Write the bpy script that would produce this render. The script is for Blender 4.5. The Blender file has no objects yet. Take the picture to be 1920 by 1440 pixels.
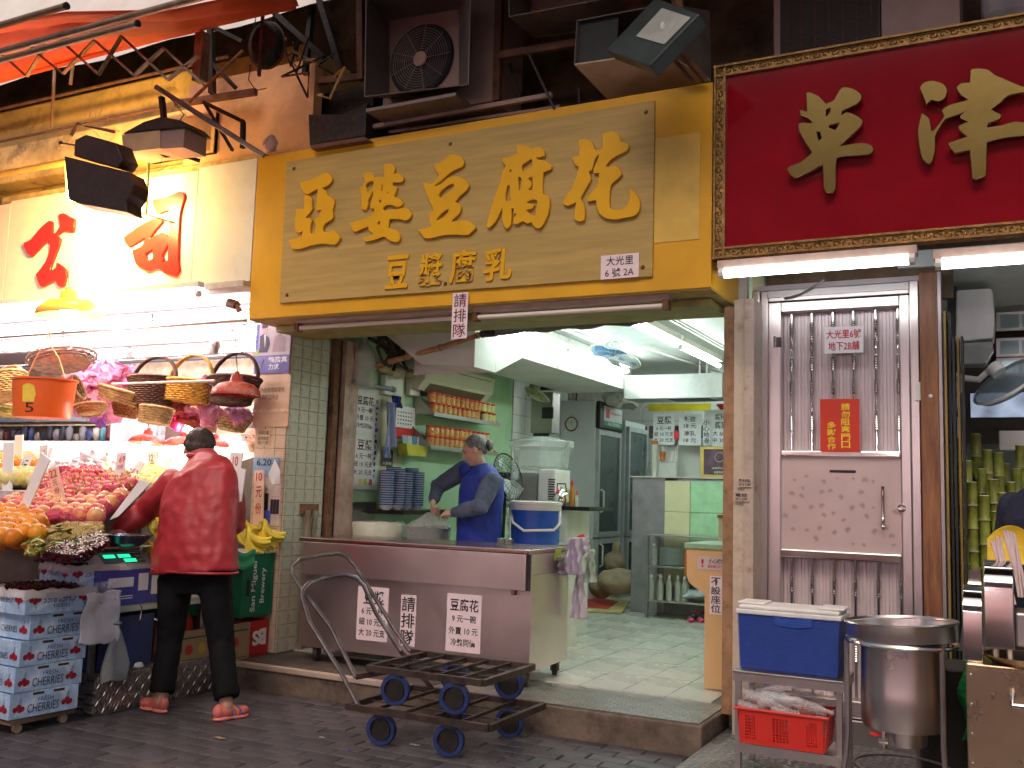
import bpy, bmesh, math, random
from mathutils import Vector, Matrix, noise
random.seed(7)
S = bpy.context.scene; COL = S.collection
R = math.radians
# ---------------------------------------------------------------- camera, world, light
CAMZ = 1.42
def cam_basis(y, p, r):
    y, p, r = R(y), R(p), R(r)
    f = Vector((math.sin(y)*math.cos(p), math.cos(y)*math.cos(p), math.sin(p)))
    rt = Vector((math.cos(y), -math.sin(y), 0)); up = rt.cross(f)
    return math.cos(r)*rt+math.sin(r)*up, -math.sin(r)*rt+math.cos(r)*up, f
RT, UP, FW = cam_basis(-27.23, 6.458, 1.795)
FL = 1838.2; CP = Vector((0, 0, CAMZ))
cam = bpy.data.objects.new('camera', bpy.data.cameras.new('camera')); COL.objects.link(cam)
cam.data.sensor_width = 36; cam.data.lens = FL/1920*36; cam.data.clip_end = 500; cam.data.clip_start = .05
cam.matrix_world = Matrix.Translation(CP) @ Matrix((RT, UP, -FW)).transposed().to_4x4()
S.camera = cam
W = bpy.data.worlds.new('World'); S.world = W; W.use_nodes = True
nt = W.node_tree; bg = nt.nodes['Background']; sk = nt.nodes.new('ShaderNodeTexSky'); sk.sky_type = 'NISHITA'
sk.sun_disc = False; sk.sun_elevation = R(48); sk.sun_rotation = R(170); sk.air_density = 1.0; sk.dust_density = 6; sk.ozone_density = .3
nt.links.new(sk.outputs[0], bg.inputs[0]); bg.inputs[1].default_value = .085
sun = bpy.data.objects.new('sun', bpy.data.lights.new('sun', 'SUN')); COL.objects.link(sun)
sun.data.energy = .6; sun.data.angle = R(30); sun.data.color = (1, .80, .72)
sun.rotation_euler = (R(42), 0, R(12))
S.view_settings.view_transform = 'Standard'; S.view_settings.look = 'None'; S.view_settings.gamma = 1
S.view_settings.exposure = 0.45
S.cycles.use_denoising = True; S.cycles.max_bounces = 7; S.cycles.sample_clamp_indirect = 6
def P(px, py, X=None, Y=None, Z=None):
    "the point of the photographed place seen at (px, py) on a plane of the place"
    d = FW + RT*((px-960)/FL) + UP*((720-py)/FL)
    t = (X-CP.x)/d.x if X is not None else (Y-CP.y)/d.y if Y is not None else (Z-CP.z)/d.z
    return CP + d*t
def PJ(v):
    d = Vector(v)-CP; k = d.dot(FW)
    return 960+FL*d.dot(RT)/k, 720-FL*d.dot(UP)/k
# ---------------------------------------------------------------- materials
MATS = {}
def M(name, col, rough=.6, metal=0, var=.12, scale=6, bump=0, bscale=60, emit=0, ecol=None, alpha=1, trans=0, ior=1.45,
      stretch=None, stain=None, stains=2.0, stamt=.5, coat=0, rvar=0, brush=False, sss=0):
    if name in MATS: return MATS[name]
    m = bpy.data.materials.new(name); m.use_nodes = True; MATS[name] = m
    n = m.node_tree.nodes; L = m.node_tree.links; b = n['Principled BSDF']
    b.inputs['Roughness'].default_value = rough; b.inputs['Metallic'].default_value = metal
    b.inputs['Base Color'].default_value = (*col, 1); b.inputs['IOR'].default_value = ior
    if alpha < 1: b.inputs['Alpha'].default_value = alpha
    if trans: b.inputs['Transmission Weight'].default_value = trans
    if coat: b.inputs['Coat Weight'].default_value = coat; b.inputs['Coat Roughness'].default_value = .08
    if sss: b.inputs['Subsurface Weight'].default_value = sss; b.inputs['Subsurface Radius'].default_value = (.012,.006,.004)
    if emit:
        b.inputs['Emission Color'].default_value = (*(ecol or col), 1); b.inputs['Emission Strength'].default_value = emit
        return m
    tc = n.new('ShaderNodeTexCoord'); mp = n.new('ShaderNodeMapping'); L.new(tc.outputs['Object'], mp.inputs[0])
    if stretch: mp.inputs['Scale'].default_value = stretch
    src = None
    if var:
        nz = n.new('ShaderNodeTexNoise'); nz.inputs['Scale'].default_value = scale; nz.inputs['Detail'].default_value = 6; nz.inputs['Roughness'].default_value = .65
        L.new(mp.outputs[0], nz.inputs[0])
        mr = n.new('ShaderNodeMapRange'); mr.inputs[1].default_value = .3; mr.inputs[2].default_value = .7
        mr.inputs[3].default_value = 1-var*1.6; mr.inputs[4].default_value = 1+var; L.new(nz.outputs[0], mr.inputs[0])
        mx = n.new('ShaderNodeMix'); mx.data_type = 'RGBA'; mx.blend_type = 'MULTIPLY'; mx.inputs[0].default_value = 1
        mx.inputs[6].default_value = (*col, 1); L.new(mr.outputs[0], mx.inputs[7]); src = mx.outputs[2]
        if rvar:
            m2 = n.new('ShaderNodeMapRange'); m2.inputs[1].default_value = .3; m2.inputs[2].default_value = .7
            m2.inputs[3].default_value = max(.03, rough-rvar); m2.inputs[4].default_value = rough+rvar
            L.new(nz.outputs[0], m2.inputs[0]); L.new(m2.outputs[0], b.inputs['Roughness'])
    if stain:
        ns = n.new('ShaderNodeTexNoise'); ns.inputs['Scale'].default_value = stains; ns.inputs['Detail'].default_value = 9; ns.inputs['Roughness'].default_value = .72
        L.new(tc.outputs['Object'], ns.inputs[0])
        rp = n.new('ShaderNodeMapRange'); rp.inputs[1].default_value = .52; rp.inputs[2].default_value = .68
        rp.inputs[3].default_value = 0; rp.inputs[4].default_value = stamt; L.new(ns.outputs[0], rp.inputs[0])
        ms = n.new('ShaderNodeMix'); ms.data_type = 'RGBA'; L.new(rp.outputs[0], ms.inputs[0])
        if src: L.new(src, ms.inputs[6])
        else: ms.inputs[6].default_value = (*col, 1)
        ms.inputs[7].default_value = (*stain, 1); src = ms.outputs[2]
    if src: L.new(src, b.inputs['Base Color'])
    if bump or brush:
        nb = n.new('ShaderNodeTexNoise'); nb.inputs['Scale'].default_value = bscale; nb.inputs['Detail'].default_value = 4
        if brush:
            m3 = n.new('ShaderNodeMapping'); m3.inputs['Scale'].default_value = (.3, .3, 30); L.new(tc.outputs['Object'], m3.inputs[0]); L.new(m3.outputs[0], nb.inputs[0])
        else: L.new(mp.outputs[0], nb.inputs[0])
        bp = n.new('ShaderNodeBump'); bp.inputs['Strength'].default_value = bump or .05; bp.inputs['Distance'].default_value = .01 if bump else .002
        L.new(nb.outputs[0], bp.inputs['Height']); L.new(bp.outputs[0], b.inputs['Normal'])
    return m
def node_bump(m, tex, strength=.5, dist=.01):
    "adds a second relief from a given texture builder"
    n = m.node_tree.nodes; L = m.node_tree.links; b = n['Principled BSDF']
    tc = n.new('ShaderNodeTexCoord'); t = tex(n, L, tc)
    bp = n.new('ShaderNodeBump'); bp.inputs['Strength'].default_value = strength; bp.inputs['Distance'].default_value = dist
    L.new(t, bp.inputs['Height'])
    if b.inputs['Normal'].links: L.new(b.inputs['Normal'].links[0].from_socket, bp.inputs['Normal'])
    L.new(bp.outputs[0], b.inputs['Normal']); return m
def weave_tex(sc, vec=(1, 1, 1)):
    def f(n, L, tc):
        outs = []
        for ax in ('Z', 'X', 'Y'):
            w = n.new('ShaderNodeTexWave'); w.bands_direction = ax; w.inputs['Scale'].default_value = sc*(vec['ZXY'.index(ax)]); w.inputs['Distortion'].default_value = .6
            L.new(tc.outputs['Object'], w.inputs[0]); outs.append(w.outputs['Fac'])
        m = n.new('ShaderNodeMath'); m.operation = 'MULTIPLY'; L.new(outs[1], m.inputs[0]); L.new(outs[2], m.inputs[1])
        a = n.new('ShaderNodeMath'); a.operation = 'ADD'; L.new(outs[0], a.inputs[0]); L.new(m.outputs[0], a.inputs[1])
        return a.outputs[0]
    return f
def diamond_tex(sc):
    def f(n, L, tc):
        o = []
        for a in (45, -45):
            mp = n.new('ShaderNodeMapping'); mp.inputs['Rotation'].default_value = (0, 0, R(a)); mp.inputs['Scale'].default_value = (1, 2.2, 1)
            L.new(tc.outputs['Object'], mp.inputs[0])
            v = n.new('ShaderNodeTexBrick'); v.inputs['Scale'].default_value = sc; v.inputs['Mortar Size'].default_value = .16; v.inputs['Mortar Smooth'].default_value = .6
            v.inputs['Color1'].default_value = (1,1,1,1); v.inputs['Color2'].default_value = (1,1,1,1); v.inputs['Mortar'].default_value = (0,0,0,1)
            L.new(mp.outputs[0], v.inputs[0]); o.append(v.outputs['Color'])
        c = n.new('ShaderNodeTexChecker'); c.inputs['Scale'].default_value = sc*1.1; L.new(tc.outputs['Object'], c.inputs[0])
        mx = n.new('ShaderNodeMix'); mx.data_type = 'RGBA'; L.new(c.outputs['Fac'], mx.inputs[0]); L.new(o[0], mx.inputs[6]); L.new(o[1], mx.inputs[7])
        return mx.outputs[2]
    return f
def diamond_x(n, L, tc):
    mp = n.new('ShaderNodeMapping'); mp.inputs['Rotation'].default_value = (0, R(90), 0); L.new(tc.outputs['Object'], mp.inputs[0])
    class T: outputs = {'Object': mp.outputs[0]}
    return diamond_tex(6)(n, L, T)
# ---------------------------------------------------------------- objects
OFF = {}
def tag(o, label=None, cat=None, group=None, kind=None):
    if label: o['label'] = label
    if cat: o['category'] = cat
    if group: o['group'] = group
    if kind: o['kind'] = kind
    return o
def thing(name, label, cat, loc=(0, 0, 0), rz=0, group=None):
    o = bpy.data.objects.new(name, None); COL.objects.link(o); o.location = loc; o.rotation_euler = (0, 0, rz)
    o.empty_display_size = .1; OFF[o.name] = Vector(loc); return tag(o, label, cat, group)
def local(name, label, cat, loc, rz=0, group=None):
    "a thing whose parts are modelled about its own origin"
    o = thing(name, label, cat, loc, rz, group); OFF[o.name] = Vector((0, 0, 0)); return o
def dup(root, loc=None, rz=None, label=None, group=None, parent=None):
    c = root.copy(); COL.objects.link(c); OFF[c.name] = OFF[root.name]
    if parent: c.parent = parent
    if loc is not None: c.location = loc
    if rz is not None: c.rotation_euler = (0, 0, rz) if isinstance(rz, (int, float)) else rz
    if label: c['label'] = label
    if group: c['group'] = group
    for ch in root.children: dup(ch, parent=c)
    return c
class MB:
    def __init__(s): s.bm = bmesh.new()
    def face(s, pts):
        return s.bm.faces.new([s.bm.verts.new(p) for p in pts])
    def box(s, x0, x1, y0, y1, z0, z1):
        return s.hexa([(x0,y0,z0),(x1,y0,z0),(x1,y1,z0),(x0,y1,z0),(x0,y0,z1),(x1,y0,z1),(x1,y1,z1),(x0,y1,z1)])
    def hexa(s, c):
        v = [s.bm.verts.new(p) for p in c]
        for f in ((3,2,1,0),(4,5,6,7),(0,1,5,4),(1,2,6,5),(2,3,7,6),(3,0,4,7)): s.bm.faces.new([v[i] for i in f])
        return s
    def obox(s, c, size, rot=None):
        m = Matrix.Translation(c) @ (rot.to_4x4() if rot is not None else Matrix())
        a, b, d = [q/2 for q in size]
        return s.hexa([m @ Vector(q) for q in ((-a,-b,-d),(a,-b,-d),(a,b,-d),(-a,b,-d),(-a,-b,d),(a,-b,d),(a,b,d),(-a,b,d))])
    def bar(s, p0, p1, w, h, up=(0, 0, 1)):
        p0, p1 = Vector(p0), Vector(p1); t = (p1-p0); l = t.length; t.normalize(); u = Vector(up)
        if abs(t.dot(u)) > .98: u = Vector((0, 1, 0))
        a = t.cross(u).normalized(); b = a.cross(t)
        return s.obox((p0+p1)/2, (l, w, h), Matrix((t, a, b)).transposed())
    def cyl(s, p0, p1, r0, r1=None, seg=12, caps=True):
        return s.tube([p0, p1], [r0, r0 if r1 is None else r1], seg, caps)
    def tube(s, pts, r, seg=8, caps=True, closed=False, ell=None, up=None):
        pts = [Vector(p) for p in pts]; n = len(pts)
        rs = r if isinstance(r, (list, tuple)) else [r]*n
        rings = []; prev = None
        for i, p in enumerate(pts):
            if closed: t = pts[(i+1) % n]-pts[i-1]
            else: t = pts[min(i+1, n-1)]-pts[max(i-1, 0)]
            t.normalize()
            if prev is None:
                u = Vector(up) if up else Vector((0, 0, 1)) if abs(t.z) < .9 else Vector((0, 1, 0))
                a = t.cross(u).normalized()
            else:
                a = (prev - t*prev.dot(t)).normalized()
            b = t.cross(a); prev = a
            e = ell[i] if ell else 1
            rings.append([s.bm.verts.new(p + (a*math.cos(2*math.pi*k/seg) + b*e*math.sin(2*math.pi*k/seg))*rs[i]) for k in range(seg)])
        m = n if closed else n-1
        for i in range(m):
            q, w = rings[i], rings[(i+1) % n]
            for k in range(seg): s.bm.faces.new((q[k], q[(k+1) % seg], w[(k+1) % seg], w[k]))
        if caps and not closed: s.bm.faces.new(rings[0][::-1]); s.bm.faces.new(rings[-1])
        return s
    def lathe(s, prof, c=(0, 0, 0), seg=24, rot=None, sx=1, sy=1):
        m = Matrix.Translation(c) @ (rot.to_4x4() if rot is not None else Matrix())
        rings = []
        for r, z in prof:
            if r < 1e-5: rings.append([s.bm.verts.new(m @ Vector((0, 0, z)))])
            else: rings.append([s.bm.verts.new(m @ Vector((r*sx*math.cos(2*math.pi*k/seg), r*sy*math.sin(2*math.pi*k/seg), z))) for k in range(seg)])
        for a, b in zip(rings, rings[1:]):
            for k in range(seg):
                j = (k+1) % seg
                f = [a[k % len(a)], a[j % len(a)], b[j % len(b)], b[k % len(b)]]
                g = []
                for v in f:
                    if v not in g: g.append(v)
                if len(g) > 2: s.bm.faces.new(g)
        return s
    def ball(s, c, r, seg=12, sc=(1, 1, 1), rot=None):
        n = max(4, seg//2)
        return s.lathe([(r*math.sin(math.pi*i/n), -r*sc[2]*math.cos(math.pi*i/n)) for i in range(n+1)], c, seg, rot, sc[0], sc[1])
    def prism(s, pts, vec):
        pts = [Vector(p) for p in pts]; vec = Vector(vec)
        a = [s.bm.verts.new(p) for p in pts]; b = [s.bm.verts.new(p+vec) for p in pts]; n = len(a)
        s.bm.faces.new(a[::-1]); s.bm.faces.new(b)
        for i in range(n): s.bm.faces.new((a[i], a[(i+1) % n], b[(i+1) % n], b[i]))
        return s
    def sheet(s, f, nu, nv):
        v = [[s.bm.verts.new(f(i/nu, j/nv)) for j in range(nv+1)] for i in range(nu+1)]
        for i in range(nu):
            for j in range(nv): s.bm.faces.new((v[i][j], v[i+1][j], v[i+1][j+1], v[i][j+1]))
        return s
    def add(s, me, mat=Matrix()):
        n0 = len(s.bm.verts); s.bm.from_mesh(me); s.bm.verts.ensure_lookup_table()
        for v in s.bm.verts[n0:]: v.co = mat @ v.co
        return s
    def mesh(s, name, mat, off=Vector((0, 0, 0)), smooth=False):
        bmesh.ops.recalc_face_normals(s.bm, faces=s.bm.faces)
        me = bpy.data.meshes.new(name)
        if off.length: bmesh.ops.translate(s.bm, verts=s.bm.verts, vec=-off)
        if smooth:
            for f in s.bm.faces: f.smooth = True
            for e in s.bm.edges:
                if len(e.link_faces) == 2 and e.calc_face_angle(0) > .7: e.smooth = False
        s.bm.to_mesh(me); s.bm.free(); me.materials.append(mat)
        return me
    def build(s, name, mat, parent=None, smooth=False, bevel=0, label=None, solid=0):
        off = OFF[parent.name] if parent else Vector((0, 0, 0))
        o = bpy.data.objects.new(name, s.mesh(name, mat, off, smooth)); COL.objects.link(o)
        OFF[o.name] = off
        if parent: o.parent = parent
        if solid:
            q = o.modifiers.new('s', 'SOLIDIFY'); q.thickness = solid; q.offset = 0
        if bevel:
            q = o.modifiers.new('b', 'BEVEL'); q.width = bevel; q.segments = 2; q.limit_method = 'ANGLE'; q.angle_limit = R(40)
        if label: o['label'] = label
        return o
    def single(s, name, mat, label, cat, group=None, kind=None, **k):
        "a thing that is one mesh, its origin at its base"
        xs = [v.co for v in s.bm.verts]
        c = Vector(((min(v.x for v in xs)+max(v.x for v in xs))/2, (min(v.y for v in xs)+max(v.y for v in xs))/2, min(v.z for v in xs)))
        bmesh.ops.translate(s.bm, verts=s.bm.verts, vec=-c)
        o = s.build(name, mat, None, **k); o.location = c; OFF[o.name] = c
        return tag(o, label, cat, group, kind)
    def struct(s, name, mat, parent=None, **k):
        o = s.build(name, mat, parent, **k)
        if not parent: o['kind'] = 'structure'
        return o
def inst(o_or_me, name, loc, rot=(0, 0, 0), sc=(1, 1, 1), parent=None):
    me = o_or_me.data if isinstance(o_or_me, bpy.types.Object) else o_or_me
    o = bpy.data.objects.new(name, me); COL.objects.link(o); o.location = loc; o.rotation_euler = rot; o.scale = sc
    OFF[o.name] = Vector(loc)
    if parent: o.parent = parent; o.location = Vector(loc)-OFF[parent.name]
    return o
def bx(*a): return MB().box(*a)
# rectangles on walls: origin, width vector, height vector, outward normal
class Rect:
    def __init__(s, O, U, V): s.O, s.U, s.V = Vector(O), Vector(U), Vector(V); s.N = s.U.cross(s.V).normalized()
    def at(s, u, v, n=0): return s.O+s.U*u+s.V*v+s.N*n
    def sub(s, u0, v0, u1, v1): return Rect(s.at(u0, v0), s.U*(u1-u0), s.V*(v1-v0))
def RY(x0, y0, x1, y1, Y):
    "facing the street (-Y)"
    a = P(x0, (y0+y1)/2, Y=Y).x; b = P(x1, (y0+y1)/2, Y=Y).x; t = P((x0+x1)/2, y0, Y=Y).z; d = P((x0+x1)/2, y1, Y=Y).z
    return Rect((a, Y, d), (b-a, 0, 0), (0, 0, t-d))
def RX(x0, y0, x1, y1, X):
    "on a wall facing +X"
    a = P(x0, (y0+y1)/2, X=X).y; b = P(x1, (y0+y1)/2, X=X).y; t = P((x0+x1)/2, y0, X=X).z; d = P((x0+x1)/2, y1, X=X).z
    return Rect((X, a, d), (0, b-a, 0), (0, 0, t-d))
def slab(r, th=.002, off=.0):
    return MB().prism([r.at(0, 0, off), r.at(1, 0, off), r.at(1, 1, off), r.at(0, 1, off)], r.N*th)
TXT = {}
def text_mesh(body, bold=0, depth=0):
    k = (body, bold, depth)
    if k not in TXT:
        c = bpy.data.curves.new('t', 'FONT'); c.body = body; c.offset = bold; c.extrude = depth; c.resolution_u = 2 if len(body) > 3 else 3
        o = bpy.data.objects.new('t', c); COL.objects.link(o); bpy.context.view_layer.update()
        me = bpy.data.meshes.new_from_object(o.evaluated_get(bpy.context.evaluated_depsgraph_get()))
        bpy.data.objects.remove(o); bpy.data.curves.remove(c)
        xs = [v.co.x for v in me.vertices]; ys = [v.co.y for v in me.vertices]
        TXT[k] = (me, min(xs), max(xs), min(ys), max(ys))
    return TXT[k]
def put_text(mb, body, r, n=.003, bold=.012, depth=0, shear=0, keep=False):
    me, x0, x1, y0, y1 = text_mesh(body, bold, depth); w, h = x1-x0, y1-y0
    U, V = r.U/w, r.V/h
    if keep:
        k = min(U.length, V.length); du = (U.length-k)*w; dv = (V.length-k)*h
        O = r.O + U.normalized()*du/2 + V.normalized()*dv/2; U = U.normalized()*k; V = V.normalized()*k
    else: O = r.O
    V = V + U*shear
    N = r.N*(1 if not depth else .06)
    m = Matrix(((U.x, V.x, N.x, 0), (U.y, V.y, N.y, 0), (U.z, V.z, N.z, 0), (0, 0, 0, 1)))
    m.translation = O + r.N*n - U*x0 - V*y0
    return mb.add(me, m)
def paper(parent, r, lines, mat, ink, name='notice', bold=.012, th=.0015, off=.002, label=None, tname='lettering'):
    "a sheet with printed lines: (text, u0, v0, u1, v1) as fractions from the top left corner"
    s = slab(r, th, off).build(name, mat, parent, label=label)
    for ln in lines:
        t, u0, v0, u1, v1 = ln[:5]; ik = ln[5] if len(ln) > 5 else ink
        mb = MB(); put_text(mb, t, r.sub(u0, 1-v1, u1, 1-v0), off+th+.0015, bold); mb.build(tname, ik, s)
    return s
def vtext(t, u0, v0, u1, v1, *ik):
    n = len(t); h = (v1-v0)/n
    return [(c, u0, v0+h*(i+.04), u1, v0+h*(i+.94), *ik) for i, c in enumerate(t) if c != ' ']
def glyph(outlines, conv, depth, mat, name, parent, off=(0, 0, 0), bev=0):
    "cut letter: outlines (first outer, then holes) in picture coordinates put on its board and given thickness"
    c = bpy.data.curves.new(name, 'CURVE'); c.dimensions = '2D'; c.fill_mode = 'BOTH'; c.extrude = depth/2; c.bevel_depth = bev; c.bevel_resolution = 0
    Y = None
    for pts in outlines:
        w = [conv(*p) for p in pts]; Y = w[0].y
        # rounder curves
        sp = c.splines.new('BEZIER'); sp.bezier_points.add(len(w)-1); sp.use_cyclic_u = True; sp.resolution_u = 2
        n = len(w)
        for i, q in enumerate(w):
            b = sp.bezier_points[i]; b.co = (q.x, q.z, 0)
            t = (w[(i+1) % n]-w[i-1])*.14
            a1 = (w[i]-w[i-1]); a2 = (w[(i+1) % n]-w[i])
            k = 1 if a1.length and a2.length and a1.angle(a2) < .9 else .15
            l1 = min(1, a1.length/(t.length*3+1e-6)); l2 = min(1, a2.length/(t.length*3+1e-6))
            b.handle_left = (q.x-t.x*k*l1, q.z-t.z*k*l1, 0); b.handle_right = (q.x+t.x*k*l2, q.z+t.z*k*l2, 0)
    o = bpy.data.objects.new(name, c); COL.objects.link(o); bpy.context.view_layer.update()
    me = bpy.data.meshes.new_from_object(o.evaluated_get(bpy.context.evaluated_depsgraph_get()))
    bpy.data.objects.remove(o); bpy.data.curves.remove(c)
    m = Matrix(((1, 0, 0, 0), (0, 0, -1, Y-depth/2-bev), (0, 1, 0, 0), (0, 0, 0, 1)))
    return MB().add(me, m).build(name, mat, parent)
def remesh(mb, vox, smooth=3, noise_amp=0, nsc=8, off=Vector((0, 0, 0))):
    bmesh.ops.recalc_face_normals(mb.bm, faces=mb.bm.faces)
    me = bpy.data.meshes.new('r'); mb.bm.to_mesh(me); mb.bm.free()
    o = bpy.data.objects.new('r', me); COL.objects.link(o)
    q = o.modifiers.new('r', 'REMESH'); q.mode = 'VOXEL'; q.voxel_size = vox
    q = o.modifiers.new('s', 'SMOOTH'); q.factor = .5; q.iterations = smooth
    bpy.context.view_layer.update()
    m2 = bpy.data.meshes.new_from_object(o.evaluated_get(bpy.context.evaluated_depsgraph_get()))
    bpy.data.objects.remove(o)
    out = MB(); out.bm.from_mesh(m2)
    if noise_amp:
        out.bm.normal_update()
        for v in out.bm.verts:
            p = v.co*nsc; k = noise.noise(Vector((p.x, p.y, p.z*.6)))+.5*noise.noise(p*2.3)
            v.co += v.normal*noise_amp*k
    return out
# ---------------------------------------------------------------- palette
mPave = M('paver', (.088,.078,.086), .55, var=.35, scale=5, bump=.35, bscale=50, stain=(.03,.025,.025), stains=1.6, stamt=.6)
mPave2 = M('paver_dark', (.064,.058,.066), .5, var=.35, scale=5, bump=.35, bscale=50, stain=(.03,.025,.025), stains=1.6, stamt=.6)
mJoint = M('joint', (.03,.028,.028), .9, var=.3)
mConc = M('concrete', (.17,.13,.10), .85, var=.3, scale=5, bump=.5, bscale=30, stain=(.05,.028,.018), stains=4, stamt=.85)
mTileF = M('floor_tile', (.52,.54,.50), .28, var=.06, scale=2, bump=.03, stain=(.36,.35,.30), stains=1.3, stamt=.35, rvar=.06)
mWhiteT = M('wall_tile', (.58,.58,.48), .25, var=.2, scale=4, stain=(.22,.16,.08), stains=4, stamt=.85)
mWhiteT2 = M('white_tile', (.72,.75,.72), .2, var=.06, stain=(.5,.5,.45), stains=3, stamt=.4)
mGrout = M('grout', (.2,.18,.15), .9)
mSteel = M('steel', (.66,.60,.58), .30, 1, var=.05, scale=2, brush=True, rvar=.03)
mSteelD = M('dull_steel', (.45,.42,.41), .40, 1, var=.12, scale=3, brush=True, rvar=.04)
mSteelP = M('polished_steel', (.72,.70,.68), .12, 1, var=.08, scale=3, rvar=.05)
mDia = node_bump(M('diamond_plate', (.34,.34,.33), .38, .9, var=.25, scale=5, stain=(.09,.06,.045), stains=3, stamt=.8), diamond_tex(14), .9, .01)
mDia2 = node_bump(M('diamond_plate_dull', (.26,.25,.24), .48, .7, var=.25, scale=5, stain=(.12,.09,.07), stains=4, stamt=.7), diamond_tex(9), .9, .012)
mIron = M('painted_iron', (.035,.032,.03), .5, .5, var=.3, scale=20, bump=.2, bscale=90, stain=(.12,.05,.025), stains=12, stamt=.6)
mRust = M('rusty_iron', (.22,.11,.06), .75, .3, var=.4, scale=14, bump=.3, stain=(.08,.035,.02), stains=7, stamt=.8)
mPink = M('weathered_paint', (.50,.40,.33), .5, .0, var=.2, scale=6, bump=.1, stain=(.16,.08,.045), stains=6, stamt=.85)
mBeige = M('beige_paint', (.56,.47,.36), .5, var=.15, scale=5, bump=.08, stain=(.25,.13,.07), stains=5, stamt=.7)
mYel = M('sign_yellow', (.70,.36,.014), .42, var=.1, scale=1.6, stain=(.55,.30,.03), stains=1.2, stamt=.35)
mWoodP = M('sign_board', (.45,.31,.095), .55, var=.12, scale=5, stretch=(.35,1,5), bump=.08)
mLetY = M('letter_yellow', (.74,.39,.006), .38, var=.05, scale=4)
mRed = M('sign_red', (.25,.005,.013), .07, var=.12, scale=2, coat=.6)
mGold = M('gold', (.25,.18,.065), .3, 1, var=.1, scale=5)
mGoldF = M('gilt_frame', (.30,.17,.06), .42, .55, var=.3, scale=14, bump=.4, bscale=50)
mWhite = M('white_paint', (.74,.73,.70), .45, var=.08)
mSignW = M('sign_white', (.80,.76,.66), .5, var=.06, stain=(.6,.5,.38), stains=1.5, stamt=.4)
mSignR = M('letter_red', (.62,.02,.015), .3, var=.05)
mGreenW = M('green_wall', (.42,.66,.42), .45, var=.08, scale=3)
mCream = M('cream_panel', (.68,.66,.42), .4, var=.06)
mPaper = M('paper', (.80,.78,.80), .7, var=.04, scale=3)
mPaperP = M('pink_paper', (.80,.66,.70), .7, var=.04)
mInk = M('ink', (.02,.02,.025), .6, var=0)
mRedInk = M('red_ink', (.5,.02,.03), .6, var=0)
mDarkWall = M('dirty_wall', (.17,.11,.065), .9, var=.4, scale=3, bump=.5, bscale=12, stain=(.04,.03,.022), stains=2, stamt=.9)
mOchre = M('ochre_wall', (.60,.42,.17), .85, var=.3, scale=3, bump=.4, bscale=14, stain=(.12,.08,.04), stains=3.2, stamt=.85)
mPale = M('pale_wall', (.62,.57,.52), .85, var=.1, scale=2)
mCeil = M('ceiling_paint', (.70,.74,.72), .6, var=.05)
mBlack = M('black_plastic', (.018,.018,.02), .45, var=.2)
mWoodB = M('brown_wood', (.24,.10,.045), .4, var=.35, scale=6, stretch=(6,6,.5), bump=.12)
mGlass = M('clear_plastic', (.92,.94,.94), .12, var=0, alpha=.22)
mFilm = M('plastic_film', (.90,.92,.91), .18, var=.1, scale=9, alpha=.30, bump=.8, bscale=18)
mRubber = M('rubber', (.03,.03,.032), .7)
def tube_light(parent, p0, p1, col, strength, r=.014, name='fluorescent_tube', cap=True):
    m = M('tube_%s_%s' % (strength, col[2]), col, emit=strength)
    MB().cyl(p0, p1, r, seg=10).build(name, m, parent)
    if cap:
        d = (Vector(p1)-Vector(p0)).normalized()
        for a, b in ((Vector(p0)-d*.03, p0), (p1, Vector(p1)+d*.03)): MB().cyl(a, b, r*1.15, seg=10).build('end_cap', mWhite, parent)
def treads(r, sp, parent, ln=.62, h=.0022):
    "raised lozenges of a chequer plate, crossed in alternate directions"
    mb = MB(); a, b = r.U.normalized(), r.V.normalized(); nu, nv = int(r.U.length/sp), int(r.V.length/sp)
    for i in range(nu):
        for j in range(nv):
            c = r.O+a*(i+.5)*sp+b*(j+.5)*sp; d = (a+b if (i+j) % 2 else a-b).normalized(); s = d.cross(r.N)
            p = [c+d*sp*ln, c+s*sp*.16, c-d*sp*ln, c-s*sp*.16]; t_ = [c+(q-c)*.6+r.N*h for q in p]; v = [mb.bm.verts.new(q) for q in p+t_]
            mb.bm.faces.new(v[4:8])
            for k in range(4): mb.bm.faces.new((v[k], v[(k+1) % 4], v[4+(k+1) % 4], v[4+k]))
    o = mb.build('raised_tread', M('tread_metal', (.42,.42,.41), .3, 1, var=.2), parent); o['kind'] = 'stuff'
# ---------------------------------------------------------------- the setting
bx(-40, 40, -12, 40, -.12, -.012).struct('street_ground', mJoint)
pv = bpy.data.objects['street_ground']
meP = MB().box(-.117, .117, -.057, .057, -.03, 0)
bmesh.ops.bevel(meP.bm, geom=[e for e in meP.bm.edges if all(v.co.z > -.01 for v in e.verts)], offset=.006, segments=1, affect='EDGES')
meP = meP.mesh('paver', mPave); meP2 = meP.copy(); meP2.materials[0] = mPave2
cells = []; j = 0; y = 5.47
while y > .6:
    x = -8.5 + (.12 if j % 2 else 0)
    while x < 3:
        u, v = PJ((x, y, 0)); cells.append((not (-30 < u < 1950 and v < 1470), -y*0+(x*x+y*y), x, y)); x += .24
    y -= .12; j += 1
cells.sort(key=lambda c: (c[0], c[1])); st = MB()
for k, (out, d, x, y) in enumerate(cells):
    dz = random.uniform(-.003, .003); rot = (random.uniform(-.012, .012), random.uniform(-.012, .012), random.uniform(-.01, .01))
    if k < 300: inst(meP if random.random() < .6 else meP2, 'paver', (x, y, dz), rot, parent=pv)
    elif y > 1.5: st.add(meP, Matrix.Translation((x, y, dz)) @ Matrix.Rotation(rot[2], 4, 'Z'))
o = st.build('paver', mPave, pv); o['kind'] = 'stuff'
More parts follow.
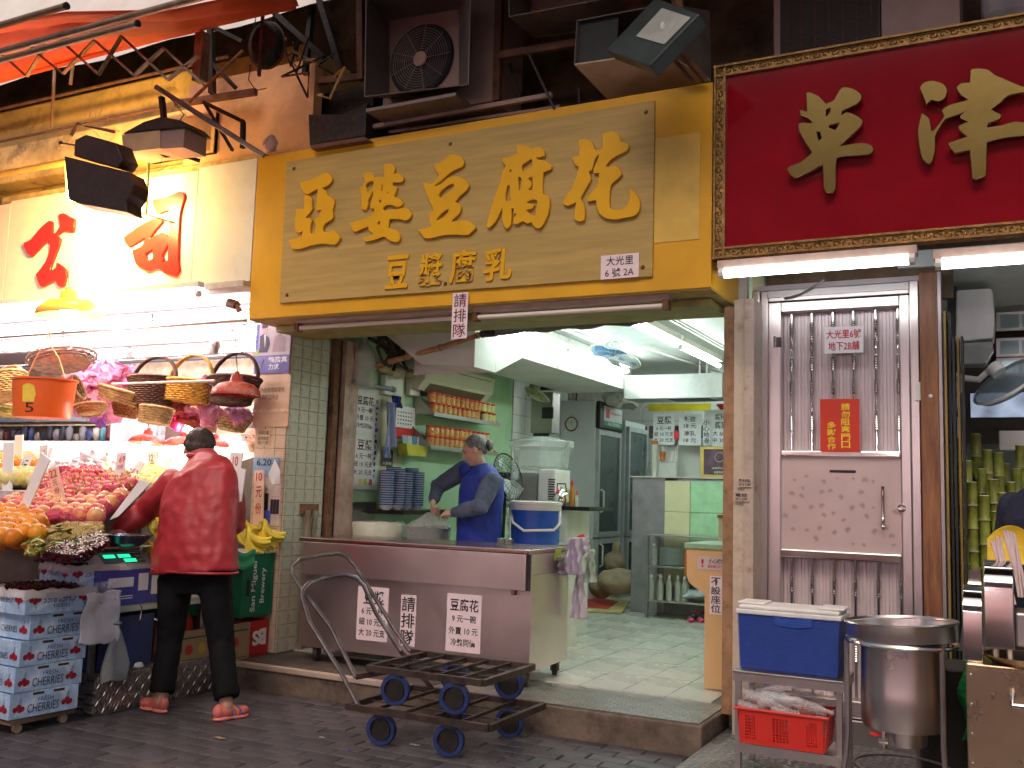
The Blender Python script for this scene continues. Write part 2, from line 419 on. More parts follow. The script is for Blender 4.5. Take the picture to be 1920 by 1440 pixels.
# stone step along the shop front
kb = bx(-9.5, -1.60, 5.56, 6.45, -.1, .165).struct('step', mConc, bevel=.012)
bx(-5.25, -3.42, 5.545, 5.60, .135, .172).build('edge_trim', mPink, kb, bevel=.006)
bx(-3.40, -1.62, 5.575, 6.16, .166, .173).build('chequer_plate', mDia, kb)
treads(Rect((-3.39,5.58,.1732), (1.76,0,0), (0,.57,0)), .036, kb)
bx(-5.25, -3.42, 5.61, 6.6, .166, .171).build('landing', M('dark_floor', (.10,.085,.075), .5, var=.35, scale=6, stain=(.03,.02,.02), stains=4), kb)
bx(-1.585, 3, 3.6, 6.20, -.1, .055).struct('side_landing', mConc)
bx(-1.58, 3, 3.61, 6.19, .056, .062).build('chequer_plate', mDia2, bpy.data.objects['side_landing'])
treads(Rect((-1.57,4.1,.0622), (1.9,0,0), (0,2.0,0)), .045, bpy.data.objects['side_landing'])
# shop floor
fl = bx(-5.0, -1.5, 6.16, 13.2, .0, .172).struct('shop_floor', mGrout)
meT = MB().box(-.147, .147, -.297, .297, -.01, .0); meT = meT.mesh('floor_tile', mTileF)
for i in range(12):
    for jj in range(10):
        x = -4.86+.3*i; y = 6.47+.6*jj+(.3 if i % 2 else 0)*0
        if x > -1.6: continue
        inst(meT, 'floor_tile', (x, y, .182+random.uniform(-.0008, .0008)), parent=fl)
# shop shell
w = bx(-5.12, -5.0, 6.76, 9.74, .17, 2.95).struct('shop_wall_green', mGreenW)
MB().prism([(-4.999,7.17,1.5),(-4.999,7.55,1.5),(-4.999,7.55,2.45),(-4.999,7.17,2.45)], (.004,0,0)).build('cream_strip', mCream, w)
MB().prism([(-4.999,6.78,1.12),(-4.999,7.17,1.12),(-4.999,7.17,1.32),(-4.999,6.78,1.32)], (.006,0,0)).build('steel_strip', mSteelD, w)
w = bx(-5.12, -5.0, 9.741, 13.2, .17, 2.95).struct('shop_wall_tiled', mGrout)
meW = MB().box(0, .008, -.147, .147, -.098, .098).mesh('wall_tile', mWhiteT2)
for i in range(5):
    for k in range(10): inst(meW, 'wall_tile', (-5.0, 9.9+.3*i, 1.02+.2*k), parent=w)
w = bx(-5.0, -1.5, 13.2, 13.3, .17, 2.95).struct('shop_wall_rear', mGrout)
meW = MB().box(-.147, .147, -.008, 0, -.098, .098).mesh('wall_tile', mWhiteT2)
for i in range(12):
    for k in range(8): inst(meW, 'wall_tile', (-4.84+.3*i, 13.2, 1.42+.2*k), parent=w)
bx(-4.6, -3.7, 13.185, 13.19, 2.66, 2.76).build('yellow_band', M('band', (.7,.6,.03), .5), w)
bx(-1.5, -1.42, 6.3, 13.3, .17, 2.95).struct('shop_wall_side', mCream)
bx(-5.12, -1.42, 6.2, 13.3, 2.95, 3.02).struct('shop_ceiling', mCeil)
bx(-5.0, -1.5, 6.16, 6.22, 2.66, 2.95).struct('shop_lintel', mPale)
# upper facade and walls around the stalls
bx(-14, 4, 6.9, 7.1, 3.03, 9).struct('facade_wall', mDarkWall)
up = bx(-14, -6.05, 5.75, 6.89, 4.18, 4.55).struct('facade_ledge', mOchre, bevel=.02)
bx(-14, -6.06, 5.95, 6.89, 3.99, 4.17).build('ledge_step', mOchre, up, bevel=.02)
bx(-14, -5.0, 5.92, 6.89, 4.58, 5.0).build('ledge_cornice', M('ochre_glow', (.72,.50,.19), .85, var=.3, scale=3, bump=.4, bscale=14, stain=(.2,.12,.05), stains=3, stamt=.8), up, bevel=.02)  # cornice ochre painted brighter to carry the warm lamp glow
bx(-14, -3.9, 6.5, 6.6, 4.98, 5.2).build('ledge_strip', mDarkWall, up)
bx(-6.04, -4.72, 5.70, 5.8, 3.9, 4.72).struct('plaster_wall_panel', M('orange_plaster', (.62,.33,.17), .85, var=.15, scale=3, stain=(.25,.12,.06), stains=2))
bx(-14, -5.35, 9.2, 9.3, -.1, 3.0).struct('stall_wall_rear', M('stall_rear', (.46,.36,.24), .8, var=.3))
bx(-14, -5.13, 5.62, 9.2, 3.02, 3.1).struct('stall_ceiling', M('stall_ceiling_paint', (.74,.60,.66), .6, var=.08))
bx(-5.35, -5.13, 6.46, 9.3, .17, 3.0).struct('party_wall', mWhite)
bx(-14, -5.3, 6.45, 9.3, -.1, .16).struct('stall_floor', mConc)
# right hand juice shop
bx(-.5, 3.2, 8.3, 8.4, 0, 3.0).struct('juice_shop_wall_rear', M('juice_wall', (.36,.42,.40), .5, var=.15))
bx(-.6, 3.2, 6.3, 8.4, -.1, .1).struct('juice_shop_floor', mTileF)
bx(-.6, 3.2, 6.2, 8.4, 2.85, 2.95).struct('juice_shop_ceiling', mCeil)
bx(-.62, -.55, 6.3, 8.4, .1, 2.85).struct('juice_shop_wall_side', M('juice_side', (.30,.36,.34), .5, var=.2))
bx(3.1, 3.2, 6.3, 8.4, .1, 2.85).struct('juice_shop_wall_far', mCream)
# across the lane, seen only as reflections in the polished steel
ob = bx(-16, 12, -6.6, -6.4, 0, 9.5).struct('opposite_facade', M('opposite', (.36,.24,.21), .8, var=.3, scale=1.2))
bx(-4.35, 5, 3.7, 6.89, 5.55, 5.65).single('added_shade_canopy', mIron, 'unseen canopy slab added to shade the air conditioners and red sign', 'canopy')  # out of view, added to keep sky light off the upper facade
# ---------------------------------------------------------------- tiled pillar
t = thing('tiled_pillar', 'narrow tiled pillar plastered with posters between fruit stall and tofu shop', 'pillar', (-5.17, 6.2, .16))
bx(-5.33, -5.015, 5.965, 6.445, .16, 3.0).build('core', mGrout, t)
a = MB().box(-.0495, .0495, -.012, 0, -.0495, .0495).mesh('tile', M('pillar_tile', (.66,.50,.37), .35, var=.2, scale=5, stain=(.34,.20,.11), stains=4, stamt=.85))  # tan front tiles, coloured pinker and warmer for the stall light on them
b = MB().box(0, .012, -.0495, .0495, -.0495, .0495).mesh('tile', mWhiteT)
for k in range(24):
    for i in range(3): inst(a, 'tile', (-5.275+.103*i, 5.965, .23+.103*k), parent=t)
    for i in range(4): inst(b, 'tile', (-5.015, 6.02+.118*i, .23+.103*k), sc=(1, 1.14, 1), parent=t)
mRust2 = M('pipe_grey', (.25,.2,.14), .6, var=.3, stain=(.08,.04,.02), stains=5)
for yy in (6.2, 6.29): MB().tube([(-4.965,yy,.16),(-4.965,yy,1.0),(-4.965,yy+.01,1.25)], .022, 8).build('pipe', mRust2, t, smooth=True)
bx(-5.003, -4.98, 6.15, 6.36, 1.22, 1.3).build('grime_bracket', mRust, t)
# door jambs at the left of the opening
t = thing('door_jamb', 'pink-brown metal door jamb with dark roller track at left of tofu shop opening', 'door jamb', (-5.0, 6.6, .17))
bx(-5.012, -4.97, 6.46, 6.53, .17, 2.66).build('track', mRust, t)
bx(-5.012, -4.985, 6.531, 6.57, .17, 2.66).build('groove', mBlack, t)
bx(-5.012, -4.94, 6.571, 6.755, .17, 2.66).build('post', M('jamb_paint', (.50,.36,.29), .45, var=.2, scale=6, stain=(.2,.1,.06), stains=5, stamt=.6), t)
# right column
t = thing('painted_column', 'beige painted metal column with rusty edge between tofu shop opening and steel door', 'column', (-1.48, 6.0, .06))
bx(-1.585, -1.52, 5.93, 6.2, .17, 2.62).build('rusty_edge', M('rust_edge', (.36,.2,.11), .7, .1, var=.35, scale=10, stain=(.14,.06,.03), stains=5), t)
bx(-1.519, -1.455, 5.92, 6.2, .06, 2.66).build('channel', mBeige, t)
bx(-1.452, -1.395, 5.905, 6.2, .06, 2.66).build('channel', mPink, t)
bx(-1.455, -1.452, 5.94, 6.2, .06, 2.66).build('groove', mBlack, t)
for x, y, h, s, tx in ((1400, 905, 20, 15, '廣告招貼'), (1394, 932, 14, 13, '電話')):
    rr = RY(x-17, y-9, x+10, y+8, 5.90); paper(t, rr, [(tx, .08, .12, .92, .5), ('2416 6284', .08, .55, .92, .88)], M('sticker', (.55,.42,.36), .6), mInk, 'sticker')
# ---------------------------------------------------------------- yellow sign
YS = 5.5
t = thing('tofu_shop_sign', 'large yellow box sign with wooden board and raised yellow characters over tofu shop', 'shop sign', (-3.3, 5.6, 2.66))
bx(-5.055, -1.548, YS, 6.14, 2.655, 3.905).build('sign_box', mYel, t, bevel=.006)
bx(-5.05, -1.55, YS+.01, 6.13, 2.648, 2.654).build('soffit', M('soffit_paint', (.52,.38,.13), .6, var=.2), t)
bx(-1.9, -1.62, YS-.004, YS-.001, 2.95, 3.6).build('patched_area', M('faded_yellow', (.66,.42,.08), .5, var=.1), t)
a = P(540, 305, Y=YS); b_ = P(1229, 190, Y=YS); c = P(1225, 519, Y=YS); d = P(527, 569, Y=YS)
MB().prism([(d.x, YS-.001, d.z), (c.x, YS-.001, c.z), (b_.x, YS-.001, b_.z), (a.x, YS-.001, a.z)], (0, -.018, 0)).build('wood_board', mWoodP, t, bevel=.002)
for q in ((551,316),(844,270),(1211,210),(1205,501),(835,532),(538,553)):
    p = P(*q, Y=YS-.02); MB().lathe([(0,.01),(.009,.008),(.014,0),(.014,-.003)], p, 10, Matrix.Rotation(R(90), 3, 'X')).build('screw', mRust, t, smooth=True)
z1 = lambda x, y: P(520+x/5.3333, 230+y/5.3333, Y=YS-.02)
z2 = lambda x, y: P(860+x/5.3333, 230+y/5.3333, Y=YS-.02)
def pl(s): 
    v = [float(q) for q in s.split()]; return list(zip(v[::2], v[1::2]))
G1 = [pl("243 607 300 597 360 580 495 512 525 520 560 560 558 595 515 640 455 660 505 695 515 735 570 770 583 820 565 885 575 940 560 975 500 1010 475 1050 472 1100 520 1103 580 1085 615 1120 640 1160 620 1200 595 1225 480 1215 400 1222 330 1240 240 1268 170 1265 135 1185 200 1170 265 1150 272 1085 235 1107 205 1090 195 1040 210 870 245 875 285 870 290 740 330 740 360 775 355 820 368 860 345 905 290 960 345 965 362 985 345 1040 345 1120 390 1118 405 1030 385 985 430 950 450 900 465 875 420 882 405 860 420 740 420 665 330 720 290 710 260 660")]
G2 = [pl("885 520 945 505 975 530 985 560 1040 555 1085 560 1090 430 1150 425 1185 455 1185 490 1170 530 1230 515 1275 560 1270 590 1240 605 1170 605 1165 640 1210 655 1200 700 1180 750 1230 770 1265 800 1265 825 1240 845 1210 850 1165 830 1110 830 1070 860 1080 890 1180 885 1280 862 1310 870 1355 915 1345 955 1300 985 1240 970 1140 970 1115 1060 1190 1080 1235 1120 1240 1165 1225 1198 1150 1190 1090 1145 1050 1155 980 1180 900 1195 880 1165 940 1140 980 1110 940 1090 925 1045 870 1065 800 1097 770 1075 745 1010 850 985 950 945 985 905 985 865 945 865 955 800 975 730 980 680 945 740 920 790 925 830 900 880 860 865 865 800 848 660 870 655 880 630 905 600 890 560"),
      pl("895 640 925 605 975 590 985 620 960 670 920 710 910 680"), pl("1060 630 1075 625 1065 700 1050 690"), pl("1035 775 1060 785 1050 815 1030 800"), pl("1020 1000 1050 990 1040 1030 1015 1030"), pl("1110 710 1130 690 1122 730")]
G3 = [pl("1583 430 1640 415 1750 330 1810 335 1865 370 1880 410 1860 450 1800 475 1740 510 1650 590 1600 625 1575 655 1650 625 1730 560 1780 550 1850 560 1910 600 1930 640 1900 690 1840 740 1790 800 1840 830 1848 870 1830 920 1740 1000 1830 995 1900 988 1950 1010 1995 1060 1960 1095 1920 1130 1820 1125 1680 1130 1560 1160 1490 1160 1460 1120 1425 1080 1500 1070 1560 1040 1545 1000 1540 910 1580 890 1560 830 1510 720 1480 610 1545 625 1590 600 1635 530 1600 480"),
      pl("1625 740 1660 680 1740 625 1790 620 1770 670 1700 730 1645 770"), pl("1590 1000 1650 920 1700 885 1730 870 1725 900 1680 955")]
G4 = [pl("455 370 510 360 600 320 600 240 660 235 715 255 740 280 785 262 830 262 870 300 870 340 820 355 770 355 820 385 880 395 940 445 935 475 890 495 860 505 850 600 850 720 910 750 922 800 910 900 880 980 840 1050 800 1065 760 1035 745 1000 700 1015 660 990 600 1020 565 1015 570 960 600 920 560 915 570 870 540 860 535 1020 500 1068 470 1040 450 960 455 830 430 900 380 1000 320 1060 300 1045 310 980 370 780 430 600 455 490 490 450 480 430 455 400"),
      pl("505 630 528 640 530 730 545 775 530 795 480 795 480 720 495 660"), pl("608 545 640 560 650 600 635 650 640 685 608 690"), pl("650 430 740 370 755 400 745 450 690 480 650 500 640 460"), pl("700 565 750 545 760 600 750 685 700 685 740 640 735 600"), pl("690 800 760 775 803 790 795 880 780 950 740 930 690 895 690 875 750 870 765 830 700 812"), pl("525 470 545 480 535 510 520 500")]
G5 = [pl("1220 190 1260 180 1320 190 1355 225 1365 285 1420 285 1455 260 1455 130 1500 110 1560 100 1610 140 1630 205 1690 215 1710 245 1690 290 1590 340 1530 380 1475 450 1530 455 1580 445 1620 480 1640 525 1600 570 1540 620 1520 700 1515 860 1560 885 1640 880 1700 830 1725 760 1720 670 1760 700 1810 770 1820 840 1800 910 1750 945 1660 960 1580 975 1480 960 1420 910 1395 840 1390 780 1320 795 1300 780 1320 730 1390 660 1415 590 1420 510 1365 515 1365 470 1400 400 1420 320 1390 350 1365 390 1345 480 1310 500 1330 570 1310 620 1240 740 1230 770 1260 830 1272 900 1265 980 1215 998 1175 970 1180 880 1190 800 1110 840 1060 815 1070 770 1150 660 1190 560 1215 450 1175 425 1150 360 1190 350 1225 340")]
for g, cv in ((G1, z1), (G2, z1), (G3, z1), (G4, z2), (G5, z2)): glyph(g, cv, .016, mLetY, 'character', t, bev=.003)
for ch, x0, y0, x1, y1 in (('豆', 724, 479, 766, 541), ('漿', 786, 475, 830, 537), ('腐', 844, 469, 891, 531), ('乳', 907, 466, 960, 526)):
    mb = MB(); put_text(mb, ch, RY(x0, y0, x1, y1, YS-.02), .004, .022, .12, .05); mb.build('character', mLetY, t)
paper(t, RY(1127, 477, 1198, 522, YS-.02), [('大光里', .15, .07, .86, .45), ('6 號 2A', .12, .56, .88, .93)], mPaperP, mInk, 'address_plate', .006, .003)
s = paper(None, RY(848, 548, 877, 634, YS-.02), vtext('請排隊', .1, .02, .9, .98), mPaperP, mInk) if 0 else None
t = thing('queue_strip', 'pink paper strip with three characters hanging under the yellow sign', 'paper sign', P(862, 634, Y=YS-.022))
paper(t, RY(848, 549, 877, 635, YS-.022), vtext('請排隊', .1, .01, .9, .99), mPaperP, M('brown_ink', (.12,.01,.03), .6), 'strip', .006)
# unlit tube lamps under the yellow sign
def batten(label, xa, ya, xb, yb, Y, group='unlit lamps under the yellow sign'):
    a, b = P(xa, ya, Y=Y), P(xb, yb, Y=Y); z = (a.z+b.z)/2
    t = thing('tube_lamp', label, 'lamp', (a.x, Y, z), group=group)
    bx(a.x, b.x, Y-.02, Y+.05, z, z+.05).build('batten', M('lamp_pink', (.55,.40,.33), .5, var=.15), t, bevel=.004)
    MB().cyl((a.x+.04, Y-.01, z-.035), (b.x-.04, Y-.01, z-.035), .016, seg=10).build('tube', M('dead_tube', (.75,.66,.60), .15, var=0), t, smooth=True)
    for x in (a.x, b.x-.035): bx(x, x+.035, Y-.03, Y+.03, z-.06, z).build('holder', mRust, t)
batten('longer unlit tube lamp under the yellow sign, left of the hanging paper strip', 557, 606, 868, 588, 5.62)
batten('unlit tube lamp with rusty end under right half of the yellow sign', 889, 586, 1256, 563, 5.58)
bx(-5.0, -1.62, 5.75, 6.15, 2.60, 2.645).single('opening_header', M('header_olive', (.34,.30,.10), .6, var=.2), 'olive painted header board above the tofu shop opening', 'header')
# rolled grey awning inside the opening
a, b = P(925, 622, Y=6.4), P(1225, 598, Y=6.4)
t = thing('rolled_awning', 'rolled grey canvas awning tied under the header of the tofu shop opening', 'awning', a)
MB().tube([a+(b-a)*k/14+Vector((0, 0, .004*math.sin(k*2))) for k in range(15)], [.03+.008*math.sin(k*1.7) for k in range(15)], 12).build('roll', M('canvas_grey', (.17,.17,.15), .9, var=.2, bump=.4, bscale=20), t, smooth=True)
MB().cyl(a+Vector((-.06, 0, 0)), a+Vector((.03, 0, 0)), .04, seg=10).build('strap', mBlack, t)
# ---------------------------------------------------------------- red sign with gilt frame
YR = 5.5
A = RY(1357, 116, 1980, 436, YR); fx0, fx1 = P(1338, 300, Y=YR).x, .35; fz0, fz1 = P(1338, 488, Y=YR).z, P(1340, 125, Y=YR).z
t = thing('red_shop_sign', 'glossy red shop sign with carved gilt frame and gold characters over steel door', 'shop sign', (-.6, YR, fz0))
F = .072
bx(fx0+F, fx1, YR+.01, YR+.05, fz0+F, fz1-F).build('board', mRed, t)
def molding(p0, p1, nrm, inner):
    "carved frame length: stepped profile with a row of scrolls"
    mb = MB(); p0, p1 = Vector(p0), Vector(p1); d = p1-p0; n = max(2, int(d.length/.05))
    inn = Vector(inner)
    mb.prism([p0, p0+inn*F, p0+inn*F+Vector((0,.05,0)), p0+Vector((0,.05,0))], d)
    mb.prism([p0+Vector((0,-.02,0))+inn*.004, p0+inn*.016+Vector((0,-.02,0)), p0+inn*.016, p0+inn*.004], d)
    mb.prism([p0+Vector((0,-.012,0))+inn*(F-.012), p0+inn*F+Vector((0,-.012,0)), p0+inn*F, p0+inn*(F-.012)], d)
    o = mb.build('frame_rail', mGoldF, t)
    s = MB(); dn = d.normalized()
    for i in range(n):
        c = p0+d*((i+.5)/n)+inn*(F*.5); sg = 1 if i % 2 else -1
        pts = [c+dn*(.022*(1-k/9))*math.cos(k*.75)*1.1+inn*(.02*(1-k/12))*math.sin(k*.75)*sg+Vector((0,-.006,0)) for k in range(9)]
        s.tube(pts, .0032, 4)
    s.build('scrollwork', M('gilt', (.62,.42,.13), .3, .9, var=.2, scale=20), o)
molding((fx0, YR, fz1), (fx1, YR, fz1), 0, (0, 0, -1)); molding((fx0, YR, fz0), (fx1, YR, fz0), 0, (0, 0, 1)); molding((fx0, YR-.001, fz0), (fx0, YR-.001, fz1), 0, (1, 0, 0))
z4 = lambda x, y: P(1460+x/4.174, 130+y/4.174, Y=YR-.02)
H1 = [pl("225 200 250 195 320 225 375 285 440 255 480 180 510 155 580 165 645 205 650 245 620 280 500 340 495 375 540 350 600 370 655 410 655 445 600 500 510 590 465 620 540 605 660 590 730 610 745 645 720 670 640 680 530 685 460 700 450 780 450 940 425 970 385 975 362 940 355 750 280 790 150 855 110 845 75 795 90 775 180 740 270 665 230 600 170 500 165 440 200 430 240 435 280 430 235 395 180 375 175 330 230 345"), pl("375 330 410 310 415 340 375 390"), pl("400 450 490 425 450 490 400 470"), pl("300 500 330 500 345 550 320 575")]
H2 = [pl("1110 160 1140 120 1210 105 1290 130 1320 180 1300 240 1250 265 1200 250 1160 285 1140 230")]
H3 = [pl("1125 360 1180 400 1195 495 1215 495 1260 440 1300 380 1280 335 1340 295 1490 255 1430 215 1395 160 1430 125 1500 120 1505 20 1560 10 1640 20 1690 60 1760 90 1900 150 2000 165 2000 195 1900 195 1790 220 1740 270 1660 330 1740 370 1730 400 1640 435 1630 470 1760 450 1850 425 1960 440 1960 520 1900 530 1760 545 1630 580 1625 700 1620 840 1550 868 1520 860 1500 640 1385 665 1345 625 1330 590 1480 540 1420 490 1410 455 1490 425 1430 400 1425 375 1480 335 1400 370 1310 400 1260 470 1225 540 1225 640 1205 720 1180 750 1130 710 1105 600 1095 480")]
for g in (H1, H2, H3): glyph(g, z4, .022, mGold, 'character', t, bev=.003)
# lit tube lamps under the red sign
def lit(label, xa, ya, xb, yb, Y, st, r=.028, g='lit tube lamps under the red sign'):
    a, b = P(xa, ya, Y=Y), P(xb, yb, Y=Y); z = (a.z+b.z)/2
    t = thing('tube_lamp', label, 'lamp', (a.x, Y, z), group=g)
    bx(a.x-.02, b.x+.02, Y-.01, Y+.08, z+.03, z+.075).build('batten', M('lamp_pink', (.55,.40,.33), .5, var=.15), t)
    tube_light(t, (a.x+.02, Y, z), (b.x-.02, Y, z), (.90,.95,1), st, r); return t
lit('lit tube lamp under the red sign, directly above the steel door', 1352, 512, 1712, 487, 5.48, 9)
lit('lit tube lamp under the red sign above the sugar cane shop', 1758, 497, 2200, 462, 5.48, 9)
# ---------------------------------------------------------------- white sign of the fruit stall
t = thing('fruit_stall_sign', 'white fruit stall sign board with two red characters lit by yellow floodlight', 'shop sign', (-6.8, 5.5, 2.93))
for i, (xa, xb) in enumerate(((-14, -7.9), (-7.895, -5.66), (-5.655, -5.062))):
    bx(xa, xb, 5.5, 5.6, 2.95, 3.86+.02*i).build('sign_panel', mSignW, t, bevel=.003)
z3 = lambda x, y: P(30+x/5.647, 350+y/5.647, Y=5.5)
K1 = [pl("475 305 525 288 580 320 640 350 630 485 545 475 500 490 460 525 490 560 480 620 440 720 370 905 450 865 455 810 500 840 545 880 553 950 530 1050 490 1065 460 1040 445 985 300 1060 270 1040 235 935 340 800 385 650 370 575 340 590 260 670 190 740 150 720 105 640 110 600 180 570 270 460 370 370 405 380 405 500 440 500 490 430 485 370")]
K2 = [pl("1465 150 1600 125 1750 62 1790 80 1800 130 1770 230 1750 330 1740 560 1735 800 1748 890 1710 955 1600 920 1515 860 1420 900 1350 860 1300 830 1270 760 1255 680 1350 640 1395 540 1220 640 1180 600 1160 545 1300 440 1470 350 1560 350 1570 380 1500 460 1430 565 1560 490 1610 510 1640 550 1650 400 1648 250 1530 295 1490 250"), pl("1390 710 1470 665 1468 770 1415 795"), pl("1562 740 1636 605 1628 790 1564 810 1585 770")]
for g in (K1, K2): glyph(g, z3, .02, mSignR, 'character', t, bev=.002)
bx(-14, -5.07, 5.44, 5.62, 2.90, 2.945).single('awning_rail', M('rail_white', (.6,.55,.5), .5, var=.2, stain=(.2,.1,.05)), 'long white rail with dark cable along bottom of the fruit stall sign', 'rail')
# ---------------------------------------------------------------- steel gate door
YD = 6.15
t = thing('steel_door', 'stainless steel gate door with turned bars and frosted maple leaf panel', 'door', (-.92, YD, .1))
zt = 2.66
def rz(y0): return P(1585, y0, Y=YD).z
dx = lambda x, y=850: P(x, y, Y=YD).x
xL, xA, xB, xC, xD = dx(1413), dx(1442), dx(1466), dx(1700), dx(1729)
mGate = M('gate_sheet', (.62,.53,.54), .35, .25, var=.06)
MB().box(xL, xD, YD+.06, YD+.08, .1, 2.8).build('backing_sheet', mGate, t)
for x0, x1, y0, n in ((xL, xL+.045, -.05, 'outer_frame'), (xL+.048, xA-.004, -.02, 'outer_frame'), (xC+.03, xD-.002, -.05, 'outer_frame')):
    bx(x0, x1, YD+y0, YD+.059, .1, 2.75).build(n, mSteel, t, bevel=.006)
bx(xA, xC+.028, YD-.03, YD+.059, rz(560), 2.75).build('head_rail', mSteel, t, bevel=.006)
bx(xA, xC+.028, YD-.045, YD-.031, 2.7, 2.74).build('head_trim', mSteelD, t)
zT, z1_, z2_, zB = rz(581), rz(857), rz(1034), .22
bx(xA, xB, YD-.035, YD+.059, .2, rz(561)).build('stile', mSteel, t, bevel=.006)
bx(xC-.028, xC+.028, YD-.035, YD+.059, .2, rz(561)).build('stile', mSteel, t, bevel=.006)
bx(xB, xC-.029, YD-.034, YD+.059, zT, rz(561)-.001).build('rail', mSteel, t, bevel=.006)
bx(xB, xC-.029, YD-.045, YD+.059, z1_-.0, z1_+.035).build('rail', mSteelP, t, bevel=.008)
bx(xB, xC-.029, YD-.045, YD+.059, z2_-.05, z2_).build('rail', mSteelP, t, bevel=.008)
bx(xB, xC-.029, YD-.04, YD+.059, .2, .3).build('rail', mSteel, t, bevel=.008)
bx(xL, xD, YD-.07, YD+.059, .06, .195).build('sill', mSteelD, t, bevel=.006)
# corrugated sheet behind the bars: every rib a piece
for k in range(17):
    x = xB+.012+(xC-xB-.05)*k/16
    for za, zb in ((z1_+.036, zT-.001), (.301, z2_-.051)):
        MB().prism([(x-.013, YD+.0595, za), (x-.009, YD+.0545, za), (x+.009, YD+.0545, za), (x+.013, YD+.0595, za)], (0, 0, zb-za)).build('sheet_rib', mGate, t)
xs = [P(q, 700, Y=YD).x for q in (1483, 1521, 1561, 1600, 1642, 1684)]
def turned(za, zb, seq):
    pr = [(0, za)]; L = zb-za
    zz = za
    while zz < zb-.001:
        u = (zz-za)/L
        r = .009
        for c, w in seq:
            if abs(u-c) < w: r = .010+.006*abs(math.sin((zz-za)/.014*math.pi))
        pr.append((r, zz)); zz += .0047
    pr += [(.009, zb), (0, zb)]
    return pr
me1 = MB().lathe(turned(0, zT-z1_-.036, ((.2,.06),(.45,.05),(.62,.05),(.82,.10))), seg=10).mesh('turned_bar', mSteelP, smooth=True)
me2 = MB().lathe(turned(0, z2_-.05-.3, ((.35,.08),(.8,.07))), seg=10).mesh('turned_bar', mSteelP, smooth=True)
for x in xs:
    inst(me1, 'turned_bar', (x, YD+.02, z1_+.036), parent=t); inst(me2, 'turned_bar', (x, YD+.02, .3), parent=t)
pn = bx(xB+.001, xC-.03, YD-.02, YD+.03, z2_+.001, z1_-.001).build('door_panel', M('etched_steel', (.56,.44,.42), .42, .45, var=.06, scale=3), t)
def leaf(c, s, a):
    pts = []
    for k in range(22):
        th = math.pi*2*k/22; lob = [1, .42][k % 2] if 2 <= k <= 20 else .3
        if k in (0, 21, 1): lob = .25
        lob *= (1, .95, .8, .95, 1, 1)[int(k/4) % 6]
        th2 = th-math.pi/2
        pts.append(Vector((math.cos(th2+a)*s*lob, 0, math.sin(th2+a)*s*lob)))
    f = MB(); f.face([Vector(c)+p for p in pts]); return f
random.seed(3); mLeaf = M('etched_leaf', (.40,.30,.29), .35, .5, var=.05)
spots = [(1490,900),(1512,893),(1545,903),(1570,897),(1600,898),(1622,900),(1485,925),(1503,930),(1541,922),(1557,920),(1577,932),(1615,923),(1637,903),(1490,951),(1521,951),(1541,948),(1563,962),(1582,975),(1617,948),(1638,952),(1472,967),(1545,966),(1487,992),(1513,994),(1537,990),(1565,998),(1590,993),(1625,968),(1640,996),(1660,990),(1678,960),(1672,1005),(1505,915),(1598,952),(1600,1020),(1620,1022),(1676,1022),(1530,1010)]
for i, (x, y) in enumerate(spots):
    p = P(x, y, Y=YD-.0215); leaf(p, random.uniform(.012, .030), random.uniform(-1, 1)).build('etched_leaf', mLeaf, t)
p = P(1580, 884, Y=YD-.021); mb = MB(); w_ = .072
mb.prism([(p.x-w_, YD-.0225, p.z-.008), (p.x+w_, YD-.0225, p.z-.008), (p.x+w_+.006, YD-.0225, p.z), (p.x+w_, YD-.0225, p.z+.008), (p.x-w_, YD-.0225, p.z+.008), (p.x-w_-.006, YD-.0225, p.z)], (0, .002, 0)).build('letter_slot', mBlack, t)
a, b = P(1655, 912, Y=YD-.06), P(1656, 992, Y=YD-.06)
h = MB().lathe([(0,b.z-.005),(.012,b.z),(.008,b.z+.02),(.011,b.z+.04),(.009,b.z+.06),(.009,a.z-.06),(.011,a.z-.04),(.008,a.z-.02),(.012,a.z),(0,a.z+.005)], (a.x, YD-.06, 0), 12).build('handle', mSteelP, t, smooth=True)
for z in (b.z+.04, a.z-.04): MB().cyl((a.x, YD-.06, z), (a.x, YD-.02, z), .007).build('mount', mSteelP, h)
p = P(1691, 953, Y=YD-.03); MB().lathe([(0,.012),(.010,.012),(.012,.006),(.022,.008),(.026,0),(.026,-.01),(0,-.01)], p, 20, Matrix.Rotation(R(90), 3, 'X')).build('lock', mSteelP, t, smooth=True)
p = P(1453, 641, Y=YD-.04); MB().cyl(p+Vector((0,0,-.035)), p+Vector((0,0,.035)), .009).box(p.x, p.x+.04, YD-.037, YD-.034, p.z-.035, p.z+.03).build('hinge', mSteelP, t)
paper(t, RY(1546, 612, 1619, 662, YD-.06), [('大光里6號', .05, .12, .95, .46), ('地下2B舖', .1, .56, .9, .9)], mPaper, mRedInk, 'address_plate', .018, .004, off=.0)
paper(t, RY(1538, 748, 1612, 847, YD-.06), vtext('請勿阻塞門口', .54, .08, .76, .94)+vtext('多謝合作', .18, .43, .40, .97), M('red_plate', (.55,.035,.012), .35, var=.06), M('yellow_ink', (.85,.62,.03), .5), 'notice_plate', .014, .004, off=.0)
p = P(1722, 734, Y=YD-.06); bx(p.x-.018, p.x+.018, YD-.075, YD-.051, p.z-.055, p.z+.055).build('switch_box', mWhite, t, bevel=.004)
bx(-1.392, -.30, 6.24, 6.3, 2.66, 2.95).struct('door_lintel', mDarkWall)
MB().tube([P(1470, 560, Y=YD-.05), P(1500, 552, Y=YD-.06), P(1530, 535, Y=YD-.07), P(1545, 525, Y=YD-.05)], .006, 6).single('loose_cable', mSteelD, 'thin loose cable hanging above the steel door', 'cable')
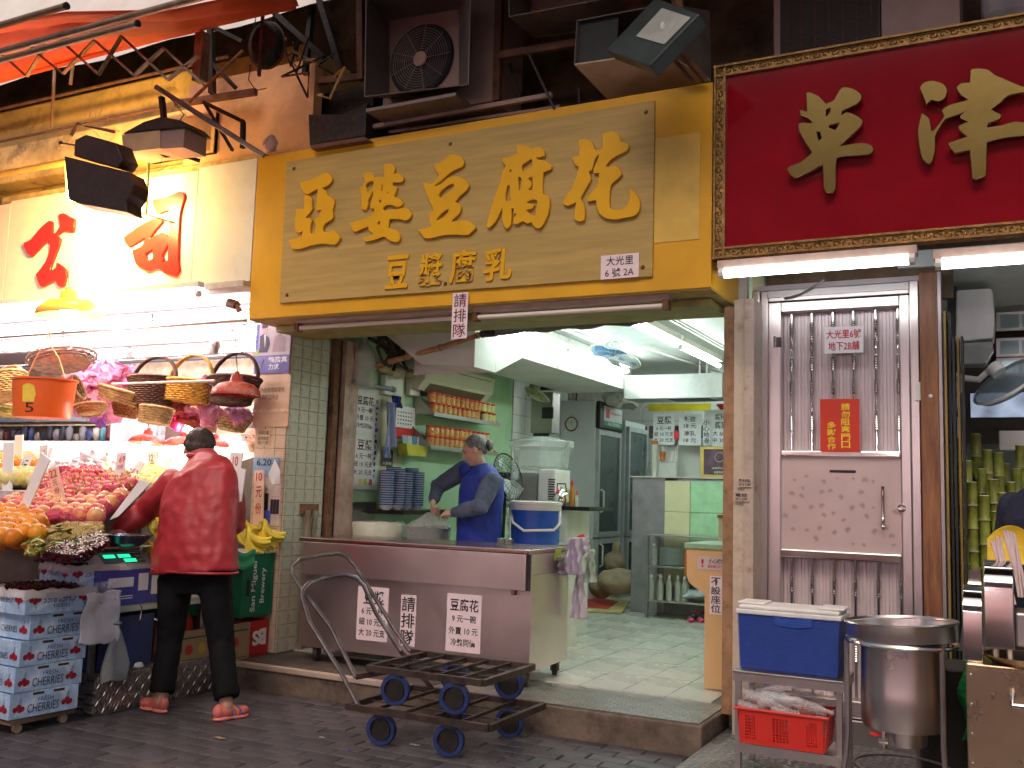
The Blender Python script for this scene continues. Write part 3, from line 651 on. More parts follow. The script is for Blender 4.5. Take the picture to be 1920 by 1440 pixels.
t = thing('wooden_post', 'brown wood grain post between steel door and sugar cane shop', 'post', (-.42, 6.12, .06))
x0, x1 = P(1729, 900, Y=6.1).x+.003, P(1764, 900, Y=6.1).x
bx(x0, x1, 6.05, 6.25, .063, 2.78).build('board', mWoodB, t, bevel=.004)
bx(x1+.002, x1+.02, 6.06, 6.2, .063, 2.78).build('edge_strip', mSteelD, t)
p = P(1745, 743, Y=6.05); MB().ball(p, .012, 8).build('nail_patch', mWhite, t)
t = thing('folding_gate', 'dark folded metal gate pushed against the post of the sugar cane shop', 'gate', (x1+.06, 6.2, .1))
for k in range(5):
    xx = x1+.03+k*.022; bx(xx, xx+.012, 6.08+.03*(k % 2), 6.2+.03*(k % 2), .1, 2.4+.15*(k < 2)).build('gate_leaf', mBlack if k % 3 else M('brass_edge', (.30,.2,.06), .5, .4, var=.2), t)
# ---------------------------------------------------------------- shelf stand with blue cooler and red basket
def stand():
    x0, x1, y0, y1 = -1.30, -.775, 5.12, 5.45
    t = thing('steel_stand', 'low stainless steel stand carrying blue cooler with shelf for red basket', 'stand', (-1.03, 5.28, .062))
    for x, y in ((x0, y0), (x1-.03, y0), (x0, y1-.03), (x1-.03, y1-.03)): bx(x, x+.03, y, y+.03, .062, .555).build('leg', mSteelD, t, bevel=.002)
    bx(x0-.01, x1+.01, y0-.01, y1+.01, .556, .568).build('top_shelf', mSteelD, t, bevel=.003)
    for a in ((x0, x1, y0-.005, y0+.003), (x0, x1, y1-.003, y1+.005)): bx(a[0]-.01, a[1]+.01, a[2]-.004, a[3], .515, .555).build('apron', mSteel, t)
    bx(x1-.003, x1+.008, y0+.004, y1-.004, .515, .555).build('apron', mSteel, t)
    bx(x0+.004, x1-.004, y0+.004, y1-.004, .19, .205).build('lower_shelf', mSteelD, t)
    bx(x0, x1, y0-.006, y0, .165, .21).build('lower_rail', mSteelD, t)
stand()
t = thing('cooler_box', 'blue ribbed picnic cooler with white lid on the steel stand', 'cooler', (-1.04, 5.29, .569))
mBlueP = M('cooler_blue', (.022,.07,.36), .42, var=.08, scale=8); x0, x1, y0, y1 = -1.30, -.79, 5.16, 5.44
mb = MB(); n = 30
for k in range(n):
    z = .575+k*(.27/n); q = .010*(1-k/n)
    mb.box(x0+q, x1-q, y0+q, y1-q, z+.004, z+.27/n); mb.box(x0+q+.005, x1-q-.005, y0+q+.005, y1-q-.005, z-.001, z+.004)
mb.build('ribbed_body', mBlueP, t, bevel=.0012)
MB().box(x0+.02, x1-.02, y0+.02, y1-.02, .569, .58).build('foot', mBlueP, t)
c = P(1487, 1165, Y=y0-.003); pts = [(c.x-.095, c.z+.022), (c.x-.05, c.z+.03), (c.x, c.z+.033), (c.x+.05, c.z+.03), (c.x+.095, c.z+.022), (c.x+.095, c.z-.022), (c.x+.05, c.z-.031), (c.x, c.z-.034), (c.x-.05, c.z-.031), (c.x-.095, c.z-.022)]
lp = MB().prism([(a, y0-.004, b) for a, b in pts], (0, .008, 0)).build('logo_plate', mBlueP, t, bevel=.002)
mb = MB(); put_text(mb, 'Rubbermaid', Rect((c.x-.078, y0-.005, c.z-.015), (.156, 0, 0), (0, 0, .028)), .001, .01, .02); mb.build('lettering', M('cooler_blue_light', (.04,.11,.5), .35), lp)
ld = MB().box(x0-.008, x1+.008, y0-.008, y1+.008, .848, .872).build('lid', M('cooler_white', (.72,.72,.70), .5, var=.1), t, bevel=.006)
bx(x0+.004, x1-.004, y0+.006, y1-.006, .873, .893).build('lid_top', mWhite, t, bevel=.008)
for xa, xb in ((x0-.012, x0+.13), (x1-.11, x1+.014)): bx(xa, xb, y0+.05, y1-.05, .894, .905).build('handle', mWhite, t, bevel=.005)
bx(c.x-.055, c.x+.015, y0-.013, y0-.005, .85, .868).build('latch', mWhite, t, bevel=.002)
# red basket of empty bottles
t = thing('red_basket', 'red plastic basket filled with empty clear bottles on lower shelf of steel stand', 'basket', (-1.04, 5.17, .206))
mRedP = M('basket_red', (.62,.03,.02), .38, var=.05); x0, x1, y0, y1, z0, z1 = -1.275, -.83, 5.03, 5.3, .235, .40
def slotted(mb, p, u, v, cols, rows, n):
    "a wall with real slots: bars between the holes"
    p, u, v, n = Vector(p), Vector(u), Vector(v), Vector(n)
    def quad(a0, b0, a1, b1):
        mb.prism([p+u*a0+v*b0, p+u*a1+v*b0, p+u*a1+v*b1, p+u*a0+v*b1], n)
    xs_ = []
    for g0, g1 in cols:
        k = 5
        for i in range(k): xs_.append((g0+(g1-g0)*(i+.15)/k, g0+(g1-g0)*(i+.85)/k))
    edge = 0
    for h0, h1 in xs_: quad(edge, 0, h0, 1); edge = h1
    quad(edge, 0, 1, 1)
    for h0, h1 in xs_:
        quad(h0, 0, h1, .12)
        for r_ in range(rows): b = .12+.72*(r_+.72)/rows; quad(h0, b, h1, .12+.72*(r_+1)/rows)
        quad(h0, .84, h1, 1)
mb = MB(); cs = ((.07,.2),(.4,.6),(.8,.93))
slotted(mb, (x0+.02, y0+.01, z0), (x1-x0-.04, 0, 0), (0, -.015, z1-z0), cs, 8, (0, .004, 0))
slotted(mb, (x0+.02, y1-.01, z0), (x1-x0-.04, 0, 0), (0, .015, z1-z0), cs, 8, (0, .004, 0))
slotted(mb, (x1-.02, y0+.02, z0), (0, y1-y0-.04, 0), (.018, 0, z1-z0), ((.1,.35),(.6,.9)), 8, (.004, 0, 0))
slotted(mb, (x0+.02, y0+.02, z0), (0, y1-y0-.04, 0), (-.018, 0, z1-z0), ((.1,.35),(.6,.9)), 8, (.004, 0, 0))
mb.box(x0+.02, x1-.02, y0+.01, y1-.01, z0-.004, z0); mb.build('body', mRedP, t)
MB().tube([(x0-.002,y0-.008,z1),(x1+.004,y0-.008,z1),(x1+.004,y1+.008,z1),(x0-.002,y1+.008,z1)], .008, 6, closed=True).build('rim', mRedP, t)
mBot = M('bottle_clear', (.93,.93,.94), .05, var=0, alpha=.24, coat=1)
bp = [(0,0),(.017,0),(.018,.008),(.016,.02),(.018,.03),(.018,.05),(.016,.055),(.018,.06),(.018,.085),(.012,.11),(.007,.12),(.007,.135),(.009,.136),(.009,.148),(0,.149)]
meBt = MB().lathe([(r*1.25, z*1.35) for r, z in bp], seg=12).mesh('bottle', mBot, smooth=True)
random.seed(5)
for k in range(26):
    x = random.uniform(x0+.05, x1-.12); y = random.uniform(y0+.04, y1-.03); z = .37+.13*random.random()*(1-abs((x+1.06)/.3)) + .03
    o = inst(meBt, 'bottle', (x-.05, y, z), (R(90)+random.uniform(-.3,.3), random.uniform(-.5,.5), R(90)+random.uniform(-.6,.6)))
    tag(o, 'empty clear plastic bottle lying in heap over the red basket', 'bottle', 'empty bottles heaped in red basket')
# ---------------------------------------------------------------- steel pot on its three legged ring stand
def pot():
    Y0 = 5.15; c = P(1690, 1180, Y=Y0); cx, R0 = c.x, .255; zr = P(1690, 1185, Y=Y0).z
    t = thing('steel_boiler', 'tall round stainless boiler pot in tubular ring stand right of blue cooler', 'boiler pot', (cx, Y0, .062))
    tilt = Matrix.Rotation(R(-3), 3, 'Y')
    MB().lathe([(0,-.02),(.2,-.015),(R0-.02,-.01),(R0-.012,.04),(R0,.046),(R0+.006,.05),(R0,.056),(R0-.005,.05),(R0-.006,-.03),(R0-.03,-.035)], (cx, Y0, zr), 40, tilt).build('basin', mSteel, t, smooth=True)
    MB().lathe([(.185,-.02),(.186,-.25),(.188,-.26),(.186,-.40),(.18,-.42),(.12,-.425),(0,-.425)], (cx, Y0, zr-.02), 36).build('pot_body', mSteel, t, smooth=True)
    MB().tube([(cx+(R0+.0)*math.cos(a), Y0+(R0)*math.sin(a), zr-.045) for a in [2*math.pi*k/32 for k in range(32)]], .011, 8, closed=True).build('ring', mSteelP, t, smooth=True)
    MB().lathe([(0,-.43),(.10,-.43),(.10,-.50),(.095,-.52),(0,-.52)], (cx+.01, Y0, zr), 24).build('burner', mSteel, t, smooth=True)
    mb = MB(); mb.cyl((cx-.07, Y0-.13, zr-.42), (cx-.07, Y0-.13, zr-.52), .014).cyl((cx-.09, Y0-.13, zr-.49), (cx-.05, Y0-.13, zr-.49), .018); mb.build('tap', mSteelP, t)
    MB().box(cx-.13, cx-.075, Y0-.135, Y0-.12, zr-.47, zr-.455).build('tap_lever', mRedP, t)
    for a in (200, 318, 80):
        ca, sa = math.cos(R(a)), math.sin(R(a))
        MB().tube([(cx+R0*ca, Y0+R0*sa, zr-.05), (cx+R0*ca, Y0+R0*sa, .35), (cx+R0*1.02*ca, Y0+R0*1.02*sa, .25), (cx+R0*1.16*ca, Y0+R0*1.16*sa, .062)], .013, 8).build('leg', mSteelD, t, smooth=True)
    MB().tube([(cx+.22*math.cos(a), Y0+.22*math.sin(a), .20) for a in [2*math.pi*k/28 for k in range(28)]], .006, 6, closed=True).build('lower_ring', mSteelD, t, smooth=True)
pot()
# dark bin and green net behind the pot
MB().lathe([(0,0),(.17,0),(.19,.55),(.195,.56),(.185,.57),(0,.5)], (-.30, 5.62, .062), 24).single('dark_bin', M('bin_dark', (.03,.028,.025), .6), 'dark round bin standing behind the steel boiler pot', 'bin', smooth=True)
t = MB(); random.seed(9)
t.sheet(lambda u, v: Vector((-.26+.14*u+.02*math.sin(v*9), 5.42+.03*math.sin(u*7+v*5), .30+.42*v)), 8, 12)
t.single('green_net_bag', M('net_green', (.01,.30,.08), .5, var=.3, scale=30), 'bright green net bag hanging behind the boiler pot', 'bag', solid=.004)
# ---------------------------------------------------------------- cane juice machine
YM = 4.62
t = thing('juice_cabinet', 'low brassy stainless steel cabinet with handle at right edge of photo', 'cabinet', (.1, YM+.3, .062))
xl = P(1812, 1300, Y=YM).x; zt = P(1812, 1243, Y=YM).z
mBrass = M('warm_steel', (.66,.50,.33), .30, 1, var=.1, scale=2, bump=.03, bscale=3, rvar=.04)
bx(xl, .62, YM, YM+.55, .07, zt).build('carcass', mBrass, t, bevel=.006)
bx(xl+.035, .6, YM-.004, YM-.001, .09, zt-.02).build('door_sheet', mBrass, t)
for k in range(5):
    z = zt-.045-k*.12; MB().ball((xl+.018, YM-.001, z), .006, 8).build('rivet', mSteelP, t)
hp = P(1898, 1322, Y=YM-.05); MB().tube([(hp.x, YM-.005, hp.z+.05), (hp.x, YM-.05, hp.z+.04), (hp.x, YM-.06, hp.z), (hp.x+.13, YM-.06, hp.z), (hp.x+.13, YM-.05, hp.z+.04), (hp.x+.13, YM-.005, hp.z+.05)], .012, 8).build('handle', mSteelP, t, smooth=True)
t = thing('juice_press', 'polished steel cane press housings with rounded tops on the steel cabinet', 'machine', (-.05, YM+.2, zt))
def hood(xa, xb, y0, y1, z0, z1, nm, mt, seg=12):
    r_ = min((y1-y0)/2, .11); prof = [(y0, z0), (y1, z0), (y1, z1-r_)]
    prof += [((y0+y1)/2+(y1-y0)/2*math.cos(math.pi*k/seg), z1-r_+r_*math.sin(math.pi*k/seg)) for k in range(1, seg)] + [(y0, z1-r_)]
    return MB().prism([(xa, y, z) for y, z in prof], (xb-xa, 0, 0)).build(nm, mt, t, smooth=True, bevel=.004)
q = lambda x: P(x, 1150, Y=YM+.1).x
hood(q(1805), q(1843), YM+.05, YM+.35, zt, P(1820, 1098, Y=YM+.1).z, 'press_guard', mSteelP)
hood(q(1846), q(1902), YM+.02, YM+.38, P(1870, 1215, Y=YM+.05).z, P(1870, 1052, Y=YM+.05).z, 'press_drum', mSteelP)
MB().prism([(q(1790), YM+.36, zt-.0), (q(1842), YM+.36, zt), (q(1836), YM+.36, P(1830, 1065, Y=YM+.36).z), (q(1815), YM+.36, P(1815, 1068, Y=YM+.36).z)], (0, .02, 0)).build('side_plate', mSteelP, t)
bx(q(1903), .3, YM+.05, YM+.3, P(1900, 1215, Y=YM).z, P(1900, 1150, Y=YM).z).build('feed_block', mSteelD, t, bevel=.01)
for x in (1865, 1892): MB().cyl((q(x), YM+.1, zt), (q(x), YM+.1, P(1865, 1217, Y=YM).z), .014).build('foot', mSteelD, t)
MB().lathe([(0,0),(.13,0),(.17,.03),(.172,.035),(.12,.01),(0,.01)], (q(1925), YM+.12, zt+.001), 24).build('drip_tray', mBrass, t, smooth=True)
mStraw = M('straw_pink', (.80,.62,.62), .35, var=.1, alpha=.85)
for gx, gy, n in ((1908, 1010, 16), (1882, 1022, 10)):
    t = thing('straw_bundle', 'bundle of pale pink drinking straws %s over the cane press' % ('leaning right' if n == 16 else 'behind the larger bundle'), 'straws', P(gx, gy+90, Y=YM+.15), group='straw bundles at the juice stall')
    random.seed(n)
    for k in range(n):
        b_ = P(gx+12, gy+110, Y=YM+.15)+Vector((random.uniform(-.02,.02), random.uniform(-.02,.02), 0)); a_ = P(gx-18+random.uniform(-9,14), gy-12+random.uniform(-6,8), Y=YM+.17)
        MB().cyl(b_, a_, .0045, seg=6).build('straw', mStraw, t)
t = MB(); yb = YM+.45
t.sheet(lambda u, v: Vector((P(1850+90*u, 1000, Y=yb).x, yb+.05*math.sin(3.1*u)*math.sin(3*v)+.06*v, P(1900, 1058-72*v*math.sin(.4+2.3*u)**.5, Y=yb).z)), 12, 10)
t.single('yellow_bag', M('yellow_cloth', (.72,.48,.03), .6, var=.2), 'yellow bag with red line behind the steel press drum', 'bag', solid=.004)
# ---------------------------------------------------------------- juice shop: canes, water unit, fan, television
random.seed(11); mCane = M('cane_green', (.23,.27,.045), .4, var=.4, scale=7, stain=(.32,.22,.05), stains=5, stamt=.6); mCut = M('cane_cut', (.72,.70,.52), .6)
tops = [(1790,862,6.45),(1800,822,6.6),(1829,815,6.75),(1851,845,6.6),(1871,850,6.65),(1912,836,6.8),(1812,865,6.4),(1840,880,6.5),(1862,900,6.42),(1782,838,6.7),(1885,870,6.9),(1896,905,6.5),(1880,925,6.4),(1797,990,6.3),(1805,1010,6.28),(1822,905,6.35),(1845,930,6.33),(1868,960,6.32),(1788,905,6.55),(1905,880,6.75)]
for i, (x, y, Y) in enumerate(tops):
    a = P(x, y, Y=Y); b_ = Vector((a.x+random.uniform(-.02,.05), Y-.05, .12)); d = b_-a; n = max(3, int(d.length/.13))
    t = thing('sugar_cane', '%s green sugar cane stalk, its top %s' % (('slim','stout','pale','dark','bent','straight','ringed')[i % 7], ('at far left by the gate','low at left','second highest at left','standing highest of all','just right of the highest','beside the wall box','at the right edge','low in front at left','mid height at centre','low at centre','behind the left group','behind the right group','near the sleeve','hidden by sleeve','lowest at left corner','lowest beside corner stalk','under the leftmost pair','under the highest stalk','near the yellow bag','far back at right')[i]), 'sugar cane', b_, group='sugar canes leaning in the juice shop')
    pts, rr = [], []
    r0 = random.uniform(.024, .033)
    for k in range(n):
        for f, e in ((0, 1.14), (.06, .96), (.5, 1), (.93, .97)): pts.append(a+d*((k+f)/n)); rr.append(r0*e)
    MB().tube(pts, rr, 9).build('stalk', mCane, t, smooth=True)
    MB().cyl(a-d.normalized()*-.0005, a-d.normalized()*.004, r0*.93, seg=9).build('cut_end', mCut, t)
    mb = MB()
    for k in range(1, n): c = a+d*(k/n); mb.cyl(c-d.normalized()*.004, c+d.normalized()*.004, r0*1.17, seg=9)
    mb.build('node_ring', M('cane_ring', (.36,.36,.20), .6), t)['kind'] = 'stuff'
t = thing('water_boiler', 'white wall mounted water heater with clear reservoir above the sugar canes', 'water heater', P(1820, 660, Y=6.7))
A = RY(1790, 542, 1865, 640, 6.7)
MB().prism([A.at(0,0), A.at(.95,.05), A.at(1,.35), A.at(.97,.95), A.at(.9,1), A.at(.05,1)], (0, .28, 0)).build('casing', mWhite, t, bevel=.012)
A = RY(1797, 641, 1862, 682, 6.72); MB().prism([A.at(0,0), A.at(.75,0), A.at(1,.7), A.at(1,1), A.at(0,1)], (0, .2, 0)).build('reservoir', M('smoky_plastic', (.45,.47,.45), .1, alpha=.6), t, bevel=.01)
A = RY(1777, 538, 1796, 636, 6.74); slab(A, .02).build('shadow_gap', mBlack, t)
t = thing('wall_fan', 'white and blue wall fan tilted down in the juice shop', 'fan', P(1800, 710, Y=6.6))
c = P(1890, 715, Y=6.55); rot = Matrix.Rotation(R(-35), 3, 'Y') @ Matrix.Rotation(R(25), 3, 'X')
MB().lathe([(0,-.05),(.1,-.055),(.2,-.03),(.22,0)], c, 28, rot).build('grille_back', M('fan_blue', (.12,.2,.26), .3, alpha=.7), t, smooth=True)
MB().lathe([(.215,-.01),(.228,0),(.215,.012)], c, 28, rot).build('rim', mWhite, t, smooth=True)
MB().lathe([(0,.03),(.1,.04),(.2,.02),(.22,0)], c, 28, rot).build('grille_front', M('fan_blue2', (.3,.4,.45), .3, alpha=.4), t, smooth=True)
m_ = P(1862, 688, Y=6.6); MB().cyl(m_, m_+(c-m_)*.45, .05, .045, 14).build('motor', mWhite, t, smooth=True)
MB().tube([P(1797, 735, Y=6.68), P(1800, 708, Y=6.66), P(1835, 712, Y=6.62), m_], [.03,.025,.02,.02], 8).build('arm', mWhite, t, smooth=True)
MB().box(P(1795,780,Y=6.7).x, P(1795,780,Y=6.7).x+.02, 6.68, 6.72, P(1795,890,Y=6.7).z, P(1795,700,Y=6.7).z).build('wall_plate', mWhite, t)
A = RY(1817, 734, 2010, 784, 7.2); t = thing('television', 'flat screen television showing blue security camera picture in the juice shop', 'television', A.at(.5, 0))
slab(A, .03, -.03).build('bezel', mBlack, t, bevel=.004)
m = M('screen', (.25,.3,.42), emit=.55, ecol=(.33,.40,.55)); nn = m.node_tree.nodes; tc = nn.new('ShaderNodeTexCoord'); vo = nn.new('ShaderNodeTexVoronoi'); vo.inputs['Scale'].default_value = 9
m.node_tree.links.new(tc.outputs['Object'], vo.inputs[0]); mx = nn.new('ShaderNodeMix'); mx.data_type = 'RGBA'; mx.blend_type = 'MULTIPLY'; mx.inputs[0].default_value = .8; mx.inputs[6].default_value = (.6,.72,.95,1)
m.node_tree.links.new(vo.outputs['Distance'], mx.inputs[7]); m.node_tree.links.new(mx.outputs[2], nn['Principled BSDF'].inputs['Emission Color'])
slab(A.sub(.015, .04, .985, .96), .002, .0).build('screen', m, t)
for k, (y, Y) in enumerate(((540, 7.6), (604, 7.65), (653, 7.7), (690, 7.75))):
    A = RY(1868 if k else 1880, y-20, 2000, y+15, Y)
    t = thing('glass_block_panel', 'horizontal framed glass vent panel, %s from the top in the juice shop' % ('first', 'second', 'third', 'fourth')[k], 'vent panel', A.at(.5, 0), group='glass vent panels in the juice shop')
    slab(A, .02).build('frame', mSteelD, t)
    for i in range(3): slab(A.sub(.06+.31*i, .15, .33+.31*i, .85), .004, .022).build('pane', M('vent_glass', (.35,.45,.48), .15, .4), t)
A = RY(1873, 808, 1990, 845, 7.1); slab(A, .03).single('white_wall_box', mWhite, 'white box with lizard shaped mark on the juice shop wall', 'box', bevel=.008)
bx(-.5, 3, 7.9, 7.95, 1.9, 2.8).single('dark_wall_boards', M('brown_dark', (.08,.06,.05), .6, var=.2), 'dark brown boards high on the juice shop rear wall', 'wall boards')
MB().tube([P(1800, 700, Y=6.7), P(1797, 780, Y=6.68), P(1812, 810, Y=6.7), P(1808, 860, Y=6.7), P(1830, 905, Y=6.7)], .008, 6).single('black_hose', mBlack, 'black hose hanging down beside the wall fan bracket', 'hose')
MB().box(-.42, .0, 6.24, 6.3, .1, .75).single('grey_cabinet', M('grey_box', (.20,.19,.17), .6), 'grey cabinet under the sugar cane bundle', 'cabinet')
# ---------------------------------------------------------------- stainless counter on casters
cx0, cx1, cy0, cy1 = -4.69, -2.83, 5.87, 6.50
t = local('steel_counter', 'stainless steel serving counter on casters with price papers taped to its front', 'counter', (cx1, cy0, .18), R(1.2))
L = cx0-cx1
def cb(x0, x1, y0, y1, z0, z1): return MB().box(x0, x1, y0, y1, z0-.18, z1-.18)
mSteelC = M('counter_steel', (.80,.67,.64), .36, 1, var=.06, scale=2, brush=True, rvar=.05)
cb(L, 0, 0, .63, .28, 1.035).build('cabinet', mSteelC, t, bevel=.004)
cb(L-.02, .0, -.035, .64, 1.036, 1.066).build('counter_top', M('steel_top', (.60,.42,.38), .22, 1, var=.1, scale=3), t, bevel=.006)
cb(L+.02, -.03, -.034, -.001, .80, 1.034).build('flap_panel', mSteelC, t, bevel=.003)
cb(.001, .004, .02, .60, .90, .905).build('side_seam', mSteelD, t)
cb(-.028, -.012, -.02, -.002, .80, 1.03).build('flap_end', mBlack, t)
for xx in (L+.22, -.12): cb(xx-.012, xx+.012, -.03, -.002, .768, .799).build('catch', mRust, t)
wh = MB().lathe([(0,-.02),(.045,-.02),(.06,-.015),(.06,.015),(.045,.02),(0,.02)], seg=18, rot=Matrix.Rotation(R(90), 3, 'Y')).mesh('caster_wheel', mRubber, smooth=True)
for x, y in ((L+.12, .07), (-.06, .07), (L+.12, .56), (-.06, .56)):
    f = MB().box(x-.03, x+.03, y-.03, y+.03, .085, .10).box(x-.028, x-.022, y-.015, y+.015, .03, .086).box(x+.022, x+.028, y-.015, y+.015, .03, .086).build('caster_fork', mRust, t)
    o = inst(wh, 'wheel', (x, y+.0, .060), (0, 0, R(20)), parent=f)
rot = Matrix.Rotation(R(1.2), 4, 'Z'); inv = (Matrix.Translation((cx1, cy0, .18)) @ rot).inverted()
def crect(x0, y0, x1, y1):
    r_ = RY(x0, y0, x1, y1, 5.868); O = inv @ r_.O; O.y = -.0015
    return Rect(O, (r_.U.length, 0, 0), (0, 0, r_.V.length))
paper(t, crect(674, 1100, 731, 1201), [('豆漿', .2, .07, .88, .33), ('6 元一杯', .15, .38, .85, .52), ('細 10 元支', .08, .58, .93, .72), ('大 20 元支', .08, .78, .93, .92)], mPaperP, mInk, 'price_paper')
paper(t, crect(754, 1115, 782, 1211), vtext('請排隊', .06, .02, .94, .99), mPaperP, mInk, 'queue_paper')
paper(t, crect(839, 1114, 903, 1223), [('豆腐花', .1, .08, .92, .30), ('9 元一碗', .16, .36, .86, .49), ('外賣 10 元', .08, .57, .92, .70), ('冷熱同價', .14, .77, .86, .90)], mPaperP, mInk, 'price_paper')
slab(Rect((.001, .37, .80), (0, .1, 0), (0, 0, .075)), .002).build('yellow_sticker', M('sticker_green', (.45,.55,.05), .5), t)
# ---------------------------------------------------------------- two nested platform trolleys
mBlueW = M('wheel_blue', (.016,.036,.15), .5, var=.3, scale=20, stain=(.04,.035,.03), stains=14, stamt=.7); mFrame = M('trolley_iron', (.10,.075,.065), .45, .7, var=.35, scale=14, stain=(.16,.07,.04), stains=9, stamt=.6)
mTube = M('trolley_tube', (.22,.20,.20), .35, .8, var=.3, scale=9, stain=(.12,.06,.04), stains=6, stamt=.6)
def trolley(label, zp, x0, x1, y0, y1, hpts, wlist, wr, group='platform trolleys nested before the counter'):
    t = thing('platform_trolley', label, 'trolley', ((x0+x1)/2, (y0+y1)/2, zp-.19), group=group)
    r_ = .016
    MB().bar((x0,y0,zp), (x1,y0,zp), .03, .035).bar((x0,y1,zp), (x1,y1,zp), .03, .035).bar((x0,y0,zp), (x0,y1,zp), .03, .035).bar((x1,y0,zp), (x1,y1,zp), .03, .035).build('frame', mFrame, t)
    for k in range(1, 5): x = x0+(x1-x0)*k/5; MB().bar((x,y0,zp+.004), (x,y1,zp+.004), .012, .018).build('cross_bar', mFrame, t)
    for k in range(1, 3): y = y0+(y1-y0)*k/3; MB().bar((x0,y,zp-.004), (x1,y,zp-.004), .02, .006).build('long_bar', mFrame, t)
    MB().tube(hpts, .0135, 8).build('handle', mTube, t, smooth=True)
    n = len(hpts)
    for i, s in ((0, y0), (n-1, y1)):
        MB().bar(hpts[i], (x0+.16, s, zp), .006, .03).build('handle_brace', mFrame, t)
    for x, y in wlist:
        f = MB().bar((x-.02, y, zp-.02), (x-.01, y-.0, zp-.19+wr), .01, .05, (1,0,0)).box(x-.05, x+.05, y-.04, y+.04, zp-.022, zp-.014).build('caster_fork', mFrame, t)
        c = (x, y-.03, zp-.19+wr)
        tr = MB().lathe([(wr*.72,-.018),(wr*.96,-.018),(wr,-.012),(wr,.012),(wr*.96,.018),(wr*.72,.018),(wr*.72,-.018)], c, 26, Matrix.Rotation(R(90), 3, 'X') @ Matrix.Rotation(.2, 3, 'Y')).build('tyre', mBlueW, t, smooth=True)
        MB().lathe([(0,-.03),(.018,-.03),(.02,-.014),(wr*.6,-.008),(wr*.72,-.014),(wr*.72,.014),(0,.014)], c, 20, Matrix.Rotation(R(90), 3, 'X')).build('hub', mIron, t, smooth=True)
def H(l): return [P(x, y, Y=Y) for x, y, Y in l]
trolley('upper platform trolley with bent tube handle stacked on another before the steel counter', .40, -3.36, -2.60, 4.82, 5.45,
        H([(667,1270,4.86),(620,1175,4.87),(566,1105,4.88),(549,1078,4.89),(549,1062,4.92),(562,1050,4.98),(600,1042,5.15),(632,1038,5.3),(650,1043,5.36),(664,1058,5.38),(690,1100,5.4),(740,1180,5.42),(769,1221,5.43)]),
        [(-3.17,4.86),(-2.78,4.86),(-3.1,5.4),(-2.72,5.4)], .088)
trolley('lower platform trolley on blue wheels standing on the paving under another one', .195, -3.42, -2.50, 4.72, 5.40,
        H([(676,1331,4.76),(640,1262,4.77),(580,1165,4.78),(566,1118,4.79),(567,1106,4.82),(580,1093,4.92),(610,1082,5.1),(645,1077,5.22),(668,1083,5.28),(682,1098,5.3),(705,1150,5.33),(751,1221,5.36)]),
        [(-3.20,4.78),(-2.76,4.78),(-3.05,5.32),(-2.68,5.34)], .088)
# litter on the paving
for x, y, s, m_, lb in ((412,1385,.035,'cardboard','torn scrap of brown card lying on the paving'),(655,1408,.016,'blue_scrap','tiny blue plastic scrap on the paving'),(778,1398,.03,'white_scrap','thin white paper scrap on paving below the trolleys'),(604,1384,.018,'white_scrap','small pale crumpled scrap left of the trolley wheels')):
    col = {'cardboard': (.35,.24,.12), 'blue_scrap': (.02,.05,.5), 'white_scrap': (.6,.57,.55)}[m_]
    p = P(x, y, Z=.004); random.seed(x)
    MB().sheet(lambda u, v: p+Vector(((u-.5)*s*2, (v-.5)*s*(.8 if m_ != 'white_scrap' else .35), .008*abs(math.sin(u*5+v*3)))), 5, 4).single('litter_scrap', M(m_, col, .7), lb, 'litter')
# ================================================================ inside the tofu shop
COOL = (.86, 1, .95)
t = thing('duct_hood', 'white boxed air duct with hood running along left side of tofu shop ceiling', 'air duct', (-4.2, 6.7, 2.42))
mDuct = M('duct_white', (.72,.74,.70), .4, var=.08, scale=3, stain=(.5,.45,.35), stains=2, stamt=.3)
MB().prism([(-4.98,6.72,2.945),(-4.75,6.72,2.78),(-4.3,6.72,2.46),(-3.8,6.72,2.42),(-3.8,6.72,2.945)], (0,.36,0)).build('hood', mDuct, t, bevel=.003)
MB().prism([(-4.6,7.081,2.42),(-4.6,7.57,2.61),(-4.6,10.3,2.61),(-4.6,10.3,2.945),(-4.6,7.081,2.945)], (.8,0,0)).build('duct', mDuct, t, bevel=.003)
for y in (7.57, 8.3, 9.2): bx(-3.799, -3.796, y, y+.006, 2.6, 2.94).build('seam', mGrout, t)
bx(-3.79, -2.70, 10.05, 10.45, 2.50, 2.76).build('cross_duct', M('duct_grey', (.42,.44,.42), .35, .5, var=.15), t, bevel=.004)
bx(-3.3, -2.85, 10.1, 10.4, 2.494, 2.499).build('outlet_grille', mBlack, t)
for x in (-3.0, -2.92): bx(x, x+.02, 10.2, 10.22, 2.76, 2.95).build('hanger', mSteelD, t)
def btube(label, x, y0, y1, z, st, cap=None, grp='fluorescent lamps on the tofu shop ceiling', off=.045):
    t = thing('tube_lamp', label, 'lamp', (x, (y0+y1)/2, z), group=grp)
    bx(x-.03, x+.03, y0-.03, y1+.03, z+.045, z+.10).build('batten', mWhite, t)
    tube_light(t, (x, y0, z), (x, y1, z), COOL, st, .018); return t
btube('lit tube lamp on tofu shop ceiling right of the blue fan, nearest the street', -2.67, 7.10, 8.38, 2.80, 40)
btube('lit tube lamp on tofu shop ceiling right of the blue fan, middle of its row', -2.67, 8.52, 9.80, 2.80, 40)
btube('lit tube lamp at the far end of the tofu shop ceiling', -3.3, 11.7, 12.9, 2.80, 40)
btube('lit tube lamp along the white duct left of blue fan, nearer the street', -3.74, 7.0, 8.30, 2.80, 40)
btube('lit tube lamp along the white duct, far one behind the blue fan', -3.74, 8.42, 10.0, 2.80, 40)
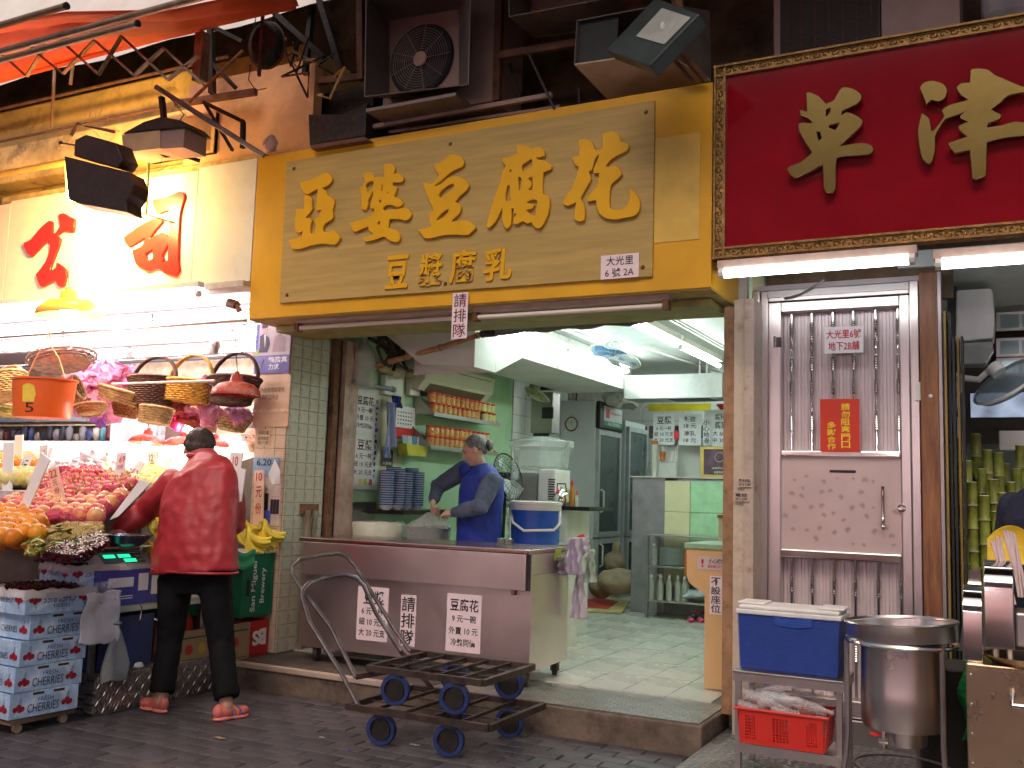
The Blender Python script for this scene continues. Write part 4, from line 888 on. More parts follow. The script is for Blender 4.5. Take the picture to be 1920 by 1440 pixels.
for a in ([(-3.62,6.5,2.93),(-3.62,10.0,2.93)], [(-2.55,6.5,2.93),(-2.55,12.5,2.93)], [(-3.3,9.2,2.93),(-3.1,10.2,2.9),(-2.9,12,2.9)]):
    MB().tube(a, .012, 6).single('ceiling_conduit', mWhite, 'thin white conduit running along the tofu shop ceiling' + {-3.62: ' beside the duct', -2.55: ' beside the right lamps', -3.3: ' behind the blue fan'}[a[0][0]], 'conduit')
# ceiling fan
def cage_fan(label, c, r, tilt, blade, cage, name='fan', wires=36, blades=4, depth=.05, cat='fan'):
    t = thing(name, label, cat, c); rot = tilt; T = lambda v: Vector(c)+rot @ Vector(v)
    mb = MB(); mb.tube([T((r*math.cos(a), r*math.sin(a), 0)) for a in [2*math.pi*k/32 for k in range(32)]], .007, 6, closed=True); mb.build('rim', cage, t, smooth=True)
    mb = MB()
    for k in range(wires):
        a = 2*math.pi*k/wires
        for sg in (1, -1):
            mb.tube([T((q*r*math.cos(a+.0*q), q*r*math.sin(a), sg*depth*(1-q**2.5))) for q in (.18, .5, .8, 1)], .0016, 3, caps=False)
    for sg in (1, -1):
        for q in (.45, .72): mb.tube([T((q*r*math.cos(a), q*r*math.sin(a), sg*depth*(1-q**2.5))) for a in [2*math.pi*k/24 for k in range(24)]], .002, 3, closed=True)
    o = mb.build('wire_cage', cage, t); o['kind'] = 'stuff'
    for k in range(blades):
        a0 = 2*math.pi*k/blades+.4
        MB().sheet(lambda u, v: T(((.16+.72*u)*r*math.cos(a0+(v-.45)*(1.25-.15*u)), (.16+.72*u)*r*math.sin(a0+(v-.45)*(1.25-.15*u)), (v-.5)*.05)), 6, 6).build('blade', blade, t, smooth=True, solid=.003)
    MB().lathe([(0,-depth*1.0),(.05,-depth*1.02),(.06,-depth*.8),(.02,-depth*.2),(0,-depth*.2)], c, 16, rot).build('badge', cage, t, smooth=True)
    return t, T
mFanW = M('fan_white', (.70,.72,.68), .4, var=.06); mFanB = M('fan_blade_blue', (.02,.22,.50), .3, var=.1)
t, T = cage_fan('white caged orbit fan with blue blades hanging from the tofu shop ceiling', Vector((-3.32, 8.55, 2.74)), .25, Matrix.Rotation(R(14), 3, 'Y') @ Matrix.Rotation(R(-16), 3, 'X'), mFanB, mFanW)
MB().lathe([(0,.03),(.04,.04),(.06,.08),(.055,.13),(.02,.15),(0,.15)], (-3.32,8.55,2.74), 16).build('motor', mFanW, t, smooth=True)
MB().tube([(-3.40,8.55,2.78),(-3.42,8.55,2.86),(-3.32,8.55,2.93),(-3.22,8.55,2.86),(-3.24,8.55,2.78)], .012, 6).cyl((-3.32,8.55,2.9),(-3.32,8.55,2.95),.04).build('yoke', mFanW, t, smooth=True)
c = P(1007, 740, Y=9.6); t, T = cage_fan('old beige wall fan tilted down beside the grey electric box', c, .15, Matrix.Rotation(R(22), 3, 'Y') @ Matrix.Rotation(R(-20), 3, 'X'), M('fan_blade_old', (.50,.48,.30), .5), M('fan_old', (.52,.52,.36), .5), wires=28)
MB().ball(c+Vector((-.04,.02,.09)), .065, 12).cyl(c+Vector((-.1,.1,.08)), c+Vector((-.2,.2,.02)), .02).build('motor', M('fan_old', (.52,.52,.36), .5), t, smooth=True)
c = P(954, 896, Y=7.8); t, T = cage_fan('black caged desk fan seen from the side behind the woman in blue', c, .225, Matrix.Rotation(R(74), 3, 'Y') @ Matrix.Rotation(R(5), 3, 'X'), M('fan_pale', (.45,.5,.5), .3, alpha=.8), mBlack, wires=30, depth=.07)
MB().cyl(c+Vector((-.02,.04,0)), c+Vector((-.16,.04,0)), .05).cyl(c+Vector((-.05,.04,0)), (c.x-.06, c.y+.04, 1.02), .015).build('stand', mBlack, t)
# air conditioner
t = thing('split_air_conditioner', 'cream split air conditioner on left wall of tofu shop above the jar shelves', 'air conditioner', (-4.9, 8.2, 2.37))
MB().prism([(-4.99,7.55,2.38),(-4.87,7.55,2.36),(-4.78,7.55,2.45),(-4.76,7.55,2.60),(-4.80,7.55,2.66),(-4.99,7.55,2.66)], (0,1.32,0)).build('casing', M('aircon_cream', (.66,.66,.50), .35, var=.05), t, bevel=.006)
MB().prism([(-4.872,7.68,2.353),(-4.80,7.68,2.425),(-4.795,7.68,2.42),(-4.865,7.68,2.348)], (0,1.05,0)).build('louvre', M('louvre_brown', (.16,.12,.07), .5), t)
bx(-4.765, -4.757, 7.6, 8.8, 2.565, 2.57).build('seam', mGrout, t)
# jar shelves
mJar = [M('jar_red', (.62,.26,.07), .12, var=.35, scale=30, stain=(.75,.5,.2), stains=40, stamt=.9), M('jar_amber', (.70,.42,.12), .12, var=.3, scale=30, stain=(.5,.1,.02), stains=40, stamt=.9), M('jar_pale', (.72,.66,.28), .12, var=.15, scale=30)]
mLid = M('jar_lid', (.62,.05,.03), .35)
jb = MB().lathe([(0,0),(.038,0),(.041,.006),(.041,.066),(.036,.074),(0,.074)], seg=12).mesh('jar', mJar[0], smooth=True)
jars = [jb]+[jb.copy(), jb.copy()]; jars[1].materials[0] = mJar[1]; jars[2].materials[0] = mJar[2]
jl = MB().lathe([(0,.074),(.039,.074),(.040,.077),(.040,.090),(.037,.093),(0,.093)], seg=12).mesh('lid', mLid, smooth=True)
random.seed(2)
for s, (z, nm, ya, yb) in enumerate(((1.852, 'lower', 7.66, 8.98), (2.158, 'upper', 7.70, 9.0))):
    t = thing('wall_shelf', 'steel wall shelf holding rows of red lidded jars, %s one' % nm, 'shelf', (-4.9, 8.3, z-.04), group='steel jar shelves on the green wall')
    bx(-4.99, -4.76, ya, yb, z-.014, z-.002).build('shelf_board', mSteelD, t)
    bx(-4.765, -4.757, ya, yb, z-.035, z+.002).build('lip', mSteelD, t)
    for y in (ya, yb-.01): MB().prism([(-4.99,y,z-.002),(-4.77,y,z-.002),(-4.99,y,z+.20)], (0,.008,0)).build('side_plate', mSteelD, t)
    for tier in (0, 1):
        for k in range(14):
            y = ya+.06+k*.090
            if nm == 'upper' and tier == 0 and k > 9 and k < 11: continue
            if nm == 'lower' and tier == 1 and k > 12: continue
            pale = k > (9 if tier == 0 else 10)
            kind = 2 if pale else random.choice((0, 1, 1) if k > 3 else (0, 0, 1))
            if nm == 'upper' and tier: y -= .035
            word = 'pale' if pale else 'amber'
            end = 'street end' if k == 0 else 'far end'
            j = thing('food_jar', 'red lidded jar of %s bean curd, %s row of %s shelf%s' % (word, 'top' if tier else 'bottom', nm, ', '+end if k in (0, 13) else ''), 'jar', (-4.81, y, z+tier*.095), group='jars of bean curd on the wall shelves')
            inst(jars[kind], 'glass', (-4.81, y, z+tier*.095), parent=j); inst(jl, 'lid', (-4.81, y, z+tier*.095), parent=j)
# wall clutter by the entrance
A = RX(655, 721, 710, 918, -4.99)
t = thing('menu_board', 'long white wall board with two printed price papers left of the towels', 'menu board', A.at(.5, 0))
slab(A, .006).build('board', M('board_white', (.70,.74,.72), .4, var=.04), t, bevel=.002)
paper(t, RX(664, 735, 702, 810, -4.984), [('豆腐花', .1, .1, .93, .33), ('9 元一碗', .16, .38, .88, .52), ('外賣 10 元', .06, .58, .94, .72), ('冷熱同價', .1, .78, .88, .91)], mPaper, mInk, 'price_paper')
paper(t, RX(660, 817, 700, 897, -4.984), [('豆漿', .2, .08, .9, .34), ('6 元一杯', .15, .4, .88, .54), ('細 10 元支', .06, .6, .94, .73), ('大 20 元支', .06, .79, .94, .92)], mPaper, mInk, 'price_paper')
random.seed(4)
for k in range(14): slab(A.sub(.84, .12+.055*k, .84+random.uniform(.03,.09), .13+.055*k+random.uniform(.01,.03)), .001, .007).build('printed_mark', random.choice((mInk, M('mark_blue', (.05,.12,.35), .6), M('mark_green', (.1,.3,.08), .6))), t)
for k, c in enumerate(((.7,.55,.1),(.6,.6,.1),(.5,.1,.1))): slab(A.sub(.36+.17*k, .05, .47+.17*k, .10), .001, .007).build('printed_mark', M('mark%d' % k, c, .6), t)
A = RX(646, 868, 654, 888, -4.99); slab(A, .002).single('small_sticker', mPaper, 'small white sticker low on green wall left of the menu board', 'sticker')
mJug = M('jug_plastic', (.85,.88,.84), .1, alpha=.35)
p = P(683, 690, X=-4.9)
MB().lathe([(0,-.16),(.09,-.16),(.1,-.14),(.1,-.02),(.095,0),(.1,.02),(.1,.12),(.05,.19),(.025,.21),(.025,.25),(0,.25)], p, 20).single('water_jug', mJug, 'clear plastic water jug hanging high in the corner above menu board', 'jug', smooth=True)
MB().tube([P(661, 640, X=-4.95), P(664, 690, X=-4.95), P(663, 715, X=-4.95)], [.012,.014,.012], 8).single('red_sausage_string', M('sausage', (.4,.08,.05), .5, var=.4, scale=30), 'thin red cord hanging at the left of the water jug', 'cord')
a, b = P(662, 715, X=-4.93), P(739, 731, X=-4.93); t = MB(); t.cyl(a, b, .022, seg=12).cyl(b-(b-a).normalized()*.04, b, .027, seg=12).cyl(P(680, 718, X=-4.93), P(693, 697, X=-4.93), .016)
t.single('grey_pipe', M('pvc_grey', (.20,.23,.24), .4), 'grey plastic pipe bracket above the menu board', 'pipe')
a, b = P(700, 686, Y=6.9), P(921, 621, Y=6.5); pts = [a+(b-a)*k/10+Vector((0,0,-.01*math.sin(k/10*3.14))) for k in range(11)]
t = thing('bamboo_pole', 'orange brown bamboo pole hung slanting below the header by the paper strip', 'pole', a)
MB().tube(pts, [.024-.0004*k for k in range(11)], 10).build('pole', M('bamboo', (.50,.24,.12), .4, var=.25, scale=8, stain=(.2,.08,.04), stains=9), t, smooth=True)
for k in (3, 6, 9): MB().cyl(pts[k]-(b-a).normalized()*.004, pts[k]+(b-a).normalized()*.004, .027).build('node', mRust, t)
MB().cyl(pts[9]+(b-a)*.03, b+(b-a)*.08, .03, seg=10).build('tape', mBlack, t)
c = P(733, 645, X=-4.75); t = MB(); random.seed(6)
for k in range(7): t.tube([c+Vector((random.uniform(-.05,.05), random.uniform(-.3,.25), random.uniform(-.22,.12))) for _ in range(4)], random.uniform(.01,.03), 7)
t.single('hanging_clutter', M('clutter_dark', (.045,.04,.03), .6, var=.4, scale=14), 'dark tangle of straps and hoses in top left corner of tofu shop', 'hoses', smooth=True)
for i, (x, y, s, col) in enumerate(((722, 690, .07, (.40,.34,.16)), (745, 697, .075, (.42,.38,.24)), (770, 700, .06, (.30,.24,.14)))):
    c = P(x, y, X=-4.86); t = MB().ball(c, s, 14, (.8, 1.3, .75))
    q = remesh(t, .012, 2, .012, 14); q.single('hanging_pouch', M('pouch%d' % i, col, .6, var=.3), ['khaki pouch hanging nearest the water jug', 'olive pouch hanging between two other pouches', 'brown pouch hanging nearest the air conditioner'][i], 'pouch', 'pouches hanging high by the air conditioner', smooth=True)
A = RX(722, 706, 756, 742, -4.93); slab(A, .05, -.05).single('white_wall_unit', mWhite, 'white control box on the wall behind hanging towels', 'control box', bevel=.004)
A = RX(766, 722, 785, 742, -4.95); slab(A, .05, -.03).single('white_switch_box', mWhite, 'small white switch box beside the upper jar shelf', 'switch box', bevel=.004)
for i, (x0, x1, y0, y1, col) in enumerate(((720, 742, 755, 838, (.30,.34,.55)), (716, 728, 838, 858, (.25,.38,.62)), (731, 752, 743, 764, (.03,.05,.25)))):
    A = RX(x0, y0, x1, y1, -4.9)
    t = MB().sheet(lambda u, v: A.at(u*(.75+.35*(1-v)), v, .02+.025*math.sin(u*11+v*2)), 14, 12)
    t.single('towel', M('towel%d' % i, col, .95, var=.15, bump=.5, bscale=80), ['long lilac blue towel hanging beside wall calendar', 'pale blue cloth end below the lilac towel', 'dark navy rag bundled above the wall calendar'][i], 'towel', 'towels hanging by the calendar', solid=.006)
A = RX(740, 762, 777, 821, -4.97); t = thing('wall_calendar', 'wall calendar with white date page over red pad above yellow basket', 'calendar', A.at(.5, 0))
slab(A.sub(0, .32, 1, 1), .004).build('date_page', mPaper, t); slab(A.sub(-.02, 0, 1, .3), .012).build('pad', M('cal_red', (.6,.03,.03), .5), t)
for r_ in range(4):
    for c_ in range(6): slab(A.sub(.12+.13*c_, .42+.12*r_, .18+.13*c_, .46+.12*r_), .0008, .0045).build('date_mark', mInk if c_ else M('mark2', (.5,.1,.1), .6), t)
A = RX(744, 833, 786, 855, -4.93); t = thing('yellow_wall_basket', 'small yellow plastic basket of packets under the calendar', 'basket', A.at(.5, 0))
MB().prism([A.at(.1,0), A.at(.88,0), A.at(1,.9), A.at(0,1)], (.10,0,0)).build('body', M('basket_yellow', (.55,.52,.05), .5, var=.15), t, bevel=.003)
for k, c in enumerate(((.3,.5,.6),(.6,.6,.6),(.1,.25,.5),(.6,.6,.55))): slab(Rect(A.at(.1+.2*k, .9, .03), A.U*.2, A.V*.8+Vector((0,.01*k-.02,0))), .012).build('packet', M('packet%d' % k, c, .3), t)
A = RX(715, 843, 736, 874, -4.985); t = thing('dark_poster', 'small dark poster with white characters on the cream strip', 'poster', A.at(.5, 0)); paper(t, A, [('入廚秘', .08, .72, .9, .93, M('ink_white', (.8,.8,.8), .6))], M('poster_dark', (.06,.04,.035), .5, var=.5, scale=14), mInk, 'sheet')
# bowls on the black ledge
bx(-4.99, -4.62, 7.05, 8.35, 1.225, 1.262).single('black_ledge', mBlack, 'black wall ledge carrying the stacks of bowls', 'ledge')
bw = MB().lathe([(0,0),(.03,0),(.03,.008),(.05,.02),(.062,.045),(.064,.05),(.061,.05),(.045,.02),(0,.014)], seg=20)
mBowl = M('bowl_white', (.62,.68,.72), .15, var=.05); mBowlB = M('bowl_rim_blue', (.06,.12,.30), .2, var=.3, scale=40)
me = bw.mesh('body', mBowl, smooth=True); mr = MB().lathe([(.0655,.041),(.0662,.049),(.0640,.0515)], seg=20).mesh('blue_rim', mBowlB, smooth=True)
for si, (px, X, n, wd) in enumerate(((725, -4.72, 15, 'nearest the street'), (746, -4.72, 16, 'second from the street'), (761, -4.72, 15, 'third from the street'), (781, -4.72, 15, 'fourth from the street'), (736, -4.88, 17, 'behind, nearest the street'), (771, -4.88, 17, 'behind, far end'))):
    y = P(px, 920, X=X).y
    for k in range(n):
        z = 1.262+(.0 if k == 0 else .02*k)
        b_ = thing('bowl', 'blue rimmed bowl %s the stack %s' % ('at the bottom of' if k == 0 else 'on top of' if k == n-1 else 'inside', wd), 'bowl', (X, y, z), group='stacked bowls, stack '+wd)
        inst(me, 'body', (X, y, z), parent=b_); inst(mr, 'blue_rim', (X, y, z), parent=b_)
# inner worktops
t = thing('left_worktop', 'steel worktop behind the left half of the serving counter', 'worktop', (-4.6, 6.9, .182)); bx(-4.96, -4.32, 6.62, 7.4, .95, 1.0).build('top', mSteelD, t); bx(-4.94, -4.34, 6.64, 7.38, .182, .949).build('base', mSteelD, t)
p = P(708, 1000, Y=6.9); c = Vector((p.x, 6.9, 1.001))
t = thing('foam_tub', 'round foam tub wrapped in clear plastic on worktop left of the woman', 'tub', c)
MB().lathe([(0,0),(.20,0),(.215,.14),(.205,.155),(.19,.14),(.18,.06),(0,.06)], c, 32).build('tub', M('foam_cream', (.66,.68,.50), .6, var=.1), t, smooth=True)
def crumple(mb, amp, sc, seed=0):
    for v in mb.bm.verts:
        p = v.co*sc+Vector((seed, 0, 0)); v.co += Vector((noise.noise(p), noise.noise(p+Vector((5,0,0))), noise.noise(p+Vector((0,9,0)))))*amp
    return mb
crumple(MB().lathe([(.205,-.0),(.222,.05),(.228,.14),(.216,.165),(.19,.16),(.17,.11),(.15,.07)], c, 60), .008, 20).build('plastic_wrap', mFilm, t, smooth=True)
p = P(803, 1000, Y=6.95); c = Vector((p.x, 6.95, .99)); t = thing('rubbish_tub', 'black rimmed tub lined with clear bag held open by the woman', 'tub', c)
MB().lathe([(0,-.3),(.14,-.3),(.17,.12),(.19,.14),(.18,.15),(.15,.12),(0,.0)], c, 24).build('tub', M('dark_tub', (.03,.035,.035), .4), t, smooth=True)
crumple(MB().lathe([(.17,-.1),(.19,.10),(.195,.15),(.17,.17),(.12,.20),(.05,.25)], c, 48), .03, 9).build('liner_bag', mFilm, t, smooth=True)
t = thing('right_worktop', 'white worktop cabinet behind the right half of the serving counter', 'worktop', (-3.5, 7.5, .182)); bx(-3.72, -3.3, 7.1, 7.8, .98, 1.03).build('top', mSteelD, t); bx(-3.70, -3.32, 7.12, 7.78, .182, .979).build('base', mWhite, t)
# blue cooler tub
w_ = (P(1047, 970, Y=7.35).x-P(960, 970, Y=7.35).x)/2; c = Vector((P(1003, 1005, Y=7.35).x, 7.35, 1.031)); zt = P(1003, 941, Y=7.35).z-1.031
t = thing('drinks_cooler_tub', 'round blue insulated tub with white lid and swing handle behind the counter', 'cooler', c)
MB().lathe([(0,0),(w_*.93,0),(w_*.97,zt*.82),(0,zt*.82)], c, 32).build('body', M('tub_blue', (.02,.09,.45), .35, var=.08), t, smooth=True)
MB().lathe([(w_*.98,zt*.80),(w_*1.0,zt*.84),(w_,zt*.93),(w_*1.04,zt*.94),(w_*1.04,zt*1.0),(w_*.9,zt*1.02),(0,zt*1.02)], c, 32).build('lid', mWhite, t, smooth=True)
MB().tube([c+Vector((-w_*.9,-.08,zt*.8)), c+Vector((-w_*.45,-w_*1.05,zt*.5)), c+Vector((w_*.1,-w_*1.2,zt*.32)), c+Vector((w_*1.15,-w_*.75,zt*.36)), c+Vector((w_*1.25,-.1,zt*.5)), c+Vector((w_*1.0,.02,zt*.8))], .011, 8).build('handle', mWhite, t, smooth=True)
# side table with drinks machine, kettle, bottles
t = thing('side_table', 'dark topped white side table carrying the drinks dispenser', 'table', (-3.95, 8.35, .182)); bx(-4.35, -3.36, 8.1, 8.7, 1.30, 1.335).build('top', mBlack, t); bx(-4.05, -3.6, 8.12, 8.68, .182, 1.299).build('base', mWhite, t)
t = thing('drink_dispenser', 'drinks dispenser with wide clear tank on grey and white base', 'drink dispenser', (-4.0, 8.35, 1.336))
A = RY(966, 886, 1006, 936, 8.2); bx(A.O.x, A.O.x+A.U.x, 8.2, 8.5, 1.336, A.O.z+A.V.z).build('base', M('machine_grey', (.35,.35,.33), .35, .3), t, bevel=.01)
A = RY(1009, 880, 1040, 936, 8.15); bx(A.O.x, A.O.x+A.U.x, 8.15, 8.5, 1.336, A.O.z+A.V.z).build('tap_unit', mWhite, t, bevel=.008)
for k in range(9): bx(A.O.x+A.U.x*.62, A.O.x+A.U.x+.004, 8.146, 8.149, 1.39+k*.022, 1.40+k*.022).build('vent_slit', mBlack, t)
c = P(1010, 882, Y=8.35); c2 = P(1010, 822, Y=8.35)
MB().lathe([(.15,0),(.26,.03),(.27,.18),(.31,.22),(.31,c2.z-c.z-.02),(.10,c2.z-c.z+.02),(0,c2.z-c.z+.02)], (c.x, 8.4, c.z), 8, sy=.7, rot=Matrix.Rotation(R(22), 3, 'Z')).build('tank', M('tank_plastic', (.62,.72,.68), .12, alpha=.38), t, bevel=.01)
c = P(1052, 945, Y=8.2); c.z = 1.336; t = thing('kettle', 'small round steel kettle on the side table among sauce bottles', 'kettle', c)
MB().lathe([(0,0),(.07,0),(.085,.05),(.07,.11),(.03,.14),(.012,.15),(.012,.17),(0,.18)], c, 20).build('body', mSteelP, t, smooth=True)
MB().tube([c+Vector((-.05,0,.12)), c+Vector((-.04,0,.2)), c+Vector((.04,0,.2)), c+Vector((.05,0,.12))], .007, 6).build('handle', mBlack, t)
for px, h, r_, col, capc, lb in ((1045,.11,.028,(.62,.62,.58),(.6,.03,.03),'squat white sauce bottle with red cap beside the kettle'),(1072,.19,.026,(.45,.20,.03),(.6,.03,.03),'tall amber sauce bottle with red cap right of kettle'),(1081,.10,.016,(.6,.6,.5),(.6,.03,.03),'slim pale bottle with red spout at right end of side table'),(1062,.2,.02,(.5,.5,.2),(.6,.6,.5),'slim yellow bottle behind the kettle')):
    c = P(px, 945, Y=8.14 if px != 1062 else 8.45); c.z = 1.336; t = thing('sauce_bottle', lb, 'bottle', c, group='sauce bottles on the side table')
    MB().lathe([(0,0),(r_,0),(r_*1.05,h*.3),(r_,h*.7),(r_*.6,h*.86),(r_*.5,h),(0,h)], c, 14).build('body', M('sauce'+str(px), col, .15), t, smooth=True)
    MB().lathe([(0,h),(r_*.62,h),(r_*.5,h+.02),(r_*.2,h+.045),(0,h+.05)], c, 12).build('cap', M('cap%s' % capc[0], capc, .4), t, smooth=True)
# fridges
def fridge(label, x0, x1, y0, y1, z1, head):
    t = thing('glass_door_fridge', label, 'fridge', ((x0+x1)/2, (y0+y1)/2, .182), group='tall fridges along the left wall')
    bx(x0, x1-.04, y0, y1, .182, z1-.0).build('cabinet', M('fridge_white', (.56,.62,.64), .35, var=.04), t, bevel=.01)
    if head:
        bx(x1-.039, x1+.02, y0+.01, y1, z1-.34, z1-.01).build('header', mBlack, t, bevel=.01)
        A = Rect((x1+.021, y0+.12, z1-.30), (0, y1-y0-.16, 0), (0, 0, .24)); s = slab(A, .004).build('light_panel', M('fridge_sign', (.55,.60,.60), .4), t)
        slab(A.sub(0, 0, 1, .25), .002, .005).build('green_band', M('fridge_green', (.03,.22,.13), .4), t)
        slab(A.sub(.1, .4, .28, .85), .002, .005).build('red_mark', mRedInk, t)
        mb = MB(); put_text(mb, 'Refrigerator', A.sub(.34, .58, .92, .78), .006, .01); mb.build('lettering', mRedInk, t)
        mb = MB(); put_text(mb, 'ALL FRESH', A.sub(.2, .05, .85, .2), .008, .01); mb.build('lettering', mWhite, t)
    zt = z1-.36 if head else z1-.08
    for za, zb in ((.95, zt), (.30, .93)):
        d = MB(); y0_, y1_ = y0+.01, y1-.01
        for a in ((y0_, y1_, zb-.06, zb), (y0_, y1_, za, za+.06), (y0_, y0_+.05, za+.061, zb-.061), (y1_-.05, y1_, za+.061, zb-.061)): d.box(x1-.038, x1+.012, *a)
        d = d.build('door', M('fridge_frame', (.45,.50,.50), .4, .3), t); slabm = MB().box(x1-.03, x1-.01, y0_+.051, y1_-.051, za+.061, zb-.061).build('pane', M('fridge_glass', (.06,.09,.09), .08, var=.2), d)
        MB().tube([(x1+.012, y0+.10, za+.3), (x1+.05, y0+.10, za+.32), (x1+.05, y0+.10, za+.55), (x1+.012, y0+.10, za+.57)], .012, 8).build('handle', mWhite if head else mBlack, d)
fridge('near tall fridge with black sign header and glass doors', -4.98, -4.47, 11.0, 11.78, 2.60, True)
fridge('far glass door fridge partly hidden behind the near one', -4.98, -4.40, 11.85, 12.6, 2.42, False)
p = P(1072, 795, Y=10.99); t = thing('wall_clock', 'round brown rimmed wall clock on the side of near fridge', 'clock', p); rt = Matrix.Rotation(R(90), 3, 'X')
MB().tube([p+Vector((.078*math.cos(a), -.01, .083*math.sin(a))) for a in [2*math.pi*k/28 for k in range(28)]], .009, 8, closed=True).build('rim', M('clock_brown', (.22,.08,.05), .4), t, smooth=True)
MB().lathe([(0,.006),(.075,.006),(.075,0),(0,0)], p, 28, rt).build('dial', M('dial', (.60,.66,.66), .4), t); MB().bar(p+Vector((0,-.012,0)), p+Vector((0,-.012,.05)), .004, .003).build('hand', mInk, t); MB().bar(p+Vector((0,-.012,0)), p+Vector((.012,-.012,-.03)), .004, .003).build('hand', mInk, t)
MB().lathe([(0,.008),(.026,.008),(.026,0),(0,0)], p+Vector((0,0,.105)), 16, rt).build('ornament', M('clock_cream', (.6,.55,.4), .4), t)
A = RY(995, 735, 1036, 812, 9.85); t = thing('electric_box', 'grey steel electric cabinet on tiled wall left of the fridge', 'electric box', A.at(.5, 0)); slab(A, .2, -.2).build('casing', mSteelD, t, bevel=.006); slab(A.sub(.55,.35,1.05,.62), .02, .0).build('meter', mBlack, t); slab(A.sub(.1,-.08,.8,.0), .03, -.05).build('bracket', mBlack, t)
A = RY(1000, 705, 1035, 730, 9.9); slab(A, .12, -.12).single('dark_bracket_box', mBlack, 'dark box bracket above the grey electric cabinet', 'box')
for k, pts in enumerate(([(1060,715),(1075,720),(1082,740),(1080,752)], [(1068,712),(1070,745)], [(1200,770),(1206,760),(1214,742),(1215,700)], [(1212,800),(1210,850)])):
    MB().tube([P(x, y, Y=10.9 if k < 2 else 13.1) for x, y in pts], .008 if k < 2 else .014, 6).single('wall_cable', [mBlack, mWhite, mWhite, mRust][k], ['black cable looping down above the near fridge', 'white cable above the near fridge', 'white pipe rising beside the far fridge', 'dark pipe low beside the far fridge'][k], 'cable')
c = P(1165, 748, Y=11.4); crumple(MB().ball(c+Vector((0,0,.0)), .17, 18, (1.1,1.6,.6)), .09, 7, 3).single('white_sack', M('sack_white', (.55,.56,.53), .7, var=.15), 'crumpled white sack lying on top of the near fridge', 'sack')
# rear serving cabinet
t = thing('rear_cabinet', 'rear counter cabinet with steel side and cream and green doors', 'cabinet', (-3.3, 10.6, .182))
A = lambda x0, y0, x1, y1: RY(x0, y0, x1, y1, 10.45)
a = A(1184, 896, 1246, 1142); bx(a.O.x, a.O.x+a.U.x, 10.45, 10.9, .182, 1.66).build('steel_side', M('violet_steel', (.42,.40,.45), .4, .7, var=.15), t, bevel=.004)
xr = P(1246, 950, Y=10.45).x+.003
bx(xr, -1.6, 10.47, 10.9, .182, 1.63).build('carcass', M('grey_box2', (.3,.3,.28), .6), t)
zm = P(1300, 961, Y=10.45).z; zb = P(1300, 1020, Y=10.45).z; xm = P(1294, 950, Y=10.45).x
for x0, x1, z0, z1, m_ in ((xr, xm-.003, zm+.003, 1.63, mCream), (xm+.003, -1.75, zm+.003, 1.63, M('mint_door', (.38,.68,.42), .35)), (xr, xm-.003, .5, zm-.003, mCream), (xm+.003, -1.75, .5, zm-.003, M('mint_door', (.38,.68,.42), .35))): bx(x0, x1, 10.445, 10.468, z0, z1).build('cabinet_door', m_, t, bevel=.002)
bx(a.O.x-.02, -1.6, 10.42, 10.92, 1.661, 1.675).build('counter_top', M('top_red_edge', (.55,.50,.45), .4), t)
bx(-3.72, -1.6, 10.8, 10.82, 1.676, 2.28).single('white_backboard', M('backboard', (.62,.68,.64), .35, var=.05), 'white backboard behind cups and price papers', 'board')
bx(-3.75, -1.6, 10.78, 10.799, 2.12, 2.26).single('dark_board_rail', M('rail_dark', (.10,.10,.10), .5), 'dark rail above the row of price papers', 'rail')
mP2 = M('paper_cool', (.74,.80,.84), .6)
def pp(lb, x0, y0, x1, y1, lines, Y=10.6, cl='paper sign'):
    t = thing('price_paper', lb, cl, P((x0+x1)/2, y1, Y=Y)); paper(t, RY(x0, y0, x1, y1, Y), lines, mP2, mInk, 'sheet')
pp('rear price paper headed with two large characters and three prices above the cups', 1225, 776, 1265, 834, [('豆漿', .18, .08, .86, .33), ('6 元一杯', .15, .40, .85, .54), ('細 10 元支', .05, .58, .95, .73), ('大 20 元支', .05, .77, .95, .91)])
pp('rear price paper listing two eighteen dollar items above the picture frame', 1273, 776, 1315, 835, [('麵豉', .25, .08, .75, .26), ('18 元', .22, .31, .78, .46), ('南乳', .25, .54, .75, .71), ('18 元', .22, .77, .78, .91)])
pp('widest rear price paper at the right edge of the tofu shop opening', 1321, 768, 1392, 837, [('腐乳', .28, .12, .55, .28), ('腐乳', .28, .33, .6, .52), ('大 60 元', .22, .58, .72, .72), ('中 30 元', .22, .77, .72, .90)], 10.62)
pp('narrow vertical warning paper between two rear price papers', 1318, 785, 1331, 834, vtext('小心地滑', .05, .03, .95, .97), 10.58)
p = P(1268, 810, Y=10.58); slab(RY(1264, 808, 1273, 824, 10.58), .01).single('red_charm', mRedInk, 'small red lucky charm hanging between two rear price papers', 'charm')
# picture frame, cups, straws
A = RY(1314, 838, 1400, 895, 10.55); t = thing('framed_certificate', 'gold framed dark certificate standing on the rear counter', 'picture frame', A.at(.5, 0)); slab(A, .012).build('print', M('print_dark', (.10,.06,.09), .3, var=.6, scale=7), t)
for s in (A.sub(0,0,1,.08), A.sub(0,.92,1,1), A.sub(0,.08,.08,.92), A.sub(.92,.08,1,.92)): slab(s, .022).build('frame_rail', M('frame_gold', (.55,.45,.12), .35, .5), t)
mb = MB(); c = A.at(.42, .66, .014)
mb.tube([c+Vector((.05*math.cos(a), 0, .05*math.sin(a))) for a in [2*math.pi*k/20 for k in range(20)]], .003, 4, closed=True).build('emblem', M('print_white', (.6,.62,.55), .4), t)
mb = MB(); put_text(mb, 'openrice 開飯', A.sub(.25, .25, .65, .36), .014, .02); mb.build('lettering', M('print_white', (.6,.62,.55), .4), t)
